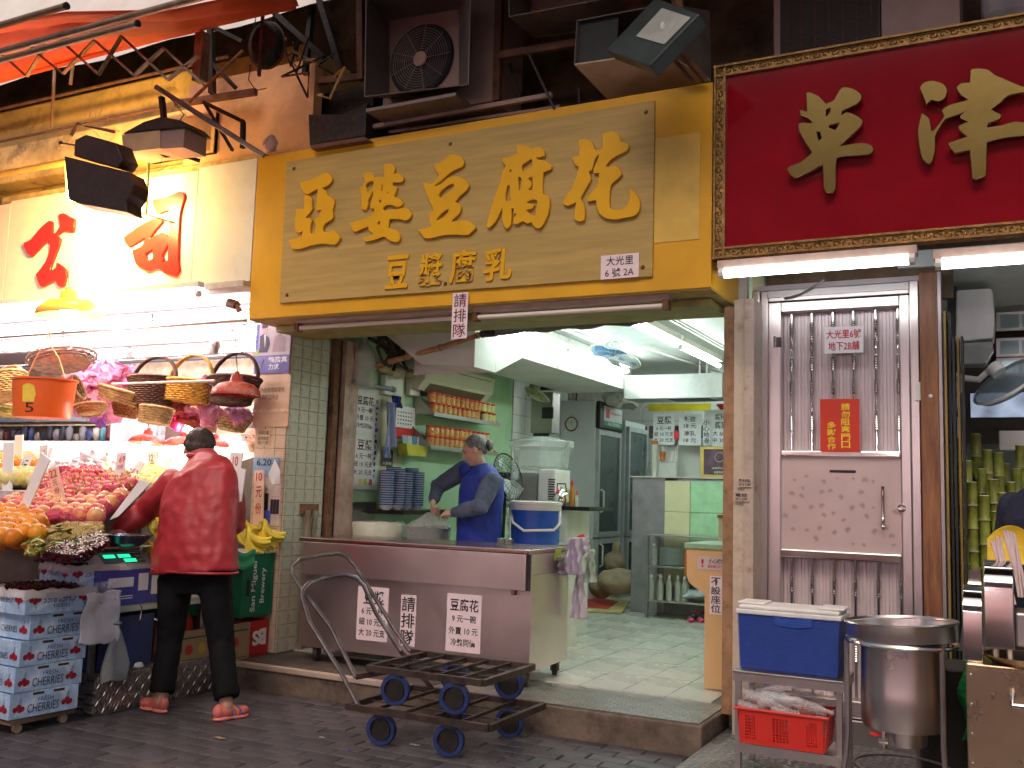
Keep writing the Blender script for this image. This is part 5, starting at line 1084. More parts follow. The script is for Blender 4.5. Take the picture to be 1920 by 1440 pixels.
mb = MB(); put_text(mb, '最優秀開飯熱店', A.sub(.3, .12, .65, .2), .014, .01); mb.build('lettering', M('print_white', (.6,.62,.55), .4), t)
cup = MB().lathe([(.026,0),(.036,.09),(.038,.092),(.034,.09),(.0,.01),(0,0)], seg=14).mesh('cup', M('cup_white', (.72,.76,.70), .5), smooth=True); cupo = cup.copy(); cupo.materials[0] = M('cup_orange', (.62,.20,.05), .5, var=.6, scale=60)
for k in range(16):
    z = 1.676+k*.0205; n_ = 'white' if k < 14 else 'orange'
    o = inst(cup if k < 14 else cupo, 'paper_cup', (P(1227, 870, Y=10.55).x, 10.55, z+.0), (0 if k < 14 else 0, 0, 0)); tag(o, ('white paper cup in the tall cup stack on rear counter' if k < 14 else 'orange patterned paper cup, %s on the left cup stack' % ('topmost' if k == 15 else 'second from top')), 'cup', 'paper cups stacked on the rear counter')
o = inst(cupo, 'paper_cup', (P(1242, 860, Y=10.55).x, 10.55, 1.86)); tag(o, 'orange patterned paper cup standing on the straw box', 'cup')
t = thing('straw_box', 'clear box packed with upright white straws beside cup stack', 'straw box', P(1250, 893, Y=10.55)); A = RY(1236, 868, 1268, 893, 10.52); slab(A, .12, -.12).build('box', M('box_frost', (.70,.75,.72), .3, alpha=.7), t)
random.seed(8)
for k in range(34):
    x = A.O.x+A.U.x*random.random()*.95+.005; MB().cyl((x, 10.54+random.random()*.08, 1.72), (x+random.uniform(-.02,.02), 10.54+random.random()*.08, 1.95+random.random()*.08), .0035, seg=5).build('straw', mWhite, t)
MB().lathe([(.07,0),(.11,.05),(.115,.055),(.09,.04),(0,.03)], P(1362, 768, Y=10.7), 20).single('red_bowl', mRedP, 'shallow red bowl on the rail at the top right of the rear wall', 'bowl', smooth=True)
# steel rack with plates and bottles
Yk = 10.05; xl, xr = P(1210, 1080, Y=Yk).x, P(1352, 1080, Y=Yk).x
t = thing('steel_rack', 'low three level steel rack with plates and bottles before the rear cabinet', 'rack', ((xl+xr)/2, Yk+.17, .182)); zz = [P(1240, y, Y=Yk).z for y in (1003, 1061, 1126)]
for x in (xl, xr-.03):
    for y in (Yk, Yk+.32): bx(x, x+.03, y, y+.03, .182, zz[0]).build('leg', mSteelD, t)
for z, n_ in zip(zz, ('top_shelf', 'middle_shelf', 'bottom_shelf')): bx(xl-.005, xr+.005, Yk-.006, Yk+.356, z-.02, z+.0).build(n_, mSteelD, t, bevel=.003)
pl_ = MB().lathe([(0,0),(.08,0),(.13,.012),(.131,.016),(.08,.006),(0,.006)], seg=24).mesh('plate', M('plate_white', (.58,.66,.66), .2), smooth=True)
for k in range(15):
    o = inst(pl_, 'plate', (P(1258, 1040, Y=Yk+.15).x+random.uniform(-.006,.006), Yk+.16, zz[1]+.001+k*.0125)); tag(o, 'pale plate %s of the plate stack on the steel rack' % ('at the bottom' if k == 0 else 'on top' if k == 14 else 'within'), 'plate', 'plates stacked on the steel rack')
bt = MB().lathe([(0,0),(.032,0),(.034,.02),(.032,.10),(.034,.12),(.03,.15),(.014,.185),(.014,.20),(0,.20)], seg=14).mesh('bottle', M('bottle_murky', (.50,.52,.46), .12, alpha=.7, var=.1), smooth=True)
bc = MB().lathe([(0,.20),(.016,.20),(.016,.222),(0,.222)], seg=10).mesh('cap', mWhite)
for k, (px, dy) in enumerate(((1221,.03),(1238,.03),(1254,.03),(1270,.04),(1282,.05),(1230,.17),(1246,.17),(1262,.18),(1277,.2),(1222,.22))):
    X = P(px, 1100, Y=Yk+.05).x; loc = (X, Yk+.03+dy, zz[2]+.001)
    j = thing('plastic_bottle', 'clear bottle with white cap, %s in the %s row on rack bottom shelf' % (('first','second','third','fourth','fifth')[k % 5], 'front' if k < 5 else 'back'), 'bottle', loc, group='bottles on the rack bottom shelf'); inst(bt, 'body', loc, parent=j, sc=(1,1,1.15)); inst(bc, 'cap', loc, parent=j, sc=(1,1,1.15))
loc = (P(1222, 1050, Y=Yk+.05).x, Yk+.12, zz[1]+.001); j = thing('plastic_bottle', 'single clear bottle left of the plate stack', 'bottle', loc); inst(bt, 'body', loc, parent=j); inst(bc, 'cap', loc, parent=j)
crumple(MB().ball(P(1303, 1115, Y=Yk+.1), .10, 14, (1.2,.8,.5)), .05, 12).single('bag_of_ice', M('bag_blue_white', (.5,.62,.66), .4), 'pale crumpled plastic bag on right end of rack bottom shelf', 'bag')
for i, px in enumerate((1297, 1315)):
    c = P(px, 1166, Z=.183); t = thing('rubber_boot', 'pink and black shoe under the steel rack, %s of the pair' % ('left' if i == 0 else 'right'), 'shoe', c, group='pair of pink shoes under the rack')
    remesh(MB().ball(c+Vector((0,-.01,.035)), .045, 14, (.75,1.25,.6)).ball(c+Vector((0,.07,.05)), .045, 14, (.75,1,1)), .008, 3).build('upper', M('shoe_black', (.03,.03,.035), .6), t, smooth=True)
    MB().ball(c+Vector((0,-.03,.025)), .047, 14, (.8,1.1,.55)).build('toe', M('shoe_pink', (.7,.06,.16), .5), t, smooth=True); MB().tube([c+Vector((-.035,.10,.09)), c+Vector((0,.115,.10)), c+Vector((.035,.10,.09))], .012, 6).build('collar', M('shoe_pink', (.7,.06,.16), .5), t)
# sacks and mat
mSack = M('burlap', (.30,.24,.16), .95, var=.2, bump=.6, bscale=120)
mb = MB().ball(P(1160, 1090, Y=10.6), .24, 18, (1.15,.8,.62)).ball(P(1125, 1100, Y=10.7), .13, 14); remesh(mb, .02, 4, .03, 5).single('burlap_sack', mSack, 'plump burlap sack lying on the floor before the fridges', 'sack', smooth=True)
mb = MB().ball(P(1152, 1053, Y=10.9), .15, 16, (.9,.8,.8)).ball(P(1158, 1030, Y=10.9), .07, 12, (1,1,1.6)); remesh(mb, .018, 4, .03, 6).single('burlap_sack', mSack, 'upright burlap sack with twisted neck behind the plump one', 'sack', smooth=True)
a = [P(x, y, Z=.20) for x, y in ((1085,1146),(1168,1148),(1180,1130),(1130,1118),(1088,1120))]
MB().prism([p-Vector((0,0,.015)) for p in a][::-1], (0,0,.035)).single('floor_mat', M('mat_cream', (.48,.42,.20), .9, var=.15, bump=.4), 'folded cream sack mat with red patch on shop floor', 'mat', bevel=.012)
MB().prism([(P(x, y, Z=.223)) for x, y in ((1090,1138),(1140,1142),(1160,1128),(1128,1121),(1090,1122))][::-1], (0,0,.002)).build('red_patch', M('mat_red', (.42,.05,.03), .8), None)
o = bpy.data.objects['red_patch']; o.parent = bpy.data.objects['floor_mat']; o.location = -bpy.data.objects['floor_mat'].location
# orange side counter
t = thing('side_counter', 'orange beige side counter with green top and stuck notices at right of tofu shop', 'counter', (-1.75, 6.8, .182)); Yo = 6.55
pr = [P(x, y, Y=Yo) for x, y in ((1287,1026),(1366,1030),(1366,1296),(1320,1291),(1321,1114),(1293,1094),(1287,1078))]
MB().prism(pr, (0, .5, 0)).build('panel', M('orange_laminate', (.66,.42,.20), .4, var=.06, stain=(.3,.15,.06), stains=3, stamt=.3), t, bevel=.003)
a, b = P(1283, 1026, Y=Yo-.01), P(1368, 1017, Y=Yo-.01); bx(a.x, b.x, Yo-.012, 7.1, a.z-.006, a.z+.03).build('top', M('green_top', (.25,.45,.28), .35), t, bevel=.004)
a, b = P(1284, 1030, Y=Yo), P(1286, 1080, Y=Yo); bx(a.x-.004, a.x+.010, Yo+.004, 7.04, b.z, a.z-.01).build('wood_edge', M('edge_brown', (.30,.12,.04), .5), t)
paper(t, RY(1308, 1044, 1363, 1069, Yo), [('小心梯級', .38, .12, .97, .52), ('BEWARE OF STEP', .36, .6, .96, .85, mRedInk), ('!', .13, .2, .22, .8, mRedInk)], M('sticker_silver', (.60,.50,.50), .4), mInk, 'step_sticker')
paper(t, RY(1331, 1080, 1354, 1152, Yo), vtext('不設座位', .1, .03, .9, .97), mPaperP, mInk, 'seat_notice')
A = RY(1347, 968, 1372, 1014, 7.6); t = thing('small_cabinet', 'small cream cabinet with wooden top behind the orange counter', 'cabinet', A.at(.5, 0)); slab(A.sub(0,-1.5,1,.92), .4, -.4).build('body', mCream, t); slab(A.sub(-.05,.92,1,1.05), .44, -.42).build('top', M('wood_top', (.35,.17,.05), .5), t)
# bags hung at the right end of the counter
random.seed(12)
mBagL = M('bag_lilac', (.60,.52,.68), .4, var=.1, alpha=.9)
for i, (x0, x1, y0, y1, Y, m_, lb) in enumerate(((1063,1092,1008,1078,6.35,mBagL,'large lilac plastic bag bunch hanging at the right end of counter'),(1080,1103,1008,1042,6.5,mBagL,'small folded lilac bag beside the large bag bunch'),(1072,1098,1072,1160,6.45,M('bag_lilac2', (.66,.58,.70), .4, var=.1, alpha=.75),'long thin lilac bag trailing below the counter edge'),(1095,1117,1030,1092,6.7,M('bag_whitegreen', (.62,.70,.64), .4, alpha=.9),'white bag with green base hanging behind the lilac bags'),(1032,1064,1044,1078,6.3,M('bag_dark', (.25,.20,.28), .5, alpha=.75),'dark translucent bag knotted on the counter corner'))):
    A = RY(x0, y0, x1, y1, Y)
    sh = MB().sheet(lambda u, v: A.at(.5+(u-.5)*(1.1-.6*v if i != 1 else 1)+.03*math.sin(v*5+i), v, .035*math.sin(u*15+v*2+i)+.012*math.sin(v*17+u*9)), 14, 18)
    sh.single('plastic_bag', m_, lb, 'plastic bag', 'bags hanging at the counter end', solid=.002, smooth=True)
MB().cyl(P(1088, 1004, Y=6.75), P(1090, 1010, Y=6.75), .03).single('red_saucer', mRedP, 'small red saucer behind the lilac bags', 'saucer')
A = RY(930, 930, 958, 1000, 7.9)
crumple(MB().sheet(lambda u, v: A.at(u, v, .05*math.sin(u*6+v*4)), 12, 16), .03, 9).single('clear_plastic_sheet', mFilm, 'crumpled clear plastic sheeting right of the woman in blue', 'plastic sheet', smooth=True)
for i, x in enumerate((940, 954)): 
    c = P(x, 1008, Y=6.42); c.z = 1.068; MB().lathe([(.03,0),(.034,.03),(.02,.04),(0,.04)], c, 12).single('glass_bowl', M('dark_glass', (.15,.17,.17), .1, alpha=.6), 'small dark glass cup on the counter, %s' % ('nearer the woman' if i == 0 else 'nearer the blue tub'), 'cup', smooth=True)
# ================================================================ fruit stall
def PS(px, py, lift=0):
    "point on the sloping fruit display"
    d = FW+RT*((px-960)/FL)+UP*((720-py)/FL); k = .27
    t = (1.08+lift+k*(CP.y-4.1)-CP.z)/(d.z-k*d.y); return CP+d*t
disp = MB().prism([(-12,4.0,.60),(-12,4.0,1.05),(-12,6.9,1.83),(-12,6.9,.60)], (6.38,0,0)).prism([(-5.619,4.95,.66),(-5.619,4.95,1.30),(-5.619,5.93,1.56),(-5.619,5.93,.66)], (.22,0,0)).single('fruit_display', M('display_wood', (.40,.34,.28), .7, var=.2), 'sloping display table of the fruit stall under all the fruit', 'display table')
t = thing('front_table', 'white edged low table at the end of the fruit stall carrying scale and boxes', 'table', (-5.4, 4.9, .6)); bx(-5.61, -5.08, 4.28, 5.4, .60, .645).build('top', M('table_edge', (.5,.5,.46), .5, var=.3, stain=(.1,.08,.07), stains=12), t, bevel=.004)
for x, y in ((-5.14,4.4),(-5.14,5.3),(-5.57,4.4)): bx(x-.02, x+.02, y-.02, y+.02, .0, .599).build('leg', mSteelD, t)
def inpoly(x, y, pg):
    c = False; n = len(pg)
    for i in range(n):
        x1, y1 = pg[i]; x2, y2 = pg[i-1]
        if (y1 > y) != (y2 > y) and x < (x2-x1)*(y-y1)/(y2-y1)+x1: c = not c
    return c
def heap(poly, r, layers=1, lift=0, jit=.25, dens=1.9):
    ws = [PS(*p, lift) for p in poly]; x0, x1 = min(w.x for w in ws), max(w.x for w in ws); y0, y1 = min(w.y for w in ws), max(w.y for w in ws)
    out = []
    for L_ in range(layers):
        y = y0+(r*.9 if L_ else 0); j = 0
        while y <= y1:
            x = x0+(r if (j+L_) % 2 else 0)
            while x <= x1:
                c = Vector((x+random.uniform(-jit, jit)*r, y+random.uniform(-jit, jit)*r, 1.08+lift+.27*(y-4.1)+r*.8+L_*r*1.15))
                if inpoly(*PJ(c-Vector((0,0,r))), poly): out.append(c)
                x += r*dens
            y += r*dens*.88; j += 1
    return out
def fr(name, r, cols, sc=(1, 1, 1), dimple=True, rough=.35, bump=0, stain=None):
    ms = []
    for i, c in enumerate(cols):
        pr = [(r*math.sin(a)*(1 if not dimple else 1+.03*math.cos(a*2)), -r*math.cos(a)*sc[2]+(0 if not dimple else (.10*r*math.exp(-((math.pi-a)/.35)**2)*-1))) for a in [math.pi*k/9 for k in range(10)]]
        ms.append(MB().lathe([(abs(q) if 0 < k < 9 else 0, z) for k, (q, z) in enumerate(pr)], seg=14, sx=sc[0], sy=sc[1]).mesh(name, M('%s_skin%d' % (name, i), c, rough, var=.22, scale=14, bump=bump, bscale=160, stain=stain, stains=18, stamt=.7), smooth=True))
    return ms
STEM = MB().cyl((0,0,0), (.002,0,.012), .0022, seg=5).mesh('stem', M('stem_brown', (.10,.06,.03), .8))
def fruits(name, label, cat, group, meshes, pts, tilt=.9, stem=0, extra=None):
    n = len(pts)
    for k, p in enumerate(pts):
        o = inst(random.choice(meshes), name, p, (random.uniform(-tilt, tilt), random.uniform(-tilt, tilt), random.uniform(0, 6)))
        tag(o, label, cat, group)
        if stem: s = inst(STEM, 'stem', (0, 0, stem)); s.parent = o; s.location = (0, 0, stem)
        if extra: s = inst(extra, 'foam_net', (0,0,0)); s.parent = o; s.location = (0,0,0)
random.seed(21)
mo = fr('orange', .056, [(.80,.27,.015),(.82,.33,.02),(.75,.22,.01)], rough=.4, bump=.15)
fruits('orange', 'bright orange with stem dimple in the front left pile of oranges', 'orange', 'oranges piled at the front left of the stall', mo, heap([(-40,978),(20,968),(78,985),(72,1035),(-40,1045)], .056, 2), stem=.055)
fruits('orange', 'orange in the small pile behind the tall white price boards', 'orange', 'oranges piled at the back left', mo, heap([(-30,862),(60,862),(80,885),(-30,890)], .056, 1, .05), stem=.055)
net = MB()
for k in range(14):
    a = 2*math.pi*k/14; net.tube([(.0575*math.cos(a+q*.8), .0575*math.sin(a+q*.8), z) for q, z in ((0,-.02),(.5,-.006),(1,.008))], .0028, 3)
    net.tube([(.0575*math.cos(a-q*.8), .0575*math.sin(a-q*.8), z) for q, z in ((0,-.02),(.5,-.006),(1,.008))], .0028, 3)
net.lathe([(.0,-.056),(.03,-.051),(.051,-.034),(.058,-.018),(.056,-.017)], seg=14); net = net.mesh('foam_net', M('foam_pink', (.80,.14,.25), .7, var=.2, scale=30))
ma = fr('apple', .055, [(.72,.20,.10),(.78,.38,.16),(.70,.12,.08)], rough=.28, stain=(.80,.58,.25))
fruits('peach', 'rosy apple cradled in a pink foam net in the middle pile', 'apple', 'apples in pink foam nets', ma, heap([(12,945),(120,940),(228,930),(232,962),(180,990),(85,985),(20,978)], .056, 1, .03, .4), .6, .053, net)
md = fr('dragon_fruit', .056, [(.55,.03,.12),(.62,.08,.14),(.48,.05,.10)], (1,1,1.2), False, .4)
scl = MB()
for k in range(26):
    a = k*2.4; z = -.045+k*.0042; rr = .056*math.sqrt(max(.1, 1-(z/.07)**2))
    p = Vector((rr*math.cos(a), rr*math.sin(a), z)); q = Vector((math.cos(a), math.sin(a), .9)).normalized(); sd = Vector((-math.sin(a), math.cos(a), 0))
    scl.face([p+sd*.009, p-sd*.009, p+q*.028])
scl = scl.mesh('scale_leaves', M('dragon_scales', (.42,.45,.06), .5, var=.3))
fruits('dragon_fruit', 'pink dragon fruit with yellow green scales in the wide middle heap', 'dragon fruit', 'dragon fruits heaped in the middle', md, heap([(62,925),(150,905),(255,903),(250,935),(190,945),(75,945)], .056, 1, .04, .4), 1.2, 0, scl)
mm = fr('mango', .048, [(.75,.33,.08),(.72,.50,.12),(.66,.20,.08)], (1,.85,1.15), False, .3)
fruits('mango', 'orange pink mango in row behind the dragon fruits', 'mango', 'mangoes behind the dragon fruits', mm, heap([(70,905),(115,900),(190,905),(185,920),(75,925)], .048, 1, .02))
fruits('plum', 'dark red plum in clear bag at the back middle', 'plum', 'red plums bagged at the back', fr('plum', .04, [(.35,.02,.05),(.45,.04,.06)], rough=.2), heap([(112,890),(190,888),(192,908),(110,908)], .04, 2, .05))
my = fr('pear', .055, [(.72,.62,.16),(.78,.70,.30)], (1,1,1.1), False, .4)
fruits('pear', 'pale yellow pear in right back heap behind the price boards', 'pear', 'pale pears in the right back heap', my, heap([(208,908),(290,895),(320,900),(300,925),(215,925)], .055, 1, .03, .4))
fruits('pear', 'pale yellow green pear at left beneath the white price boards', 'pear', 'pale pears at the left', my, heap([(-30,900),(70,895),(75,915),(-30,918)], .045, 2, .02))
p = PS(193, 898); tag(inst(fr('pomelo', .065, [(.70,.60,.03)], rough=.4)[0], 'pomelo', p+Vector((0,0,.07))), 'single large yellow pomelo beside the bagged fruit', 'pomelo')
random.seed(31); mBagW = M('bag_white_thin', (.82,.80,.84), .35, var=.12, scale=14, bump=.5, bscale=30)
for k, (x, y, r) in enumerate(((138,893,.07),(152,880,.075),(172,878,.08),(186,893,.06),(165,892,.07),(148,895,.06),(200,880,.07),(212,893,.06),(105,893,.06),(120,897,.05))):
    c = PS(x, y, .05)+Vector((0,0,.04)); q = MB().ball(c, r, 14, (1.1,1,.95)).cyl(c+Vector((0,0,r*.8)), c+Vector((.01,0,r*1.35)), .014, .03, 8)
    remesh(q, .009, 1, .012, 30).single('bagged_fruit', mBagW, 'knotted white plastic bag of fruit in the back heap', 'bagged fruit', 'white bags of fruit at the back', smooth=True)
# longans, leaves, cherries: too many to count
def blob_stuff(name, label, cat, poly, r, mat, layers, lift=0, seg=7, cap=100000, **k):
    mb = MB(); me = MB().ball((0,0,0), r, seg).mesh('b', mat, smooth=True)
    for p in heap(poly, r, layers, lift, .5, 1.8)[:cap]: mb.add(me, Matrix.Translation(p))
    for f in mb.bm.faces: f.smooth = True
    o = mb.single(name, mat, label, cat, smooth=True); o['kind'] = 'stuff'; return o
blob_stuff('longans', 'heap of small olive brown longans with leaves beside the cherries', 'longans', [(48,1045),(60,1005),(120,985),(190,985),(195,1005),(120,1015),(75,1045)], .014, M('longan_skin', (.38,.26,.05), .6, var=.4, scale=20), 3, .02)
mCh = M('cherry_skin', (.045,.006,.010), .12, var=.5, scale=40)
blob_stuff('cherries', 'glossy dark cherries heaped beside the scale', 'cherries', [(62,1056),(110,1022),(190,1000),(205,1020),(160,1056)], .0125, mCh, 4, .01, 8)
random.seed(5); mb = MB()
for k in range(46):
    c = PS(random.uniform(50, 195), random.uniform(988, 1040), .06)+Vector((0,0,random.uniform(0,.06))); a = random.uniform(0, 6); u = Vector((math.cos(a), math.sin(a), random.uniform(-.4,.4)))*.05; v = Vector((-math.sin(a), math.cos(a), random.uniform(-.3,.3)))*.016
    if PJ(c)[1] > 1010+ (110-PJ(c)[0])*.3 + 25: continue
    mb.face([c-u, c-u*.3+v, c+u*.4+v*.8, c+u, c+u*.4-v*.8, c-u*.3-v])
o = mb.single('longan_leaves', M('leaf_green', (.10,.20,.03), .5, var=.4), 'scattered green leaves lying over the longans', 'leaves', kind='stuff')
mb = MB()
for k in range(60):
    c = PS(random.uniform(75, 185), random.uniform(1010, 1050), .06)+Vector((0,0,.02)); mb.tube([c, c+Vector((random.uniform(-.03,.03), random.uniform(-.03,.03), .03))], .001, 3)
tag(mb.build('cherry_stems', M('leaf_green', (.10,.20,.03), .5), None), 'thin green cherry stems sticking out of the dark heap', 'stems', kind='stuff')
# bananas
mBan = M('banana_yellow', (.78,.60,.06), .45, var=.12, scale=10, stain=(.35,.40,.06), stains=7, stamt=.5); mTip = M('banana_tip', (.08,.06,.02), .8)
def banana(L=.19, r=.019):
    pts, rr = [], []
    for k in range(11):
        a = -1.0+2.0*k/10; pts.append((L*.62*math.cos(a)-L*.62, 0, L*.62*math.sin(a))); rr.append(r*min(1, .35+.9*math.sin(math.pi*(k+.6)/11.4)))
    return MB().tube(pts, rr, 7).mesh('finger', mBan, smooth=True), MB().ball(pts[0], r*.42, 6).mesh('tip', mTip)
bm_, bt_ = banana()
def bunch(px, py, X=None, Y=None, label='', n=7, up=.2, face=0, s=1):
    c = P(px, py, X=X, Y=Y); t = thing('banana_bunch', label, 'bananas', c, group='bananas at the stall end')
    for k in range(n):
        rot = Matrix.Rotation(face, 4, 'Z') @ Matrix.Translation((0, .022*(k % 3-1), 0)) @ Matrix.Rotation(up-.3+1.15*k/n, 4, 'Y') @ Matrix.Rotation(.25*(k % 3-1), 4, 'Z') @ Matrix.Translation((.0,0,-.095))
        for me, nm in ((bm_, 'banana'), (bt_, 'tip')):
            o = bpy.data.objects.new(nm, me); COL.objects.link(o); o.parent = t; o.matrix_local = Matrix.Scale(s, 4) @ rot
    MB().tube([c+Vector((0,0,-.02)), c+Vector((0,0,.03))], [.028,.016], 8).build('crown', M('banana_crown', (.40,.36,.06), .6), t)
bunch(489, 985, X=-5.1, label='yellow banana bunch rightmost, standing by the poster pillar', n=7, up=.35, face=-2.4)
bunch(460, 1000, X=-5.15, label='yellow banana bunch between the man and the rightmost bunch', n=7, up=.5, face=-2.5)
bunch(447, 975, X=-5.3, label='yellow banana bunch half hidden by the man jacket', n=6, up=.4, face=-2.3)
bunch(282, 955, Y=4.9, label='yellow banana bunch standing left of the man beyond his arm', n=7, up=.4, face=-2.3)
bunch(290, 985, Y=4.85, label='greenish banana bunch low behind the scale pan', n=7, up=.6, face=-2.2)
bunch(196, 978, Y=4.95, label='yellow bananas lying flat at the end of the apple pile', s=.75, n=4, up=1.2, face=-2.6)
bunch(274, 1030, Y=4.82, label='lowest banana bunch between scale and the man', n=6, up=.6, face=-2.5)
# price boards
mBd = M('board_bright', (.84,.83,.84), .5, var=.02); mBp = M('board_pink', (.82,.56,.42), .6, var=.05); mBlue = M('ink_blue', (.05,.05,.4), .6, var=0)
def board(label, pts, Y, txt=(), mat=mBd, ink=mRedInk):
    if not (pts[0][0] > 470): Y = PS((pts[0][0]+pts[1][0])/2, max(pts[0][1], pts[1][1])).y-.03
    w = [P(x, y, Y=Y) for x, y in pts]; t = thing('price_board', label, 'price board', (w[0]+w[3])/2 if len(w) > 3 else w[0], group='price boards standing in the fruit')
    MB().prism([w[0]+Vector((0,0,0)), w[1], w[2], w[3]], (0, .008, 0)).build('board', mat, t)
    if txt:
        r_ = Rect(w[0], w[1]-w[0], w[3]-w[0])
        for s, u0, v0, u1, v1 in txt:
            mb = MB(); q = r_.sub(u0, 1-v1, u1, 1-v0); q.N = Vector((0,-1,0)); put_text(mb, s, q, .002, .01); mb.build('lettering', ink, t)
# corners: bottom left, bottom right, top right, top left
board('wide blank white price board at far left of the stall', ((3,922),(22,922),(26,829),(6,831)), 5.6)
board('tall white price board with blue writing second from left', ((25,884),(41,882),(43,815),(28,816)), 5.9, (('元', .2, .68, .8, .8), ('8', .2, .8, .8, .9)), ink=mBlue)
board('white price board tilted right with blue writing at the left', ((22,905),(38,908),(63,851),(47,850)), 5.5, (('6元', .2, .2, .8, .6),), ink=mBlue)
board('white price board with red and blue characters in the left group', ((72,905),(86,905),(89,834),(74,836)), 5.6, (('十元', .25, .1, .8, .4),), ink=mRedInk)
board('long blank white board slanting from upper right across the oranges', ((26,978),(38,988),(93,862),(77,848)), 4.95)
board('thin white stick board behind the long slanting one', ((78,880),(84,884),(99,840),(93,838)), 5.3)
board('salmon price board with red figures twenty two in the apples', ((108,964),(126,958),(108,876),(89,880)), 5.0, (('22', .1, .05, .85, .22), ('元', .2, .27, .7, .4), ('份', .2, .44, .75, .58)), mBp)
board('small white price board before the bagged fruit', ((116,890),(128,889),(129,866),(115,867)), 5.9, (('2', .2, .2, .7, .8),), ink=mBlue)
board('white price board with red figures sixty nine right of the pomelo', ((208,925),(228,922),(235,849),(220,850)), 5.6, (('69', .3, .1, .85, .25), ('元份', .2, .3, .8, .42)), ink=mRedInk)
board('white price board leaning right between two upright ones', ((225,905),(240,918),(272,868),(262,863)), 5.8, (('12', .2, .3, .7, .5),), ink=mBlue)
board('upright white price board with dark writing left of the man', ((277,900),(294,898),(295,847),(277,848)), 5.5, (('12', .2, .1, .6, .35), ('元', .2, .4, .8, .7)), ink=mInk)
board('small white price board just behind the mans left shoulder', ((298,890),(312,885),(322,860),(306,862)), 5.6)
board('long white board leaning under the mans left arm', ((205,975),(222,968),(283,905),(262,900)), 5.0)
board('white price board with red ten right of the mans head', ((428,900),(448,900),(455,850),(432,848)), 5.7, (('10', .3, .15, .8, .5),), ink=mRedInk)
board('white price board leaning behind the mans right shoulder', ((438,945),(452,940),(460,880),(440,875)), 5.6)
board('salmon plank with red ten standing against the poster pillar', ((474,985),(493,984),(495,881),(477,882)), 5.9, (('10', .2, .05, .8, .2), ('元', .2, .3, .8, .5), ('份', .2, .6, .8, .8)), mBp)
# grey printed carton lying left of the white boards
a = PS(22, 955); bx(a.x-.35, a.x+.08, a.y, a.y+.3, a.z-.0, a.z+.13).single('printed_carton', M('carton_grey', (.45,.40,.42), .6, var=.4, scale=9), 'grey printed carton lying open left of the slanting board', 'carton', bevel=.004)
bx(-7.2, -5.95, 3.95, 3.995, .97, 1.06).single('blue_fruit_tray', M('tray_blue', (.10,.16,.50), .5), 'blue tray under the front left oranges', 'tray', bevel=.005)
# ---- boxes at the front of the stall
mCB = M('cherry_carton', (.40,.58,.82), .6, var=.25, scale=9, stain=(.82,.85,.90), stains=11, stamt=1); mChP = M('cherry_print', (.33,.012,.025), .5, var=.3, scale=40); mTxt = M('print_navy', (.04,.03,.07), .6, var=0)
def carton(label, loc, rz, lx, ly, h, flip=False, open_=False, yf=1, texts=True, grp='blue cherry cartons at the stall corner'):
    t = local('cherry_carton', label, 'carton', loc, rz, grp)
    w = .006
    b = MB().box(-lx, 0, 0, ly, 0, .006).box(-lx, -lx+w, 0, ly, .006, h).box(-w, 0, 0, ly, .006, h).box(-lx+w, -w, 0, w, .006, h).box(-lx+w, -w, ly-w, ly, .006, h)
    if not open_: b.box(-lx+.003, -.003, .003, ly-.003, h-.012, h-.006)
    b.build('box', mCB, t, bevel=.002)
    for y in (ly*.32, ly*.62): bx(-.0005, .0012, y, y+.07, h-.022, h-.008).build('hand_slot', M('slot_dark', (.05,.04,.04), .9), t)
    faces = [Rect((.0008, 0, 0), (0, ly, 0), (0, 0, h)), Rect((-lx, -.0008, 0), (lx, 0, 0), (0, 0, h))]
    for fi, A in enumerate(faces):
        for u in ((.13, .83) if fi == 0 else (.15, .85)):
            for du, dv in ((-.05, 0), (0, .09), (.05, 0), (.02, -.03)):
                c = A.at(u+du*(1 if fi == 0 else 1.2), (.36+dv) if not flip else (.66-dv), .0008); k = .0155
                e1, e2 = A.U.normalized()*k, A.V.normalized()*k
                f = MB(); f.face([c+e1*math.cos(q)+e2*math.sin(q)+A.N*.0004*du for q in [2*math.pi*i/12 for i in range(12)]]); f.build('printed_cherry', mChP, t)
            for du in (-.02, .03):
                c = A.at(u+du, .48 if not flip else .55, .001); e = A.at(u+.02, .78 if not flip else .25, .001); s = A.U.normalized()*.0012
                f = MB(); f.face([c-s, c+s, e+s, e-s]); f.build('printed_stem', M('stem_print', (.08,.06,.05), .6), t)
        if fi == 0 and texts:
            for s, u0, v0, u1, v1, b_ in (('CHERRIES', .25, .16, .71, .50, .0), ('FRESH', .40, .56, .62, .74, -.004)):
                q = A.sub(u0, v0, u1, v1) if not flip else Rect(A.at(u1, 1-v0), -A.U*(u1-u0), -A.V*(v1-v0))
                q.N = A.N; mb = MB(); put_text(mb, s, q, .0015, b_, 0, .05); mb.build('lettering', mTxt, t)
        if fi == 1 and texts:
            q = A.sub(.3, .25, .7, .5) if not flip else Rect(A.at(.7, .75), -A.U*.4, -A.V*.25); q.N = A.N; mb = MB(); put_text(mb, 'CHERRIES', q, .0015, 0, 0, .06); mb.build('lettering', mTxt, t)
    return t
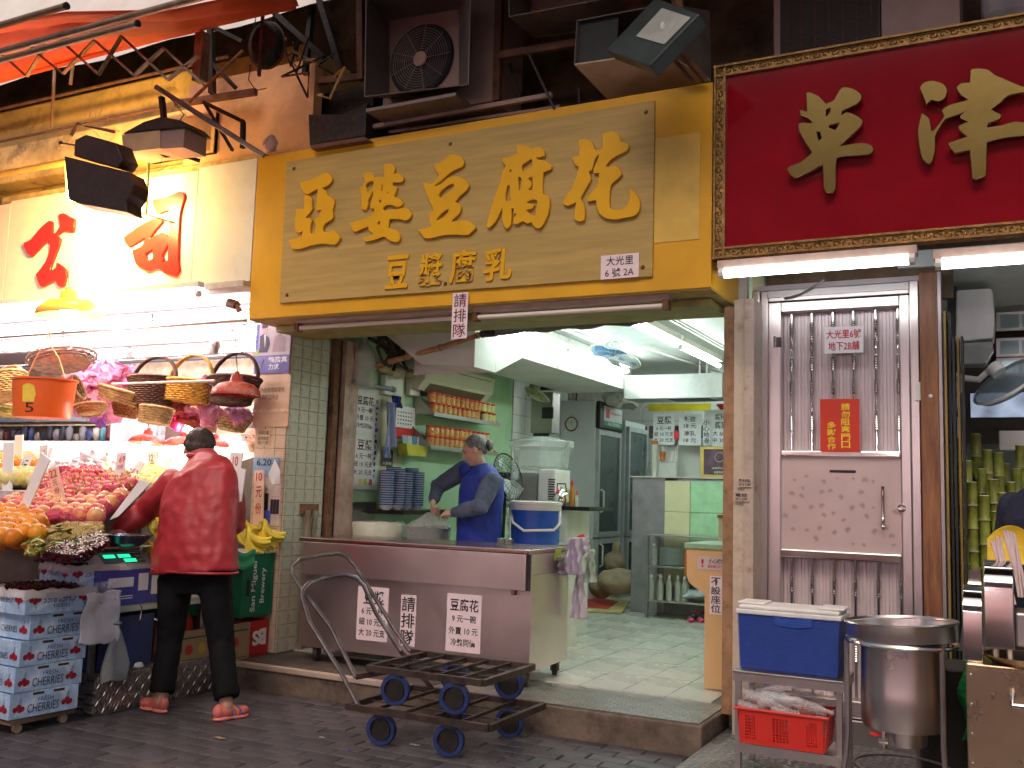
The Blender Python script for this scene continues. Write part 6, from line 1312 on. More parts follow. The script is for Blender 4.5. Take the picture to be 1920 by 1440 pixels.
def cherries_in(t, lx, ly, z, n, seed):
    random.seed(seed); me = MB().ball((0,0,0), .0125, 8).mesh('c', mCh, smooth=True); mb = MB()
    for k in range(n): mb.add(me, Matrix.Translation((-random.uniform(.06, lx-.06), random.uniform(.06, ly-.06), z+random.uniform(-.01, .02))))
    o = mb.build('cherries', mCh, t, smooth=True); o['kind'] = 'stuff'
    mb = MB()
    for k in range(40):
        p = Vector((-random.uniform(.06, lx-.06), random.uniform(.06, ly-.06), z+.015)); mb.tube([p, p+Vector((random.uniform(-.02,.02), random.uniform(-.02,.02), .02))], .0009, 3)
    o = mb.build('stems', M('leaf_green', (.10,.20,.03), .5), t); o['kind'] = 'stuff'
def liner(t, lx, ly, h, seed):
    "thin plastic film folded over the rim"
    def f(u, v):
        a = 2*math.pi*u; sx, sy = math.cos(a), math.sin(a); m = max(abs(sx), abs(sy)); k = [.78, .96, 1.03, 1.05][min(3, int(v*3.001))]
        z = [h-.03, h+.012, h+.004, h-.035][min(3, int(v*3.001))]
        p = Vector((-lx/2+lx/2*k*sx/m, ly/2+ly/2*k*sy/m, z)); q = p*22+Vector((seed, 0, 0)); return p+Vector((noise.noise(q)*.014, noise.noise(q+Vector((3,0,0)))*.014, noise.noise(q+Vector((0,7,0)))*.02))
    MB().sheet(f, 64, 3).build('plastic_liner', M('liner_film', (.80,.72,.70), .22, var=.1, alpha=.55, bump=.6, bscale=40), t, smooth=True)
zc = .085
names = ['bottom', 'second from bottom', 'middle', 'fourth from bottom']
for k in range(4):
    carton('blue cherry carton, %s of the stack at the stall corner' % names[k], (-5.02+.004*k, 3.76+.016*k+.03*(k == 3), zc), R(-4+k*.8), .36, .43+.02*(k == 3), .14)
    zc += .143
t = carton('top open cherry carton printed upside down and lined with plastic film', (-5.00, 3.79, zc), R(-4), .40, .45, .125, True, True); cherries_in(t, .40, .45, .128, 520, 3); liner(t, .40, .45, .125, 1)
t = carton('open cherry carton on the table end left of the scale, printed upside down', (-5.16, 4.20, .775), R(-10), .36, .40, .12, True, True); cherries_in(t, .36, .40, .120, 480, 4); liner(t, .36, .40, .12, 5)
t = carton('open cherry carton at the left photo edge behind the stack', (-5.45, 3.85, .66), R(-4), .36, .40, .12, True, True); cherries_in(t, .36, .40, .10, 300, 6); liner(t, .36, .40, .12, 9)
bx(-5.6, -5.12, 4.15, 4.62, .646, .774).single('white_box_base', mWhite, 'pale box under the open cherry carton by the scale', 'box')
t = thing('wooden_dolly', 'low wooden dolly under the stack of cherry cartons', 'dolly', (-5.2, 3.97, 0)); bx(-5.36, -5.02, 3.78, 4.2, .052, .083).build('deck', M('dolly_wood', (.16,.10,.06), .8, var=.3), t)
for x, y in ((-5.05,3.84),(-5.05,4.14),(-5.3,3.84),(-5.3,4.14)): MB().cyl((x-.012,y,.026), (x+.012,y,.026), .026, seg=14).build('wheel', M('dolly_wheel', (.42,.30,.20), .5), t, smooth=True)
# chequer plate block
t = thing('plate_step_block', 'block covered in worn chequer plate on the paving at the stall end', 'step block', (-5.4, 4.7, 0)); mDiaX = node_bump(M('chequer_side', (.30,.27,.26), .4, .8, var=.25, stain=(.10,.07,.06), stains=5, stamt=.7), lambda n, L, tc: diamond_x(n, L, tc), 1, .02)
bx(-6.3, -5.02, 4.33, 5.35, .0, .235).build('block', mDiaX, t, bevel=.006)
treads(Rect((-5.0195,4.34,.01), (0,1.0,0), (0,0,.215)), .05, t, h=.004); treads(Rect((-6.28,4.34,.2352), (1.25,0,0), (0,1.0,0)), .05, t, h=.003)
# purple blue box, scale, pan
t = thing('fruit_carton', 'violet blue fruit carton with white labels under the scale', 'carton', (-5.25, 4.65, .646)); bx(-5.55, -5.075, 4.36, 4.86, .646, .866).build('box', M('carton_violet', (.07,.07,.34), .55, var=.25, scale=4), t, bevel=.003)
for y0, y1, z0, z1 in ((4.42,4.62,.76,.82),(4.66,4.74,.73,.84),(4.77,4.85,.70,.84)): bx(-5.074, -5.0725, y0, y1, z0, z1).build('label', mPaper, t)
for z in (.70,.685): bx(-5.074, -5.0725, 4.44, 4.62, z, z+.006).build('printed_line', mPaper, t)
t = thing('weighing_scale', 'grey electronic scale with green lit displays beside the man', 'scale', (-5.3, 4.6, .867))
sx0, sx1, sy0, sy1 = -5.52, -5.09, 4.36, 4.80
MB().prism([(sx0,sy0,.867),(sx1,sy0,.867),(sx1-.01,sy0,.895),(sx1-.10,sy0,.972),(sx0,sy0,.972)], (0,sy1-sy0,0)).build('housing', M('scale_grey', (.42,.40,.38), .45, var=.08), t, bevel=.005)
d = Vector((-.09,0,.077)).normalized(); nn = Vector((.077,0,.09)).normalized(); o0 = Vector((sx1-.012, sy0, .898))
A = Rect(o0, (0, sy1-sy0, 0), d*.11); A.N = nn
slab(A.sub(.12,.12,.88,.9), .002, .001).build('display_panel', M('panel_dark', (.10,.12,.14), .3), t)
mG = M('display_green', (.02,.75,.35), emit=1.1)
for u0, v0, u1, v1 in ((.18,.55,.38,.82),(.44,.55,.66,.82),(.50,.18,.72,.45)): slab(A.sub(u0, v0, u1, v1), .001, .004).build('digit_display', mG, t)
for k in range(6): slab(A.sub(.75+.04*(k % 3), .25+.3*(k//3), .78+.04*(k % 3), .40+.3*(k//3)), .002, .004).build('key', M('key_grey', (.4,.4,.4), .5), t)
bx(sx0+.01, sx1-.06, sy0-.02, sy1+.02, 1.0, 1.012).build('weighing_plate', mSteel, t, bevel=.003); bx(sx0+.12, sx0+.2, sy0+.15, sy0+.22, .972, 1.0).build('load_post', mSteelD, t)
c = P(236, 1022, Y=4.62); c.z = 1.013; MB().lathe([(0,0),(.09,0),(.13,.03),(.165,.07),(.17,.072),(.158,.065),(.12,.028),(.08,.01),(0,.01)], c, 32).single('weighing_pan', M('pan_dark', (.09,.09,.14), .22, .7, var=.1), 'round dark metal weighing pan on the scale under the mans hand', 'pan', smooth=True)
# bags on the stall end
random.seed(3)
A = RX(148, 1110, 222, 1204, -5.0); A.O.x = -4.995
crumple(MB().sheet(lambda u, v: A.at(u+.02*math.sin(v*8), v-.03*u*(1-v), .012+.03*math.sin(u*5+1.3*v)*v), 24, 28), .022, 9).single('white_bag_pad', M('bag_white', (.76,.75,.80), .35, var=.06, bump=.4, bscale=30), 'pad of white plastic carrier bags hung on the stall end', 'plastic bags', solid=.006, smooth=True)
A = RX(178, 1092, 210, 1130, -5.02); crumple(MB().sheet(lambda u, v: A.at(u, v, .03*math.sin(u*7+v*6)), 12, 12), .03, 16).single('crumpled_film', mFilm, 'crumpled clear film above the pad of white bags', 'plastic film', smooth=True)
c = P(214, 1278, X=-5.0); crumple(MB().lathe([(.085,0),(.095,.02),(.085,.1),(.065,.2),(.03,.30),(.02,.34),(.04,.38)], c, 40, sx=.45, sy=1.1), .035, 11).single('clear_hanging_bag', M('film_grey', (.62,.64,.62), .2, alpha=.5, bump=.6, bscale=25), 'clear plastic bag hanging bunched below the white bag pad', 'plastic bag', smooth=True)
MB().tube([P(212,1170,X=-4.99), P(235,1172,X=-4.97), P(262,1162,X=-4.97), P(266,1140,X=-4.97), P(262,1132,X=-5.0)], .004, 6).single('bag_hook_wire', mSteelP, 'bent wire hook sticking out beside the white bags', 'wire')
crumple(MB().ball(P(260,1252,X=-5.12), .045, 12, (.7,1.0,.9)), .03, 20).single('crumpled_tissue', mPaper, 'crumpled white tissue lying on the chequer plate block', 'tissue')
mNavy = M('crate_navy', (.02,.03,.13), .5, var=.2)
bx(-5.7, -5.12, 4.4, 4.86, .236, .57).single('navy_crate', mNavy, 'navy plastic crate in shadow under the stall table', 'crate', bevel=.006)
# cardboard box on its steel stand, red bag
mKraft = M('cardboard', (.36,.22,.11), .8, var=.2, scale=5, stain=(.25,.12,.05), stains=4)
t = thing('low_stand', 'low steel stand under the open cardboard box', 'stand', (-5.3, 5.4, 0)); bx(-5.7, -5.06, 5.0, 5.55, .135, .15).build('top', mSteelD, t); bx(-5.12, -5.08, 5.04, 5.08, 0, .134).build('leg', mSteelD, t); bx(-5.12, -5.08, 5.48, 5.52, 0, .134).build('leg', mSteelD, t)
t = thing('cardboard_box', 'open printed cardboard box on low stand behind the mans legs', 'cardboard box', (-5.3, 5.35, .151))
b = MB()
for a in ((-5.62,-5.61,5.03,5.72),(-5.06,-5.05,5.03,5.72),(-5.609,-5.061,5.03,5.04),(-5.609,-5.061,5.71,5.72)): b.box(*a, .151, .43)
b.box(-5.61,-5.06,5.04,5.71,.151,.158); b.build('box', mKraft, t, bevel=.002)
bx(-5.0495, -5.048, 5.05, 5.70, .375, .385).build('printed_band', mTxt, t); bx(-5.0495, -5.048, 5.05, 5.70, .185, .190).build('printed_band', mTxt, t)
for y, c_ in ((5.12,(.5,.05,.03)),(5.42,(.5,.05,.03)),(5.24,(.5,.35,.05)),(5.57,(.45,.12,.05))): MB().cyl((-5.0495,y,.30), (-5.048,y,.30), .035, seg=16).build('printed_fruit', M('kraft_print%.1f' % c_[1], c_, .7), t)
crumple(MB().lathe([(0,0),(.12,0),(.13,.15),(.08,.30),(.03,.42),(.06,.46),(0,.47)], (-5.32,5.28,.16), 24), .04, 9).single('red_bag', M('bag_red', (.62,.04,.02), .35, var=.1), 'red plastic bag standing up out of the cardboard box', 'plastic bag', smooth=True)
crumple(MB().ball((-5.3,5.56,.42), .09, 12), .04, 12).single('film_in_box', mFilm, 'clear plastic crumpled in the right of the cardboard box', 'plastic film')
bx(-6.1, -5.10, 4.9, 5.02, .236, .47).single('brown_carton', M('cardboard_dark', (.20,.09,.05), .8, var=.3), 'dark brown carton behind and left of the open cardboard box', 'carton')
# green beer crate on a red one
def crate(label, x0, x1, y0, y1, z0, z1, mat, name='bottle_crate'):
    t = thing(name, label, 'crate', ((x0+x1)/2, (y0+y1)/2, z0)); w = .012
    b = MB(); b.box(x0, x1, y0, y1, z0, z0+.01).box(x0, x1, y0, y0+w, z0+.01, z1).box(x0, x1, y1-w, y1, z0+.01, z1).box(x0, x0+w, y0+w, y1-w, z0+.01, z1).box(x1-w, x1, y0+w, y1-w, z0+.01, z1)
    b.build('body', mat, t, bevel=.004); return t
mCrG = M('crate_green', (.012,.15,.07), .42, var=.12)
a = P(448, 1160, X=-5.05); b_ = P(505, 1038, X=-5.05)
t = crate('dark green beer crate with white gothic lettering standing on end by pillar', -5.42, -5.05, a.y, 5.935, a.z, .925, mCrG)
bx(-5.05, -5.042, a.y, a.y+.025, a.z, .925).build('rib', mCrG, t); bx(-5.05, -5.042, 5.91, 5.935, a.z, .925).build('rib', mCrG, t)
bx(-5.0498, -5.048, a.y+.06, a.y+.09, .62, .74).build('hand_hole', mBlack, t)
for s, y0, y1 in (('San Miguel', 5.70, 5.765), ('Brewery', 5.80, 5.86)):
    z0, z1 = (.50, .87) if s[0] == 'S' else (.56, .82)
    q = Rect((-5.05, y1, z0), (0, 0, z1-z0), (0, -(y1-y0), 0)); q.N = Vector((1, 0, 0)); mb = MB(); put_text(mb, s, q, .002, .015); mb.build('lettering', mWhite, t)
t = crate('red beer crate with white emblem under the green one', -5.42, -5.055, 5.62, 5.93, .172, .43, M('crate_red', (.42,.02,.02), .45, var=.1))
q = Rect((-5.055, 5.90, .37), (0, -.15, 0), (0, 0, -.12)); mb = MB(); put_text(mb, 'B', q.sub(0,0,.6,1), .002, .06, keep=False); put_text(mb, 'S', q.sub(.5,.1,1,1), .003, .04); mb.build('emblem', mWhite, t)
t = crate('green crate half hidden behind the mans legs', -5.8, -5.46, 5.3, 5.9, .45, .925, mCrG)
bx(-5.5, -5.04, 5.45, 5.95, .926, .94).single('banana_shelf_board', mWhiteT, 'grey board on the green crate carrying bananas', 'board')
MB().sheet(lambda u, v: Vector((-5.03+.004*math.sin(9*v), 5.42+.28*u, .95-.12*v+.015*math.sin(u*8))), 10, 6).single('green_sheet', M('green_film', (.03,.30,.14), .4), 'green plastic sheet draped over edge of the crate', 'plastic sheet', solid=.003)
# ---- hanging things
Yh = 5.75
def strand(a, b, m=mWhite, r=.003): return MB().tube([a, b], r, 4)
A = RY(40, 712, 124, 784, 4.95); c = A.at(.5, 0); rb, rt_, h = A.U.length*.43, A.U.length*.5, A.V.length
t = thing('orange_bucket', 'orange plastic bucket with yellow patch and number 5 hanging by strings', 'bucket', c)
MB().lathe([(0,0),(rb,0),(rb*1.02,.01),(rt_*.98,h-.015),(rt_*1.03,h-.012),(rt_*1.03,h),(rt_*.95,h),(rb*.96,.012),(0,.012)], c, 32, sy=.85).build('body', M('bucket_orange', (.85,.16,.03), .38, var=.04), t, smooth=True)
def on_bucket(u, v, off=.003):
    r_ = (rb+(rt_-rb)*v)+off; a = R(-90)+u*1.1; return c+Vector((r_*math.cos(a), .85*r_*math.sin(a), h*v))
def patch(pts, mat, nm):
    f = MB(); f.face([on_bucket(*p) for p in pts]); return f.build(nm, mat, t)
MB().sheet(lambda u, v: on_bucket(.12+.42*u*(1-.25*abs(v-.5)), .36+.46*v*(1-.5*(u-.5)**2)), 8, 8).build('yellow_patch', M('patch_yellow', (.85,.65,.08), .5), t)
me, x0, x1, y0, y1 = text_mesh('5', .0)
mb = MB(); mb.add(me)
for v in mb.bm.verts: v.co = on_bucket(.22+.28*(v.co.x-x0)/(x1-x0), .10+.24*(v.co.y-y0)/(y1-y0), .004)
mb.build('number', mInk, t)
top = P(92, 618, Y=4.95)
for u in (-.9, .9): MB().tube([c+Vector((rt_*u, 0, h)), c+Vector((rt_*u*.6, 0, h+.16)), c+Vector((rt_*.15*u, -.01, h+.27))], .004, 5).build('bail', M('string_yellow', (.8,.65,.3), .7), t)
for dx_ in (-.01, .01): MB().tube([c+Vector((dx_, 0, h+.26)), top+Vector((dx_, 0, 0))], .0045, 5).build('string', M('string_yellow', (.8,.65,.3), .7), t)
wk = {}
def wicker(nm, col): 
    if nm not in wk: wk[nm] = M('wicker_'+nm, col, .75, var=.35, scale=25)
    return wk[nm]
def basket(label, px0, py0, px1, py1, Y, mat, tilt=0, handle=None, ell=.7, taper=.8, rows=None, cat='basket', lift=None, grp='wicker baskets hanging over the fruit'):
    A = RY(px0, py0, px1, py1, Y); w, h = A.U.length/2, A.V.length; c = A.at(.5, .5); rows = rows or max(4, int(h/.015)); rot = Matrix.Rotation(R(tilt), 3, 'Y') @ Matrix.Rotation(R(-8), 3, 'X')
    t = thing('hanging_basket', label, cat, c, group=grp); T = lambda p: c+rot @ Vector(p)
    mb = MB(); n = 40
    for k in range(rows):
        v = k/(rows-1) if rows > 1 else 0; r_ = w*(taper+(1-taper)*v); z = -h/2+h*v
        mb.tube([T(((r_+.006*(1 if (i+k) % 2 else -1))*math.cos(2*math.pi*i/n), ell*(r_+.006*(1 if (i+k) % 2 else -1))*math.sin(2*math.pi*i/n), z)) for i in range(n)], h/rows*.62, 4, closed=True)
    mb.lathe([(0,-h/2),(w*taper*.98,-h/2),(w*.93,h/2-.01)], c, 24, rot, sy=ell)
    mb.build('woven_body', mat, t)
    MB().tube([T((w*1.03*math.cos(2*math.pi*i/28), ell*w*1.03*math.sin(2*math.pi*i/28), h/2+.004)) for i in range(28)], .012, 6, closed=True).build('rim', mat, t, smooth=True)
    if handle is not None:
        hz = P((px0+px1)/2, handle, Y=Y).z-c.z
        for dy in (-.008, .01): MB().tube([T((w*.98*math.cos(math.pi*k/16), dy, h/2+(hz-h/2)*math.sin(math.pi*k/16))) for k in range(17)], .011, 6).build('handle', mat, t, smooth=True)
    return t
basket('dark wicker basket with tall arched handle beside the orange bucket', 244, 712, 326, 758, 5.6, wicker('dark', (.10,.045,.035)), 0, 668, .6, .78)
basket('dark wicker basket with tall handle behind the big red lamp shade', 392, 712, 480, 756, 5.7, wicker('dark', (.10,.045,.035)), 0, 660, .6, .74)
basket('honey coloured woven basket with pale handle between two dark baskets', 312, 718, 394, 754, 5.65, wicker('honey', (.62,.33,.06)), 3, 664, .6, .85)
basket('tan rectangular basket tilted over pink tulle', 186, 732, 258, 752, 5.5, wicker('tan', (.48,.33,.16)), 12, None, .5, .8)
basket('tan wicker basket at left photo edge beside the orange bucket', -30, 712, 40, 746, 5.3, wicker('tan', (.48,.33,.16)), -18, 690, .6, .7)
basket('small tan box basket under the dark arched basket', 265, 766, 318, 792, 5.5, wicker('tan', (.48,.33,.16)), 4, None, .6, .9)
basket('round shallow tan basket hanging lowest near the poster pillar', 406, 778, 466, 806, 5.9, wicker('tan', (.48,.33,.16)), 6, None, .8, .6)
basket('small brown basket with red rim under the tan rectangular basket', 215, 762, 260, 780, 5.6, wicker('brown', (.30,.13,.05)), 5, None, .7, .7)
basket('narrow tan basket hung on edge right of the orange bucket', 122, 722, 158, 740, 5.5, wicker('tan', (.48,.33,.16)), 55, None, .5, .9)
basket('tan basket wrapped in purple tissue below the pink tulle', 146, 762, 196, 776, 5.4, wicker('tan', (.48,.33,.16)), -8, None, .6, .7)
basket('green banded straw basket at left edge below the bucket', -30, 764, 38, 776, 5.6, wicker('straw', (.45,.42,.12)), 2, None, .7, .8)
basket('striped red and green basket hanging behind the lit lamp shade', 303, 764, 345, 782, 5.7, wicker('striped', (.42,.10,.10)), -25, None, .6, .8)
basket('wide grey sieve basket hanging slanted above the pink tulle', 68, 672, 164, 684, 5.3, wicker('grey', (.42,.36,.34)), -12, None, .7, .85)
mTu = M('tulle_pink', (.85,.30,.52), .6, var=.35, scale=8, alpha=.82, bump=.5, bscale=20); mPu = M('tulle_purple', (.35,.12,.60), .6, var=.3, alpha=.9)
random.seed(14)
for i, (x, y, r, sc, m_) in enumerate(((150,728,.16,(1.2,.7,.9),mTu),(185,712,.17,(1.3,.7,.7),mTu),(228,706,.15,(1.4,.7,.6),mTu),(175,752,.12,(1,.7,1),mTu),(210,775,.08,(1,.6,.9),mTu),(170,776,.10,(1.5,.6,.6),mPu),(25,757,.08,(2.0,.7,.5),mTu),(266,752,.08,(1.2,.7,1),mTu),(398,728,.08,(.8,.7,1.4),mTu),(385,765,.10,(1.1,.7,1.1),mTu),(358,775,.10,(1.2,.6,.6),mTu),(440,778,.12,(1.3,.6,.6),mTu),(330,775,.09,(1,.6,1),M('foil_magenta', (.55,.02,.22), .3, .3)))):
    c = P(x, y, Y=5.75+.05*(i % 3)); crumple(crumple(MB().ball(c, r, 40, sc), r*.9, 9, i), r*.25, 30, i).single('gift_tulle', m_, ['wide pink','long pink','pale pink','deep pink','low pink','purple','thin pink','small pink','slender pink','rosy pink','flat pink','violet pink','magenta foil'][i]+' tulle bunched among the hanging baskets' + ['', ', left side','', '', '', '', ' at far left', ' under the dark basket', ' beside the honey basket', ' over the lit lamp', ' over the striped basket', ' by the pillar', ' behind the lamp'][i], 'tulle', 'gift tulle among the baskets', smooth=True)
# lamp shades
mShade = M('shade_red', (.50,.06,.035), .42, var=.25, scale=9, stain=(.50,.30,.22), stains=9, stamt=.8); mShadeY = M('shade_yellow', (.75,.42,.06), .4)
def pend(label, px, pb, pt, hw, Y, lit=0, tilt=(0, 0), m_=mShade, cord=None):
    b, tp = P(px, pb, Y=Y), P(px, pt, Y=Y); h = tp.z-b.z; r_ = P(px+hw, pb, Y=Y).x-b.x; rot = Matrix.Rotation(R(tilt[0]), 3, 'X') @ Matrix.Rotation(R(tilt[1]), 3, 'Y')
    t = thing('pendant_lamp', label, 'lamp', b, group='red lamp shades over the fruit')
    MB().lathe([(r_,0),(r_*1.0,.008),(r_*.95,h*.25),(r_*.7,h*.48),(r_*.30,h*.58),(r_*.27,h*.60),(r_*.22,h*.86),(r_*.1,h*.88),(r_*.1,h),(0,h)], b, 32, rot).lathe([(r_*.98,.004),(r_*.92,h*.22),(r_*.66,h*.44),(0,h*.5)], b, 32, rot).build('shade', m_, t, smooth=True)
    if lit:
        q = b+rot @ Vector((0,0,h*.18)); MB().ball(q, r_*.28, 12).build('bulb', M('bulb_%s' % lit, (1,.9,.85), emit=lit), t, smooth=True)
        l = bpy.data.lights.new('bulb_light', 'POINT'); l.energy = lit*.5; l.color = (1,.88,.78); l.shadow_soft_size = r_*.3; o = bpy.data.objects.new('bulb_light', l); COL.objects.link(o); o.parent = t; o.location = Vector((0,0,-.02))
    if cord: MB().tube([b+rot @ Vector((0,0,h)), P(cord[0], cord[1], Y=Y)], .0035, 5).build('cord', mBlack, t)
pend('large dusty red lamp shade hanging near the poster pillar', 442, 742, 697, 35, 5.35, 0, (0, 0), cord=(440, 610))
pend('small red lamp shade over the price boards left of the man', 275, 832, 803, 24, 6.0, 14, (-6, 0), cord=(276, 770))
pend('tilted red lamp shade with bright bulb above the mans head', 352, 806, 772, 22, 5.8, 40, (-22, 8))
pend('red lamp shade half hidden behind the mans hair', 345, 836, 806, 27, 6.2, 14, (0, 0))
pend('small red lamp shade right of the mans head', 402, 838, 812, 20, 6.3, 14, (0, 0))
pend('big yellow lamp shade glowing below the fruit stall sign', 130, 592, 540, 42, 5.15, 60, (4, -4), mShadeY, cord=(128, 500))
A = RY(374, 782, 404, 812, 5.9); t = MB().lathe([(0,0),(A.U.length*.42,0),(A.U.length*.5,A.V.length),(A.U.length*.45,A.V.length),(0,.01)], A.at(.5,0), 20); t.single('pink_tin', M('tin_pink', (.55,.25,.20), .5), 'dull pink tin hanging above the mans head', 'tin', smooth=True)
# rails, hooks and stall tube lamps
for (x0, y0, x1, y1, Y, r_, m_, lb) in ((0,632,462,600,5.5,.016,mSteelD,'long grey hanging rail under the fruit stall sign'),(0,662,460,636,6.4,.012,mSteelD,'second grey hanging rail deeper in the fruit stall'),(210,721,402,713,5.35,.009,mWhite,'white rod carrying the wicker baskets'),(0,684,470,668,7.0,.010,mSteelD,'third grey hanging rail deepest in the fruit stall')):
    a, b = P(x0, y0, Y=Y), P(x1, y1, Y=Y); a.z = b.z = (a.z+b.z)/2; a.x -= 3 if x0 == 0 else 0; MB().cyl(a, b, r_).single('hanging_rail', m_, lb, 'rail', 'rails in the fruit stall', smooth=True)
for i, (x, y0, y1, Y) in enumerate(((286,590,614,5.5),(119,620,640,5.5),(259,635,655,6.4),(436,620,642,6.4),(90,655,672,6.4))):
    a, b = P(x, y0, Y=Y), P(x, y1, Y=Y); MB().tube([b, a], .006, 5).cyl(a, a+Vector((0,0,.006)), .028).single('rail_hanger', mSteelD, 'small dark rail hanger %s' % ('at the middle of the front rail','left on the front rail','middle of the second rail','by the pillar on the second rail','left on the second rail')[i], 'hanger', 'hangers of the stall rails')
STP = (1, .90, .97)
k = 0
for Y, z, row in ((5.40, 2.86, 'front'), (6.5, 2.90, 'second'), (7.3, 2.92, 'third'), (8.2, 2.93, 'rear')):
    for x in (-5.45, -6.75, -8.05, -9.35):
        if row in ('rear',) and x > -5.6: continue
        t = thing('tube_lamp', 'bright white tube lamp, %s in the %s row of the fruit stall' % (('nearest the pillar','second from the pillar','third from the pillar','fourth from the pillar')[int(round((-5.45-x)/1.3))], row), 'lamp', (x-.6, Y, z), group='tube lamps of the fruit stall')
        bx(x-1.24, x+.0, Y-.03, Y+.03, z+.05, z+.09).build('batten', mWhite, t); tube_light(t, (x-1.2, Y, z), (x-.04, Y, z), STP, 62, .022)
c = P(440, 572, Y=5.55); MB().cyl(c+Vector((-.06,0,.02)), c+Vector((.02,0,0)), .035).cyl(c+Vector((.02,0,0)), c+Vector((.05,0,-.05)), .02).single('cable_joint', mRust, 'brown cable joint box at the corner below the yellow sign', 'junction box')
c = P(403, 648, Y=5.9); MB().lathe([(0,-.07),(.03,-.07),(.05,0),(.045,.03),(0,.04)], c, 16).single('grey_spotlight', mSteelD, 'grey round spotlight on the second rail', 'spotlight', smooth=True)
c = P(115, 650, Y=5.9); crumple(MB().ball(c, .09, 14, (1,.8,1.1)), .04, 12).single('grey_bundle', M('bundle', (.35,.30,.28), .7), 'grey bundle tied on the rail above the slanted sieve', 'bundle')
# ---- behind the stall: shelves of goods, white column, hanging goods
A = RY(0, 765, 300, 795, 9.0)
t = thing('grey_blue_hoarding', 'row of pale blue grey panels across the back of the stall', 'panels', A.at(.5, 0))
for k in range(6): slab(RY(-60+45*k, 764, -17+45*k, 792-.5*k, 9.0), .01).build('panel', M('panel_blue', (.34,.42,.46), .5, var=.1), t)
t = thing('rear_shelves', 'rear shelves crowded with dark red grey and navy goods', 'shelves', (-10.5, 8.9, 1.3)); random.seed(19)
cols = [M('goods%d' % i, c, .6, var=.3) for i, c in enumerate(((.03,.03,.04),(.12,.02,.02),(.03,.05,.12),(.20,.19,.20),(.35,.30,.25),(.06,.18,.2)))]
for r_, y in enumerate((797, 831, 848)):
    a, b = P(-30, y, Y=8.9), P(215, y, Y=8.9); z = (a.z+b.z)/2; bx(a.x, b.x, 8.8, 9.15, z-.02, z).build('shelf_board', M('shelf_tan', (.45,.38,.25), .6), t)
for r_, (y, n) in enumerate(((826, 20), (872, 20))):
    a, b = P(-30, y, Y=8.8), P(210, y, Y=8.8); w = (b.x-a.x)/n
    for k in range(n):
        h = random.uniform(.12, .24); remesh(MB().ball((a.x+w*(k+.5), 8.82, a.z+h*.45), h*.5, 10, (w/h*1.0,.5,1)), .02, 1, .015, 9).build('hanging_goods', random.choice(cols), t, smooth=True)
A = RY(205, 785, 232, 880, 8.2); bx(A.O.x, A.O.x+A.U.x, 8.2, 8.6, .2, 2.3).single('white_column', M('column_white', (.62,.60,.60), .5, stain=(.3,.3,.3), stains=12), 'white column with scribbled marks at the back of the stall', 'column')
A = RY(232, 790, 290, 885, 8.6); bx(A.O.x, A.O.x+A.U.x, 8.6, 8.9, .2, 2.25).single('white_notice_panel', M('panel_scribble', (.55,.56,.58), .6, var=.3, scale=20), 'pale panel covered in small notices behind small red lamp', 'notice panel')
A = RY(296, 800, 345, 885, 8.8); slab(A, .05).single('dark_shutter', M('shutter_dark', (.12,.07,.05), .6), 'dark ribbed shutter at the back left of the mans head', 'shutter')
bx(-14, -9.4, 9.05, 9.15, .2, 2.0).single('red_cloth_wall', M('cloth_red', (.30,.06,.05), .8), 'dull red cloth at the far left rear of the stall', 'cloth')
A = RY(410, 815, 450, 905, 7.8); bx(A.O.x, A.O.x+A.U.x, 7.8, 8.0, .8, A.O.z+A.V.z).single('pale_green_wall_unit', M('pale_green', (.50,.66,.58), .5), 'pale green unit behind the man right of his head', 'cabinet')
# posters on the pillar
YP = 5.948
A = RY(479, 606, 544, 700, YP); t = thing('election_poster', 'blue and mauve poster with two suited figures at the top of the pillar', 'poster', A.at(.5, 0))
slab(A, .002).build('sheet', M('poster_mauve', (.50,.42,.46), .5, var=.15, scale=6), t)
slab(A.sub(0,0,.09,1), .001, .0025).build('blue_edge', M('poster_blue', (.10,.12,.50), .5), t); slab(A.sub(0,.36,.1,.48), .001, .004).build('green_edge', M('poster_green', (.3,.45,.08), .5), t)
slab(A.sub(.0,.0,1,.36), .001, .0035).build('violet_field', M('poster_violet', (.13,.11,.33), .5, var=.2), t)
def blobp(A, pts, m_, nm, off=.005):
    f = MB(); f.face([A.at(u, v, off) for u, v in pts]); f.build(nm, m_, t)
blobp(A, [(.12,.42),(.13,.75),(.24,.80),(.38,.72),(.42,.60),(.36,.42)], M('suit_dark', (.04,.03,.05), .6), 'suit'); blobp(A, [(.24,.78),(.30,.78),(.29,.50)], mPaper, 'shirt', .0055)
MB().ball(A.at(.26,.88,.003), .034, 12, (.85,.05,1.25)).build('face', M('face_print', (.42,.36,.38), .6), t); MB().ball(A.at(.25,.94,.003), .035, 12, (.9,.06,.7)).build('hair', M('suit_dark', (.04,.03,.05), .6), t)
blobp(A, [(.50,.42),(.55,.72),(.70,.78),(.86,.70),(.88,.42)], M('suit_grey', (.33,.25,.27), .6), 'suit'); MB().ball(A.at(.72,.86,.003), .034, 12, (.85,.05,1.25)).build('face', M('face_print', (.42,.36,.38), .6), t)
for s, u0, v0, u1, v1 in (('夠膽真', .40, .21, .95, .33), ('力求', .42, .07, .72, .19)):
    mb = MB(); put_text(mb, s, A.sub(u0, v0, u1, v1), .005, .02); mb.build('lettering', mPaper, t)
mb = MB(); c = A.at(.2, .17, .006); mb.tube([c+Vector((-.02,0,.01)), c+Vector((-.005,0,-.018)), c+Vector((.028,0,.045))], .004, 4).build('tick_mark', mPaper, t)
A = RY(477, 703, 543, 800, YP); t = thing('cardboard_notice', 'tan cardboard notice about shop cameras on the pillar', 'sign', A.at(.5, 0))
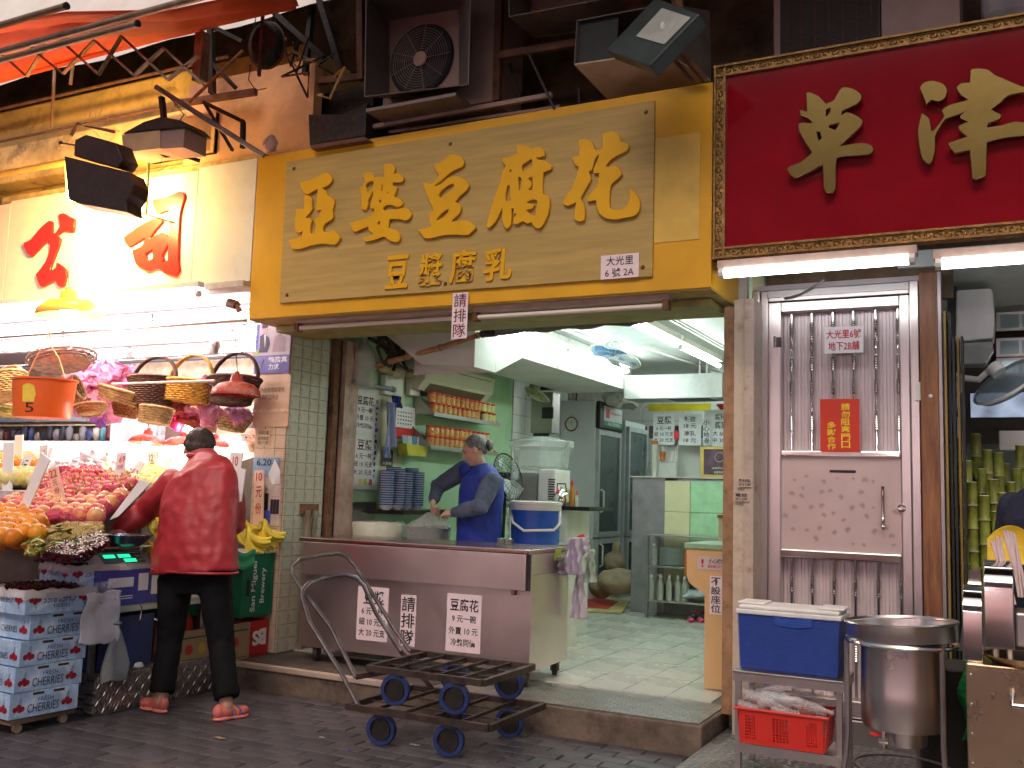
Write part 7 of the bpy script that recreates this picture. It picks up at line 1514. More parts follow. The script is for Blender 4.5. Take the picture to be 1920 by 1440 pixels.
slab(A, .005).build('sheet', M('kraft_pale', (.66,.46,.32), .7, var=.12, scale=5), t)
for s, u0, v0, u1, v1 in (('店內設有閉路電視', .08, .66, .85, .76), ('作為防盜用途', .12, .52, .70, .62)):
    mb = MB(); put_text(mb, s, A.sub(u0, v0, u1, v1), .0065, .0); mb.build('lettering', M('ink_brown', (.20,.10,.06), .6), t)
slab(A.sub(.0,.28,1,.34), .004, .006).build('tape_strip', M('tape_tan', (.72,.55,.40), .4, var=.3, scale=20), t)
A = RY(482, 806, 506, 836, YP); t = thing('small_pillar_label', 'small framed label with fine print on the pillar', 'label', A.at(.5, 0)); slab(A, .001).build('sheet', M('kraft_pale', (.66,.46,.32), .7), t)
for s, v in (('消防處', .7), ('嚴禁吸煙', .35), ('第六號', .08)): mb = MB(); put_text(mb, s, A.sub(.08, v, .92, v+.24), .003, 0); mb.build('lettering', mInk, t)
A = RY(472, 858, 527, 985, YP); t = thing('torn_event_poster', 'torn blue topped poster with printed people on the pillar', 'poster', A.at(.5, 0))
slab(A.sub(.0,.72,.9,1), .002).build('blue_top', M('poster_skyblue', (.22,.36,.55), .5), t); slab(A.sub(.42,.0,1,.71), .002).build('sheet', M('poster_pale', (.60,.50,.46), .6, var=.2), t)
mb = MB(); put_text(mb, '6.20-', A.sub(.12, .88, .72, .98), .004, .015); mb.build('lettering', mInk, t)
f = MB(); f.face([A.at(.55,.75,.006), A.at(.75,.98,.008), A.at(.98,.80,.012), A.at(.95,.62,.006), A.at(.7,.6,.005)]); f.build('torn_flap', mPaper, t)
for u, v, s in ((.52,.38,1.3),(.72,.33,.8),(.82,.33,.8),(.92,.33,.8)):
    MB().ball(A.at(u, v+.12*s, .003), .009*s, 8, (1,.1,1.2)).build('face', M('face_warm', (.50,.32,.25), .6), t); f = MB(); f.face([A.at(u-.06*s, v-.16, .004), A.at(u+.06*s, v-.16, .004), A.at(u+.06*s, v+.07*s, .004), A.at(u-.06*s, v+.07*s, .004)]); f.build('figure', mInk if s > 1 else M('suit_dark', (.04,.03,.05), .6), t)
slab(A.sub(.45,.02,.7,.22), .001, .004).build('blue_box', M('poster_blue', (.10,.12,.50), .5), t)
# ================================================================ people
mSkin = M('skin', (.50,.29,.20), .5, var=.08, scale=30, sss=.15); mSkin2 = M('skin_pale', (.60,.38,.28), .5, var=.08, scale=30, sss=.15)
mHair = M('hair_dark', (.045,.026,.02), .4, var=.3, scale=60, bump=.6, bscale=180, stretch=(1,1,.2)); mHairG = M('hair_grey', (.22,.22,.23), .5, var=.45, scale=60, bump=.6, bscale=180, stretch=(1,.3,1))
def V(*a): return Vector(a)
def limb(mb, pts, rs, seg=12):
    mb.tube(pts, rs, seg)
    for p, r in zip(pts, rs): mb.ball(p, r*.99, 12)
def hand(mb, w, d, n, s=1, curl=.5, mirror=1):
    "palm, four fingers and a thumb; d runs along the hand, n out of its back"
    d, n = Vector(d).normalized(), Vector(n); n = (n-d*n.dot(d)).normalized(); a = d.cross(n)*mirror
    T = lambda x, y, z: Vector(w)+(a*x+d*y+n*z)*s
    for x in (-.028, -.010, .010, .028): mb.tube([T(x*.6, -.01, 0), T(x, .045, .004), T(x*1.1, .085, .002)], [.017*s, .017*s, .013*s], 8); mb.ball(T(x*1.1, .085, .002), .013*s, 8)
    for x, L in ((-.031, .058), (-.011, .072), (.010, .076), (.031, .068)):
        p = T(x*1.1, .085, .002); pts = [p]; ang = .25
        for k in range(3):
            ang += curl*.75; st = L*(.45, .32, .25)[k]; p = p+(d*math.cos(ang)-n*math.sin(ang))*st*s+a*x*.12*s; pts.append(p)
        mb.tube(pts, [.0105*s, .0098*s, .009*s, .0078*s], 8); mb.ball(pts[-1], .0078*s, 8)
        for q in pts[1:3]: mb.ball(q, .0102*s, 8)
    p0 = T(.028, .015, -.006); p1 = T(.055, .042, -.02); p2 = T(.060, .072, -.034*(1+curl*.4)); p3 = T(.052, .092, -.048*(1+curl*.4))
    mb.tube([p0, p1, p2, p3], [.016*s, .013*s, .0115*s, .009*s], 8); mb.ball(p3, .009*s, 8)
def head(mb, c, fwd, up, s=1):
    f = Vector(fwd).normalized(); u = Vector(up); u = (u-f*u.dot(f)).normalized(); r = f.cross(u)
    T = lambda x, y, z: Vector(c)+(r*x+f*y+u*z)*s
    rot = Matrix((r, f, u)).transposed()
    mb.ball(T(0, -.012, .022), .086*s, 20, (.90, 1.08, 1.0), rot); mb.ball(T(0, .028, -.035), .062*s, 16, (.92, .92, 1.15), rot); mb.ball(T(0, .052, -.088), .026*s, 12, (1.1, .8, .8), rot)
    for q in (-1, 1):
        mb.ball(T(.040*q, .048, -.030), .026*s, 12, (.8, .7, 1), rot); mb.ball(T(.030*q, .066, .024), .020*s, 10, (1.3, .7, .5), rot)
        mb.ball(T(.080*q, -.01, -.012), .020*s, 10, (.35, .85, 1.35), rot)
    mb.tube([T(0, .076, .018), T(0, .092, -.012), T(0, .098, -.022)], [.008*s, .011*s, .013*s], 8); mb.ball(T(0, .098, -.024), .0125*s, 8)
    for q in (-1, 1): mb.ball(T(.012*q, .09, -.028), .008*s, 8)
    mb.ball(T(0, .076, -.052), .016*s, 10, (1.5, .7, .38), rot); mb.ball(T(0, .074, -.063), .014*s, 10, (1.3, .7, .45), rot)
    return T, rot
def face_bits(t, T, rot, s=1, closed=False):
    for q in (-1, 1):
        MB().ball(T(.031*q, .071, .006), .0105*s, 10, (1.25, .6, .55 if closed else .7), rot).build('eye', M('eye_dark', (.05,.03,.025), .3), t, smooth=True)
        MB().tube([T(.016*q, .085, .026), T(.032*q, .083, .031), T(.048*q, .070, .025)], .0035*s, 5).build('eyebrow', M('brow', (.08,.06,.05), .8), t)
    MB().tube([T(-.020, .079, -.058), T(0, .089, -.056), T(.020, .079, -.058)], .0035*s, 5).build('lips', M('lips', (.33,.10,.09), .5), t, smooth=True)
def cloth(pieces, vox, t, name, mat, sm=3, fold=.006, nsc=9):
    mb = MB()
    for p in pieces: p(mb)
    return remesh(mb, vox, sm, fold, nsc).build(name, mat, t, smooth=True)
def shoe(t, c, d, mat, sole, stripe=None):
    d = Vector((d[0], d[1], 0)).normalized(); s = Vector((-d.y, d.x, 0)); rot = Matrix((s, d, V(0,0,1))).transposed(); T = lambda x, y, z: Vector(c)+s*x+d*y+V(0,0,z)
    o = remesh(MB().ball(T(0, .09, .042), .046, 14, (.95, 1.5, .75), rot).ball(T(0, -.0, .055), .045, 14, (.85, 1.5, 1.05), rot).ball(T(0, -.055, .055), .037, 12, (.9, 1, 1.25), rot), .007, 3).build('shoe', mat, t, smooth=True)
    remesh(MB().ball(T(0, .085, .012), .05, 14, (.98, 1.45, .32), rot).ball(T(0, -.02, .012), .046, 14, (.86, 1.6, .36), rot), .006, 2).build('sole', sole, o, smooth=True)
    if stripe:
        for k, y in enumerate((.02, .045, .07)): MB().tube([T(-.046, y+.01, .03), T(-.040, y, .062), T(-.02, y-.01, .085)], .004, 5).build('stripe', stripe[k % len(stripe)], o)
# --- man in the red jacket, bending over the scale with his back to the lane
t = thing('person', 'person in red jacket and black trousers seen from behind, reaching over the scale', 'person', P(365, 1335, Y=4.72))
t.location.z = 0; OFF[t.name] = t.location.copy()
pel = P(366, 1062, Y=4.76); hipL, hipR = P(330, 1085, Y=4.74), P(402, 1085, Y=4.78)
ftL, ftR = V(-4.80, 4.66, .07), V(-4.335, 4.74, .075); knL, knR = P(318, 1205, Y=4.74), P(415, 1205, Y=4.80)
che, nek = P(378, 925, Y=4.86), P(378, 868, Y=4.95); hd = P(374, 845, Y=5.02)
shL, shR = P(326, 905, Y=4.86), P(430, 905, Y=4.92)
elL, wrL = P(272, 958, Y=4.90), P(224, 993, Y=4.76); elR, wrR = P(441, 985, Y=4.98), P(425, 975, Y=5.22)
mb = MB(); limb(mb, [pel, che, nek], [.13, .13, .06]); limb(mb, [nek, hd], [.056, .056]); Th, rh = head(mb, hd, (-.35, .80, -.50), (-.2, .5, .85), 1.16)
for a, b, c, w in ((shL, elL, wrL, 0), (shR, elR, wrR, 1)): limb(mb, [a, b, c], [.052, .042, .03])
for a, b, c in ((hipL, knL, ftL), (hipR, knR, ftR)): limb(mb, [a, b, c], [.08, .055, .04])
hand(mb, wrL, (P(203, 1014, Y=4.64)-wrL), (-.1, -.35, .9), 1.02, .75, -1); hand(mb, wrR, (0, 1, -.2), (0, .1, 1), 1, .6, 1)
remesh(mb, .008, 2).build('body', mSkin, t, smooth=True)
face_bits(t, Th, rh, 1.16)
mb = MB(); mb.ball(Th(0, -.022, .046), .108, 24, (.93, 1.04, .92), rh).ball(Th(0, -.062, .0), .074, 16, (1.05, .62, .95), rh)
for q in (-1, 1): mb.ball(Th(.070*q, -.04, .02), .038, 12, (.5, 1.0, 1.1), rh)
remesh(mb, .006, 1, .004, 70).build('hair', mHair, t, smooth=True)
def jk(mb):
    L_ = [(P(364, 1072, Y=4.76), .325, .62), (P(364, 1045, Y=4.76), .325, .60), (P(368, 1000, Y=4.78), .305, .58), (P(374, 950, Y=4.83), .295, .62), (P(379, 905, Y=4.88), .285, .58), (P(380, 880, Y=4.92), .20, .60), (P(379, 864, Y=4.95), .105, .9), (P(378, 852, Y=4.96), .092, 1.0)]
    mb.tube([q[0] for q in L_], [q[1] for q in L_], 28, ell=[q[2] for q in L_], up=(0, 1, 0))
def sl(a, b, c, rs):
    def f(mb):
        m1, m2 = a.lerp(b, .5), b.lerp(c, .5); limb(mb, [a, m1, b, m2, c], rs, 14)
    return f
mJk = M('jacket_red', (.38,.024,.034), .5, var=.10, scale=6, bump=.35, bscale=22, stain=(.30,.012,.018), stains=5, stamt=.5)
cloth([jk, sl(shL, elL, wrL+(elL-wrL)*.10, [.102, .098, .088, .078, .062]), sl(shR+V(-.01,0,0), elR+V(-.01,0,0), wrR, [.098, .09, .078, .068, .058])], .011, t, 'jacket', mJk, 3, .015, 7)
MB().tube([P(364, 1069, Y=4.76)+V(.318*math.cos(a), .195*math.sin(a), 0) for a in [2*math.pi*k/40 for k in range(40)]], .009, 6, closed=True).build('hem', mJk, t, smooth=True)
mb = MB(); cc = P(378, 858, Y=4.955)
mb.tube([cc+V(.082*math.cos(a), .085*math.sin(a), .018+.01*math.sin(a)) for a in [2*math.pi*k/24 for k in range(24)]], .020, 8, closed=True); mb.build('collar', mJk, t, smooth=True)
MB().cyl(elL.lerp(wrL, .84), elL.lerp(wrL, .92), .052, .050, 16).build('cuff', mJk, t, smooth=True)
def tr(mb):
    mb.tube([P(364, 1040, Y=4.78), P(365, 1078, Y=4.77), P(366, 1110, Y=4.78)], [.20, .225, .20], 20, ell=[.62, .66, .6], up=(0, 1, 0))
    for h, k, f in ((hipL, knL, ftL), (hipR, knR, ftR)):
        fb = f+V(0, 0, .05); m1, m2 = h.lerp(k, .5), k.lerp(fb, .5); limb(mb, [h, m1, k, m2], [.112, .098, .082, .077], 16); mb.tube([m2, fb], [.077, .080], 16)
cloth([tr], .011, t, 'trousers', M('trousers_black', (.008,.008,.009), .8, var=.3, scale=8, bump=.3, bscale=20), 4, .009, 9)
mSh = M('shoe_coral', (.62,.16,.13), .5, var=.2); st_ = [M('stripe_blue', (.03,.15,.5), .4), M('stripe_orange', (.8,.25,.03), .4)]
shoe(t, (ftL.x-.03, ftL.y-.0, 0), (-.98, .1), mSh, M('shoe_sole', (.66,.22,.18), .5), st_); shoe(t, (ftR.x, ftR.y, 0), (.25, .9), mSh, M('shoe_sole', (.66,.22,.18), .5), st_)
# --- elderly woman in blue vest working behind the counter
t = thing('person', 'elderly grey haired person in blue vest tying a bag behind the counter', 'person', (-3.75, 6.95, .182))
hd = P(889, 845, Y=6.95); nk = P(903, 876, Y=6.98); ch = P(905, 915, Y=6.97); pv_ = P(898, 1010, Y=7.0)
sN, eN, wN = P(921, 905, Y=6.86), P(900, 950, Y=6.72), P(848, 962, Y=6.80); sF, eF, wF = P(872, 880, Y=7.12), P(822, 912, Y=7.10), P(812, 942, Y=6.97)
mb = MB(); limb(mb, [pv_, ch, nk], [.12, .12, .055]); limb(mb, [nk, hd+V(.02,0,-.04)], [.05, .05]); Tw, rw = head(mb, hd, (-.80, -.42, -.38), (-.22, 0, 1), 1.05)
for a, b, c in ((sN, eN, wN), (sF, eF, wF)): limb(mb, [a, b, c], [.05, .04, .028])
limb(mb, [pv_+V(-.09,0,0), V(-3.85,7.02,.65), V(-3.85,7.0,.25)], [.09,.06,.045]); limb(mb, [pv_+V(.09,0,0), V(-3.68,7.02,.65), V(-3.68,7.0,.25)], [.09,.06,.045])
hand(mb, wN, P(815, 962, Y=6.84)-wN, (.1, -.5, .8), .98, .95, 1); hand(mb, wF, P(811, 966, Y=6.88)-wF, (-.8, -.4, .2), .98, .95, 1)
remesh(mb, .0075, 2).build('body', mSkin2, t, smooth=True); face_bits(t, Tw, rw, 1.05, True)
mb = MB(); mb.ball(Tw(0, -.030, .036), .096, 24, (.94, 1.02, .94), rw).ball(Tw(0, -.07, .0), .062, 14, (1.0, .6, 1), rw)
for q in (-1, 1): mb.ball(Tw(.062*q, -.012, .045), .045, 12, (.6, 1.1, .9), rw)
remesh(mb, .008, 2, .003, 50).build('hair', mHairG, t, smooth=True)
MB().ball(Tw(0, -.125, .0), .040, 14, (1, .8, 1.2), rw).build('hair_bun', mHairG, t, smooth=True); MB().tube([Tw(.04*math.cos(a), -.108, .04*math.sin(a)) for a in [2*math.pi*k/14 for k in range(14)]], .008, 5, closed=True).build('hair_band', mBlack, t)
mSl = M('sleeve_slate', (.085,.11,.18), .85, var=.2, scale=10, bump=.3, bscale=60); mVs = M('vest_blue', (.012,.035,.30), .6, var=.15, scale=6, bump=.35, bscale=18)
cloth([sl(sN, eN, wN+(eN-wN)*.12, [.082, .078, .070, .060, .048])], .009, t, 'sleeve', mSl, 3, .007, 14)
cloth([sl(sF, eF, wF+(eF-wF)*.2, [.080, .075, .068, .056, .048])], .009, t, 'sleeve', mSl, 3, .007, 14)
def vs(mb):
    L_ = [(pv_+V(0,0,-.12), .20, .85), (pv_, .195, .85), (P(899, 965, Y=6.98), .185, .85), (P(903, 925, Y=6.97), .19, .85), (P(905, 898, Y=6.97), .175, .9), (P(906, 883, Y=6.98), .115, .95), (P(903, 873, Y=6.98), .075, 1)]
    mb.tube([q[0] for q in L_], [q[1] for q in L_], 24, ell=[q[2] for q in L_], up=(0, 1, 0)); mb.ball(sN+V(-.03,.04,.01), .075, 12).ball(sF+V(.035,-.04,-.01), .07, 12)
cloth([vs], .010, t, 'vest', mVs, 4, .008, 9)
MB().tube([nk+V(.072*math.cos(a)-.01, .075*math.sin(a), -.012-.014*math.cos(a+.6)) for a in [2*math.pi*k/22 for k in range(22)]], .017, 8, closed=True).build('collar', mVs, t, smooth=True)
cloth([lambda mb: [limb(mb, [pv_+V(s,0,-.05), V(-3.765+s, 7.02, .6), V(-3.765+s, 7.0, .24)], [.11,.09,.08]) for s in (-.085, .085)]], .014, t, 'trousers', M('trousers_dark', (.03,.03,.035), .8), 3, .005)
for s in (-.085, .085): shoe(t, (-3.765+s, 6.99, .182), (-.2, -1), mBlack, mBlack)
# --- simple standing figures seen in part
def standing(label, base, h, face_dir, top, bottom, arm, hairm=mHair, skin=mSkin2, lean=0):
    b = Vector(base); t = thing('person', label, 'person', b); k = h/1.7; f = Vector((*face_dir, 0)).normalized(); s = Vector((f.y, -f.x, 0)); Q = lambda x, y, z: b+s*x*k+f*(y+lean*z)*k+V(0,0,z*k)
    mb = MB(); limb(mb, [Q(0,0,.95), Q(0,0,1.3), Q(0,.01,1.46), Q(0,.03,1.55)], [.12*k,.12*k,.055*k,.05*k]); Tp, rp = head(mb, Q(0,.04,1.60), f+V(0,0,-.25), (0,0,1), k)
    for q in (-1, 1):
        a_ = arm[0 if q < 0 else 1]; limb(mb, [Q(.19*q,0,1.38), Q(*a_[0]), Q(*a_[1])], [.05*k,.04*k,.028*k]); limb(mb, [Q(.09*q,0,.9), Q(.1*q,.01,.5), Q(.1*q,0,.08)], [.08*k,.055*k,.04*k]); hand(mb, Q(*a_[1]), Q(*a_[1])-Q(*a_[0]), (0,0,1), k, .6, q)
    remesh(mb, .009, 2).build('body', skin, t, smooth=True); face_bits(t, Tp, rp, k)
    remesh(MB().ball(Tp(0, -.03, .038), .097*k, 20, (.93, 1, .95), rp).ball(Tp(0, -.07, -.01), .065*k, 12, (1.1, .5, 1.1), rp), .009, 2, .004, 40).build('hair', hairm, t, smooth=True)
    cloth([lambda mb: mb.tube([Q(0,0,.85), Q(0,0,1.1), Q(0,0,1.3), Q(0,0,1.42), Q(0,0,1.48)], [q*k for q in (.21,.21,.22,.17,.08)], 22, ell=[.62,.62,.6,.6,.9], up=tuple(f))]+[(lambda mb, q=q: limb(mb, [Q(.19*q,0,1.37), Q(*arm[0 if q < 0 else 1][0]), Q(*arm[0 if q < 0 else 1][1])], [.085*k,.075*k,.055*k])) for q in (-1, 1)], .012, t, 'top', top, 3, .008)
    cloth([lambda mb: [limb(mb, [Q(.085*q,0,.9), Q(.1*q,.01,.5), Q(.1*q,0,.1)], [.12*k,.095*k,.08*k]) for q in (-1, 1)]], .014, t, 'trousers', bottom, 3, .005)
    for q in (-1, 1): shoe(t, Q(.1*q, 0, 0), f, mBlack, mBlack)
mNavyC = M('jacket_navy', (.012,.018,.045), .7, var=.3, scale=8, bump=.3, bscale=20)
e = P(1862, 960, Y=5.45)
standing('person in dark navy jacket cut off by the right photo edge, elbow bent', (.085, 5.45, .1), 1.66, (.75, .65), mNavyC, M('trousers_dark', (.03,.03,.035), .8), (((-.30,.02,1.14), (-.05,.30,1.05)), ((.30,.05,1.12), (.15,.32,1.05))), lean=.03)
a = P(473, 818, Y=6.7)
standing('person half hidden behind the poster pillar holding a phone to face', (a.x+.05, 6.7, .16), a.z-.16+.1, (.2, -1), M('shirt_brown', (.20,.12,.07), .8), M('trousers_dark', (.03,.03,.035), .8), (((-.26,.05,1.15), (-.10,.20,1.52)), ((.26,.02,1.12), (.20,.15,.95))))
# ================================================================ above the signs
MATS['trousers_black'].node_tree.nodes['Principled BSDF'].inputs['Specular IOR Level'].default_value = .15
mHood = M('hood_steel', (.22,.18,.16), .5, .5, var=.25, scale=4, stain=(.10,.07,.06), stains=4); mACb = M('aircon_case', (.32,.21,.18), .55, var=.15, scale=4, stain=(.18,.10,.08), stains=4); mBrk = M('bracket_iron', (.16,.07,.045), .75, .2, var=.35, scale=12, stain=(.05,.03,.025), stains=6)
def hooded(label, rim, back, Yr, Yb, fan=None, grp='air conditioner units above the signs'):
    "rim and back are picture corners: top left, top right, bottom right, bottom left"
    t = thing('air_conditioner', label, 'air conditioner', P(*rim[3], Y=Yr), group=grp)
    a = [P(*q, Y=Yr) for q in rim]; b = [P(*q, Y=Yb) for q in back]
    for i in range(4):
        j = (i+1) % 4; n = (b[i]-a[i]).cross(a[j]-a[i]).normalized()*.006
        MB().prism([a[i], a[j], b[j], b[i]], n).build('hood_side', mHood, t)
    MB().prism([b[0], b[1], b[2], b[3]], (0, .012, 0)).build('grille_plate', mACb, t)
    return t, a, b
t, a, b = hooded('air conditioner with square steel hood and round fan grille left of centre above yellow sign', ((686,-10),(884,-40),(879,159),(683,182)), ((729,38),(862,15),(862,162),(729,185)), 5.30, 5.62)
c = P(790, 112, Y=5.61); r_ = .235
MB().lathe([(0,0),(r_,0),(r_+.02,.012),(r_+.03,0),(r_+.03,-.004),(0,-.004)], c, 36, Matrix.Rotation(R(90), 3, 'X')).build('fan_opening', mBlack, t, smooth=True)
mb = MB()
for k in range(12): mb.tube([c+V(r_*(k+1)/12.5*math.cos(q), -.02, r_*(k+1)/12.5*math.sin(q)) for q in [2*math.pi*i/32 for i in range(32)]], .0022, 3, closed=True)
for k in range(9): mb.cyl(c+V(0,-.022,0), c+V(r_*1.05*math.cos(k*.7), -.022, r_*1.05*math.sin(k*.7)), .003, seg=4)
o = mb.build('wire_grille', mACb, t); o['kind'] = 'stuff'
MB().lathe([(0,.03),(.052,.026),(.055,.02),(0,.02)], c, 20, Matrix.Rotation(R(90), 3, 'X')).build('hub', M('hub_pink', (.50,.28,.24), .5), t, smooth=True)
for k in range(4):
    MB().sheet(lambda u, v: c+V((.06+.15*u)*math.cos(k*1.57+v*.9), .01+.04*v-.02, (.06+.15*u)*math.sin(k*1.57+v*.9)), 4, 4).build('blade', mBlack, t, solid=.003)
A = P(884, 5, Y=5.63); B = P(926, 200, Y=5.63); bx(P(715,200,Y=5.63).x, B.x, 5.64, 6.05, P(900,192,Y=5.63).z-.0, 4.95).build('case', mACb, t, bevel=.01)
bx(P(715,200,Y=5.5).x, P(880,190,Y=5.5).x, 5.32, 5.63, P(800,212,Y=5.5).z, P(800,206,Y=5.5).z).build('drip_tray', mHood, t)
t, a, b = hooded('second air conditioner hood cut off by the top edge, right of the fan unit', ((952,-60),(1170,-90),(1166,-8),(954,32)), ((990,-40),(1160,-70),(1163,48),(1000,70)), 5.35, 5.7)
t, a, b = hooded('large duct hood with dark square mouth and pale underside beside the floodlight', ((1081,38),(1250,6),(1252,95),(1076,122)), ((1140,60),(1330,20),(1332,150),(1138,186)), 5.35, 5.7)
MB().prism([P(1084,42,Y=5.38), P(1160,28,Y=5.38), P(1155,112,Y=5.38), P(1080,121,Y=5.38)], (0, .01, 0)).build('dark_mouth', mBlack, t)
MB().prism([P(1078,122,Y=5.34), P(1245,98,Y=5.34), P(1332,152,Y=5.69), P(1140,187,Y=5.69)], (0, 0, .01)).build('underside', M('duct_beige', (.48,.36,.26), .7, var=.15, scale=4), t)
t = thing('duct_scoop', 'black curved duct scoop resting behind the top of the yellow sign', 'duct', P(640, 270, Y=5.5))
a = [P(*q, Y=5.45) for q in ((578,214),(640,215),(688,192),(684,254),(580,272))]; MB().prism(a, (0, .35, 0)).build('shell', mIron, t, bevel=.006)
MB().prism([P(*q, Y=5.43) for q in ((582,272),(683,256),(690,262),(584,279))], (0, .3, 0)).build('lower_lip', mBrk, t)
bx(P(520,190,Y=5.9).x, P(700,190,Y=5.9).x, 5.9, 6.3, P(600,262,Y=5.9).z, P(600,176,Y=5.9).z).single('dark_machine_box', mIron, 'dark machine box behind the black scoop', 'box', bevel=.01)
t = thing('louvred_air_conditioner', 'wide air conditioner with dark fine louvres above the red sign', 'air conditioner', P(1560, 100, Y=5.8))
A = RY(1450, -60, 1650, 95, 5.8); slab(A, .3, -.3).build('case', mACb, t, bevel=.01); slab(A.sub(.07, 0, .99, .98), .004, .001).build('coil_panel', mBlack, t)
for k in range(44): slab(A.sub(.08, .02+k*.022, .98, .028+k*.022), .006, .005).build('fin', M('fin', (.09,.06,.06), .5, .4, var=.1), t)
for k in range(7): slab(A.sub(.14+.13*k, 0, .146+.13*k, 1), .003, .012).build('guard_wire', mBrk, t)
A = RY(1652, -60, 1800, 70, 5.75); slab(A, .4, -.4).single('beige_housing', M('housing_beige', (.36,.25,.23), .7, var=.1), 'plain pinkish beige housing above the red sign', 'housing', bevel=.006)
A = RY(1838, -60, 1990, 25, 5.6); t = slab(A, .3, -.3); t.single('grey_rounded_unit', M('unit_grey', (.22,.19,.21), .6, var=.2), 'grey unit with round corner at the top right above red sign', 'housing', bevel=.04)
# steel brackets and rails
def beam(lb, pts, w=.03, h=.04, m=mBrk):
    b = MB(); q = [P(x, y, Y=Y) for x, y, Y in pts]
    for i in range(len(q)-1): b.bar(q[i], q[i+1], w, h)
    b.single('steel_bracket', m, lb, 'bracket', 'iron brackets above the signs')
beam('rusty cross rail running along below the fan above the orange wall', [(0,178,5.75),(470,165,5.75),(720,140,5.75)][1:], .04, .05)
beam('rusty rail leading from the awning end to the round fan', [(330,195,5.6),(480,172,5.6)], .04, .05)
beam('vertical rusty post left of the hooded fan unit', [(676,-30,5.6),(678,150,5.6)], .05, .05)
beam('pink brown rail under the hooded fan unit', [(700,238,5.55),(1035,178,5.55)], .03, .03, mACb)
beam('second thin rail under the hooded fan unit', [(730,248,5.7),(1050,200,5.7)], .02, .02, mACb)
beam('rusty rail between the two middle hoods', [(935,105,5.6),(1085,80,5.6)], .04, .05)
beam('rusty post right of the hooded fan unit', [(938,-30,5.65),(932,190,5.65)], .05, .05)
beam('thin iron strut slanting down to the top of yellow sign', [(990,98,5.5),(1040,205,5.5)], .015, .015, mIron)
beam('short iron strut in the dark gap above the yellow sign', [(955,120,5.7),(975,185,5.7)], .015, .015, mIron)
beam('small upright iron post behind top of yellow sign', [(1085,165,5.6),(1087,195,5.6)], .012, .012, mIron)
beam('black iron brace crossing behind the round fan, steep one', [(600,0,5.5),(640,130,5.5)], .045, .045, mIron)
beam('black iron brace crossing behind the round fan, flat one', [(510,20,5.45),(610,110,5.45)], .04, .04, mIron)
beam('black iron upright behind the round fan', [(585,10,5.6),(572,140,5.6)], .04, .04, mIron)
beam('black iron bracket foot at upper left of the orange wall', [(395,45,5.5),(398,175,5.5)], .05, .04, mIron)
beam('slanting black brace from post to the orange wall', [(400,50,5.5),(455,78,5.5)], .03, .03, mIron)
beam('lower black brace from post to the orange wall', [(397,118,5.5),(442,165,5.5)], .025, .03, mIron)
beam('black triangular lamp bracket above the white sign', [(382,192,5.3),(456,228,5.3),(455,278,5.3)], .03, .03, mIron)
beam('inner strut of the black triangular lamp bracket', [(384,194,5.3),(436,282,5.3)], .02, .02, mIron)
beam('thin brown strut leading up to the round fan', [(355,192,5.4),(455,95,5.4)], .018, .018, mBrk)
beam('slanting pair of brown struts at the top of red sign corner', [(1270,90,5.3),(1322,150,5.45)], .03, .03, mBrk)
beam('second slanting strut beside the red sign corner', [(1255,100,5.35),(1300,155,5.45)], .015, .02, mBrk)
# round fan and tangle
c = P(500, 85, Y=5.25); t = thing('round_fan_drum', 'dirty black round fan drum hung from the iron brackets', 'fan', c); rt = Matrix.Rotation(R(90), 3, 'X') @ Matrix.Rotation(R(18), 3, 'Y')
MB().lathe([(0,.05),(.12,.06),(.17,.03),(.18,0),(.17,-.04),(.1,-.07),(0,-.07)], c, 28, rt, sx=.75).build('drum', M('drum_black', (.03,.025,.02), .5, .3, var=.5, scale=14, bump=.4), t, smooth=True)
MB().tube([c+rt @ V(.135*math.cos(q), .18*math.sin(q), .0) for q in [2*math.pi*i/28 for i in range(28)]], .008, 5, closed=True).build('rim', mRust, t); MB().bar(c+V(0,-.06,.22), c+V(0,-.06,-.26), .02, .02).build('mount_bar', mBrk, t)
random.seed(23); 
for i in range(9):
    p = P(random.uniform(455, 640), random.uniform(20, 150), Y=5.3); q = [p+V(random.uniform(-.2,.2), random.uniform(-.1,.1), random.uniform(-.2,.15)) for _ in range(4)]
    MB().tube([p]+q, .006+.006*random.random(), 5).single('loose_cable', mIron if i % 3 else M('cable_tan', (.4,.25,.1), .7), 'loose %s cable tangled round the black fan drum' % ('black' if i % 3 else 'tan'), 'cable', 'loose cables around the fan drum', smooth=True)
MB().tube([P(470,120,Y=5.2), P(466,150,Y=5.2), P(480,170,Y=5.2), P(500,165,Y=5.2)], .004, 5).single('loop_cable', mIron, 'thin looped cable hanging under the fan drum', 'cable')
c = P(505, 272, Y=5.46); crumple(MB().ball(c, .06, 14, (1.1,.8,1.1)), .03, 16).single('knotted_plastic_bag', M('bag_pinkish', (.55,.33,.28), .35, alpha=.9), 'knotted plastic bag perched at the left corner of yellow sign', 'plastic bag', smooth=True)
# floodlights
def flood(label, quad, Yq, depth, glass=None, mat=mIron):
    t = thing('floodlight', label, 'floodlight', P(*quad[0], Y=Yq), group='floodlights above the signs'); a = [P(x, y, Y=Yq+dy) for (x, y), dy in zip(quad, (0, 0, 0, 0))]
    return t, a
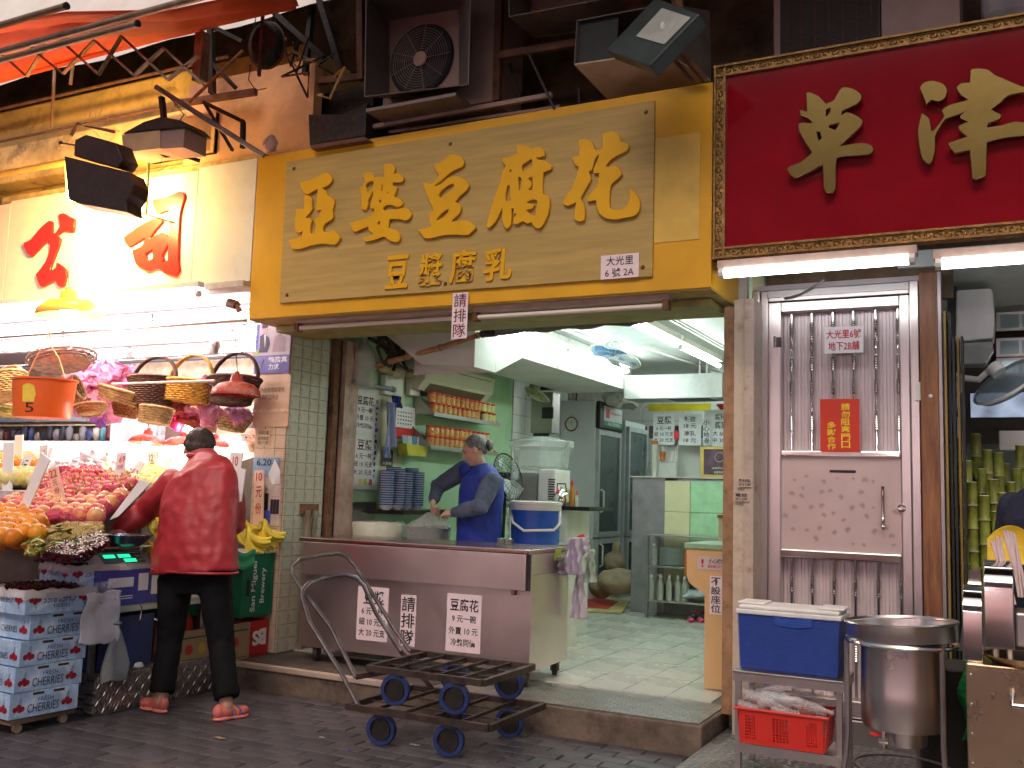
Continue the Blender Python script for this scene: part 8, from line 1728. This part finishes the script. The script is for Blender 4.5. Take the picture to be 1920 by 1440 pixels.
# lit lamp aimed at the white sign
t = thing('floodlight', 'lit black floodlight on bracket pouring yellow light onto the white sign', 'floodlight', P(185, 330, Y=4.85), group='floodlights above the signs')
q = [(120,292),(222,318),(242,322),(250,345),(245,365),(236,378),(238,398),(222,395),(150,382),(128,374)]
a = [P(x, y, Y=4.82) for x, y in q]; MB().prism(a, (0.02, .13, -.02)).build('housing', M('lamp_housing', (.035,.018,.015), .45, .2, var=.3, scale=14), t, bevel=.006)
a = [P(x, y, Y=4.80) for x, y in ((140,262),(160,252),(218,268),(230,300),(220,315),(138,292))]; MB().prism(a, (0.01, .14, 0)).build('ballast_box', M('lamp_housing', (.035,.018,.015), .45), t, bevel=.008)
c0, c1, c2, c3 = [P(x, y, Y=4.965) for x, y in ((124,300),(236,330),(230,398),(128,378))]
MB().prism([c0, c1, c2, c3], (0, .004, 0)).build('glass', M('flood_glass', (1,.72,.28), emit=28), t)
MB().tube([c0+V(0,-.01,0), c1+V(0,-.01,0), c2+V(0,-.01,0), c3+V(0,-.01,0)], .006, 5, closed=True).build('glass_frame', M('frame_warm', (.3,.2,.08), .4, .6), t)
MB().bar(P(133,255,Y=4.85), P(145,232,Y=4.9), .015, .02).bar(P(145,232,Y=4.9), P(215,248,Y=4.95), .015, .02).build('yoke', mRust, t)
MB().ball(P(114,268,Y=4.82), .018, 8).cyl(P(114,268,Y=4.82), P(140,272,Y=4.82), .006).build('clamp_knob', mIron, t)
for k, (x0, y0, x1, y1) in enumerate(((168,222,172,185),(180,222,174,195),(183,225,196,192),(200,230,204,214),(175,245,186,256),(150,232,225,246),(172,228,150,238))): MB().tube([P(x0,y0,Y=4.9), P(x1,y1,Y=4.88)], .003, 4).build('cable_tie', M('tie_straw', (.75,.55,.2), .6), t)
l = bpy.data.lights.new('flood_light', 'AREA'); l.shape = 'RECTANGLE'; l.size = .32; l.size_y = .2; l.energy = 130; l.color = (1, .56, .16)
o = bpy.data.objects.new('flood_light', l); COL.objects.link(o); o.location = (c0+c2)/2+V(-.10, .03, 0); o.rotation_euler = (V(-.80, 1, -.40)).to_track_quat('-Z', 'Y').to_euler()
# box lamp, unlit, on the grey pole
t = thing('floodlight', 'grey boxy floodlight on long slanting pole, switched off', 'floodlight', P(290, 265, Y=5.0), group='floodlights above the signs')
MB().prism([P(x, y, Y=4.95) for x, y in ((228,252),(300,243),(300,278),(230,286))], (0, .25, 0)).build('lamp_body', M('lamp_tan', (.45,.32,.18), .5, var=.15), t, bevel=.004)
MB().prism([P(x, y, Y=4.94) for x, y in ((228,250),(268,228),(300,218),(335,224),(348,238),(300,243))], (0, .27, 0)).build('lamp_top', mIron, t, bevel=.01)
MB().prism([P(x, y, Y=4.96) for x, y in ((302,243),(346,240),(344,276),(302,279))], (0, .22, 0)).build('lamp_side', mACb, t)
MB().bar(P(303,182,Y=5.0), P(309,236,Y=5.0), .04, .03).build('hanger', mIron, t)
a, b = P(292, 163, Y=5.0), P(495, 292, Y=5.35); MB().tube([a, b], .02, 10).single('grey_pole', M('pole_grey', (.25,.20,.20), .5, .4, var=.2), 'grey slanting pole ending at the left corner of yellow sign', 'pole', smooth=True)
MB().tube([P(300,165,Y=5.0), P(325,190,Y=5.0), P(345,215,Y=5.02), P(330,235,Y=5.0)], .004, 5).single('pole_cable', mIron, 'thin cable looping beside the grey slanting pole', 'cable')
MB().tube([P(285,278,Y=5.0), P(310,292,Y=5.1), P(340,290,Y=5.2), P(375,302,Y=5.3)], .016, 8).single('sleeved_cable', mIron, 'thick sleeved cable below the boxy floodlight', 'cable', smooth=True)
MB().tube([P(280,285,Y=5.2), P(274,403,Y=5.2)], .012, 6).tube([P(245,393,Y=5.15), P(327,418,Y=5.3)], .008, 6).single('lamp_arm', M('arm_khaki', (.30,.25,.12), .5, .4), 'thin T shaped lamp arm in front of the second red character', 'arm')
MB().tube([P(322,232,Y=5.1), P(300,312,Y=5.1)], .002, 4).tube([P(274,345,Y=5.1), P(292,350,Y=5.1), P(290,325,Y=5.1), P(315,310,Y=5.1)], .0025, 4).single('thin_wire', mIron, 'thin black wire curling beside the T shaped arm', 'wire')
# unlit floodlight with pale glass above the yellow sign
t = thing('floodlight', 'square black floodlight with pale glass tilted above the right end of yellow sign', 'floodlight', P(1220, 60, Y=4.9), group='floodlights above the signs')
a = [P(x, y, Y=Y) for x, y, Y in ((1136,93,5.0),(1218,124,4.85),(1312,26,4.85),(1228,-6,5.0))]; n = (a[1]-a[0]).cross(a[3]-a[0]).normalized()
if n.y > 0: n = -n
MB().prism(a, -n*.10).build('housing', M('lamp_dark', (.045,.06,.06), .45, .3, var=.2), t, bevel=.012)
g = [P(x, y, Y=Y) for x, y, Y in ((1188,63,4.925),(1246,84,4.86),(1296,34,4.86),(1237,10,4.925))]
u0 = a[0]; g = [q-n*((q-u0).dot(n)-.004) for q in g]; MB().prism(g, n*.002).build('glass', M('glass_grey', (.36,.38,.36), .15, var=.15), t)
MB().lathe([(0,0),(.012,.0),(.018,.03),(.012,.045),(0,.05)], (g[0]+g[2])/2+n*.001-V(0,0,.02), 10).build('bulb', M('bulb_off', (.55,.55,.5), .1), t, smooth=True)
MB().bar(P(1260,-40,Y=5.1), P(1275,30,Y=5.05), .05, .03).build('yoke', mBrk, t)
# ================================================================ awning over the fruit stall
mAwn = M('awning_red', (.72,.10,.035), .6, var=.15, scale=2, bump=.15, bscale=12); mPole = M('awning_bar', (.26,.18,.12), .5, .5, var=.3, scale=8)
t = thing('red_awning', 'half folded orange red awning on scissor arms over the fruit stall', 'awning', P(200, 60, Y=4.6))
ao = [P(x, y, Y=Y) for x, y, Y in ((-400,100,4.1),(0,42,4.25),(130,20,4.3),(330,21,4.4),(420,5,4.6),(500,-4,4.9),(560,-10,5.1))]
ai = [P(x, y, Y=5.15) for x, y in ((-400,262),(0,148),(130,112),(330,60),(420,36),(500,14),(545,0))]
def aw(u, v):
    "u along the lane, v from wall bar to outer edge"
    i = min(5, int(u*6)); f = u*6-i; a = ai[i].lerp(ai[i+1], f); b = ao[i].lerp(ao[i+1], f); p = a.lerp(b, v)
    return p+V(0, .03*math.sin(v*22+u*4), -.05*math.sin(v*math.pi)-.025*math.sin(v*19+u*6))
MB().sheet(aw, 60, 20).build('fabric', mAwn, t, smooth=True, solid=.004)
MB().tube([p+V(0,-.02,-.02) for p in ai], .03, 8).build('valance_roll', mAwn, t, smooth=True)
for i, (x0, y0, x1, y1, Y) in enumerate(((-20,52,123,13,3.95),(-20,112,256,52,4.15),(100,42,405,18,4.05))):
    a, b = P(x0, y0, Y=Y), P(x1, y1, Y=Y); z = (a.z+b.z)/2; MB().cyl((a.x-3, Y, z), (b.x, Y, z), .022, seg=12).build('bar', mPole, t, smooth=True); MB().cyl((b.x, Y, z), (b.x+.015, Y, z), .024, seg=12).build('bar_end', mBlack, t)
xs_ = [(-90,100),(-20,112),(35,70),(52,143),(100,62),(118,138),(178,75),(185,139),(228,68),(250,142),(307,90),(315,150),(372,105),(383,160)]
up_ = [(-30,72),(33,70),(100,63),(178,76),(228,68),(307,90),(372,105)]; lo_ = [(-30,125),(50,143),(118,138),(185,140),(252,142),(315,150),(383,160)]
for i in range(6):
    for (p, q) in ((up_[i], lo_[i+1]), (lo_[i], up_[i+1])):
        a, b = P(*p, Y=4.6), P(*q, Y=4.6); MB().bar(a, b, .012, .028, (0,1,0)).build('scissor_arm', mPole, t)
for (x, y0, y1) in ((97,132,240),(132,120,158)): 
    MB().cyl(P(x, y1, Y=5.3), P(x+5, y0, Y=5.3), .014).build('drop_rod', mPole, t)
bx(P(370,80,Y=5.0).x, P(385,80,Y=5.0).x, 4.97, 5.05, P(380,150,Y=5).z, P(380,62,Y=5).z).build('arm_bracket', mPole, t)
# pale canvas higher up beyond the awning
MB().sheet(lambda u, v: V(-14+9.6*u, 5.5+1.2*v, 5.02+2.6*v+.02*math.sin(u*40)), 40, 6).single('pale_canvas_roof', M('canvas_pale', (.74,.70,.66), .8, var=.08, scale=2), 'pale canvas roof sheet high beyond the red awning', 'canvas roof', smooth=True)
# pipes and strips along the ochre ledge
for lb, x0, y0, x1, y1, Y, r_, m_ in (('ochre pipe running along the ledge above white sign',-20,292,370,215,5.85,.03,mOchre),('thin brown pipe along the top of the ochre ledge',-20,205,430,110,5.7,.015,mRust),('lower yellow bar along the top of white sign',-20,332,130,303,5.4,.03,M('bar_yellow',(.62,.40,.10),.6,var=.2)),('thin pipe under the ochre ledge above the lit floodlight',-20,268,300,205,5.72,.012,mBrk)):
    a, b = P(x0, y0, Y=Y), P(x1, y1, Y=Y); z = (a.z+b.z)/2; MB().cyl((a.x-2, Y, z), (b.x, Y, z), r_, seg=10).single('wall_pipe', m_, lb, 'pipe', 'pipes along the ledge', smooth=True)
A = RY(290, 225, 408, 298, 5.7); t = thing('wooden_board', 'brown wooden board on the wall behind the boxy floodlight', 'board', A.at(.5, 0)); slab(A, .03).build('panel', M('board_brown', (.25,.13,.06), .6, var=.2), t)
for s in (A.sub(0,0,1,.06), A.sub(.95,.06,1,1)): slab(s, .04).build('edge', M('edge_ochre', (.55,.33,.12), .6), t)
MB().box(-8.2, -5.1, 5.62, 5.95, 3.9, 3.98).single('sign_top_flashing', mOchre, 'ochre flashing along the top edge of white sign', 'flashing')
# across the lane: awnings and lamps that the polished steel mirrors
t = thing('opposite_awning', 'red market awning across the lane, mirrored in the steel door', 'awning', (0, -5, 3)); MB().sheet(lambda u, v: V(-12+20*u, -6.3+2.0*v, 3.5-.7*v+.02*math.sin(u*80)), 60, 4).build('fabric', mAwn, t, solid=.004)
for k in range(5):
    t = thing('tube_lamp', 'lit tube lamp of the opposite stalls, mirrored in the steel door', 'lamp', (-8+3.4*k, -5.4, 2.6), group='tube lamps across the lane'); bx(-8.6+3.4*k, -7.3+3.4*k, -5.43, -5.37, 2.64, 2.69).build('batten', mWhite, t); tube_light(t, (-8.5+3.4*k, -5.4, 2.6), (-7.4+3.4*k, -5.4, 2.6), STP, 85, .03)
bx(-14, 10, -6.39, -6.3, 0, 3.4).single('opposite_stall_wall', M('opposite_pink', (.80,.62,.58), .6, var=.35, scale=1.5), 'pinkish stall wall across the lane, mirrored in the steel', 'wall')
bx(-12, 8, -5.9, -5.0, 0, .9).single('opposite_counter', M('opposite_counter', (.5,.3,.25), .6, var=.3), 'market counter across the lane, mirrored in the steel door', 'counter')
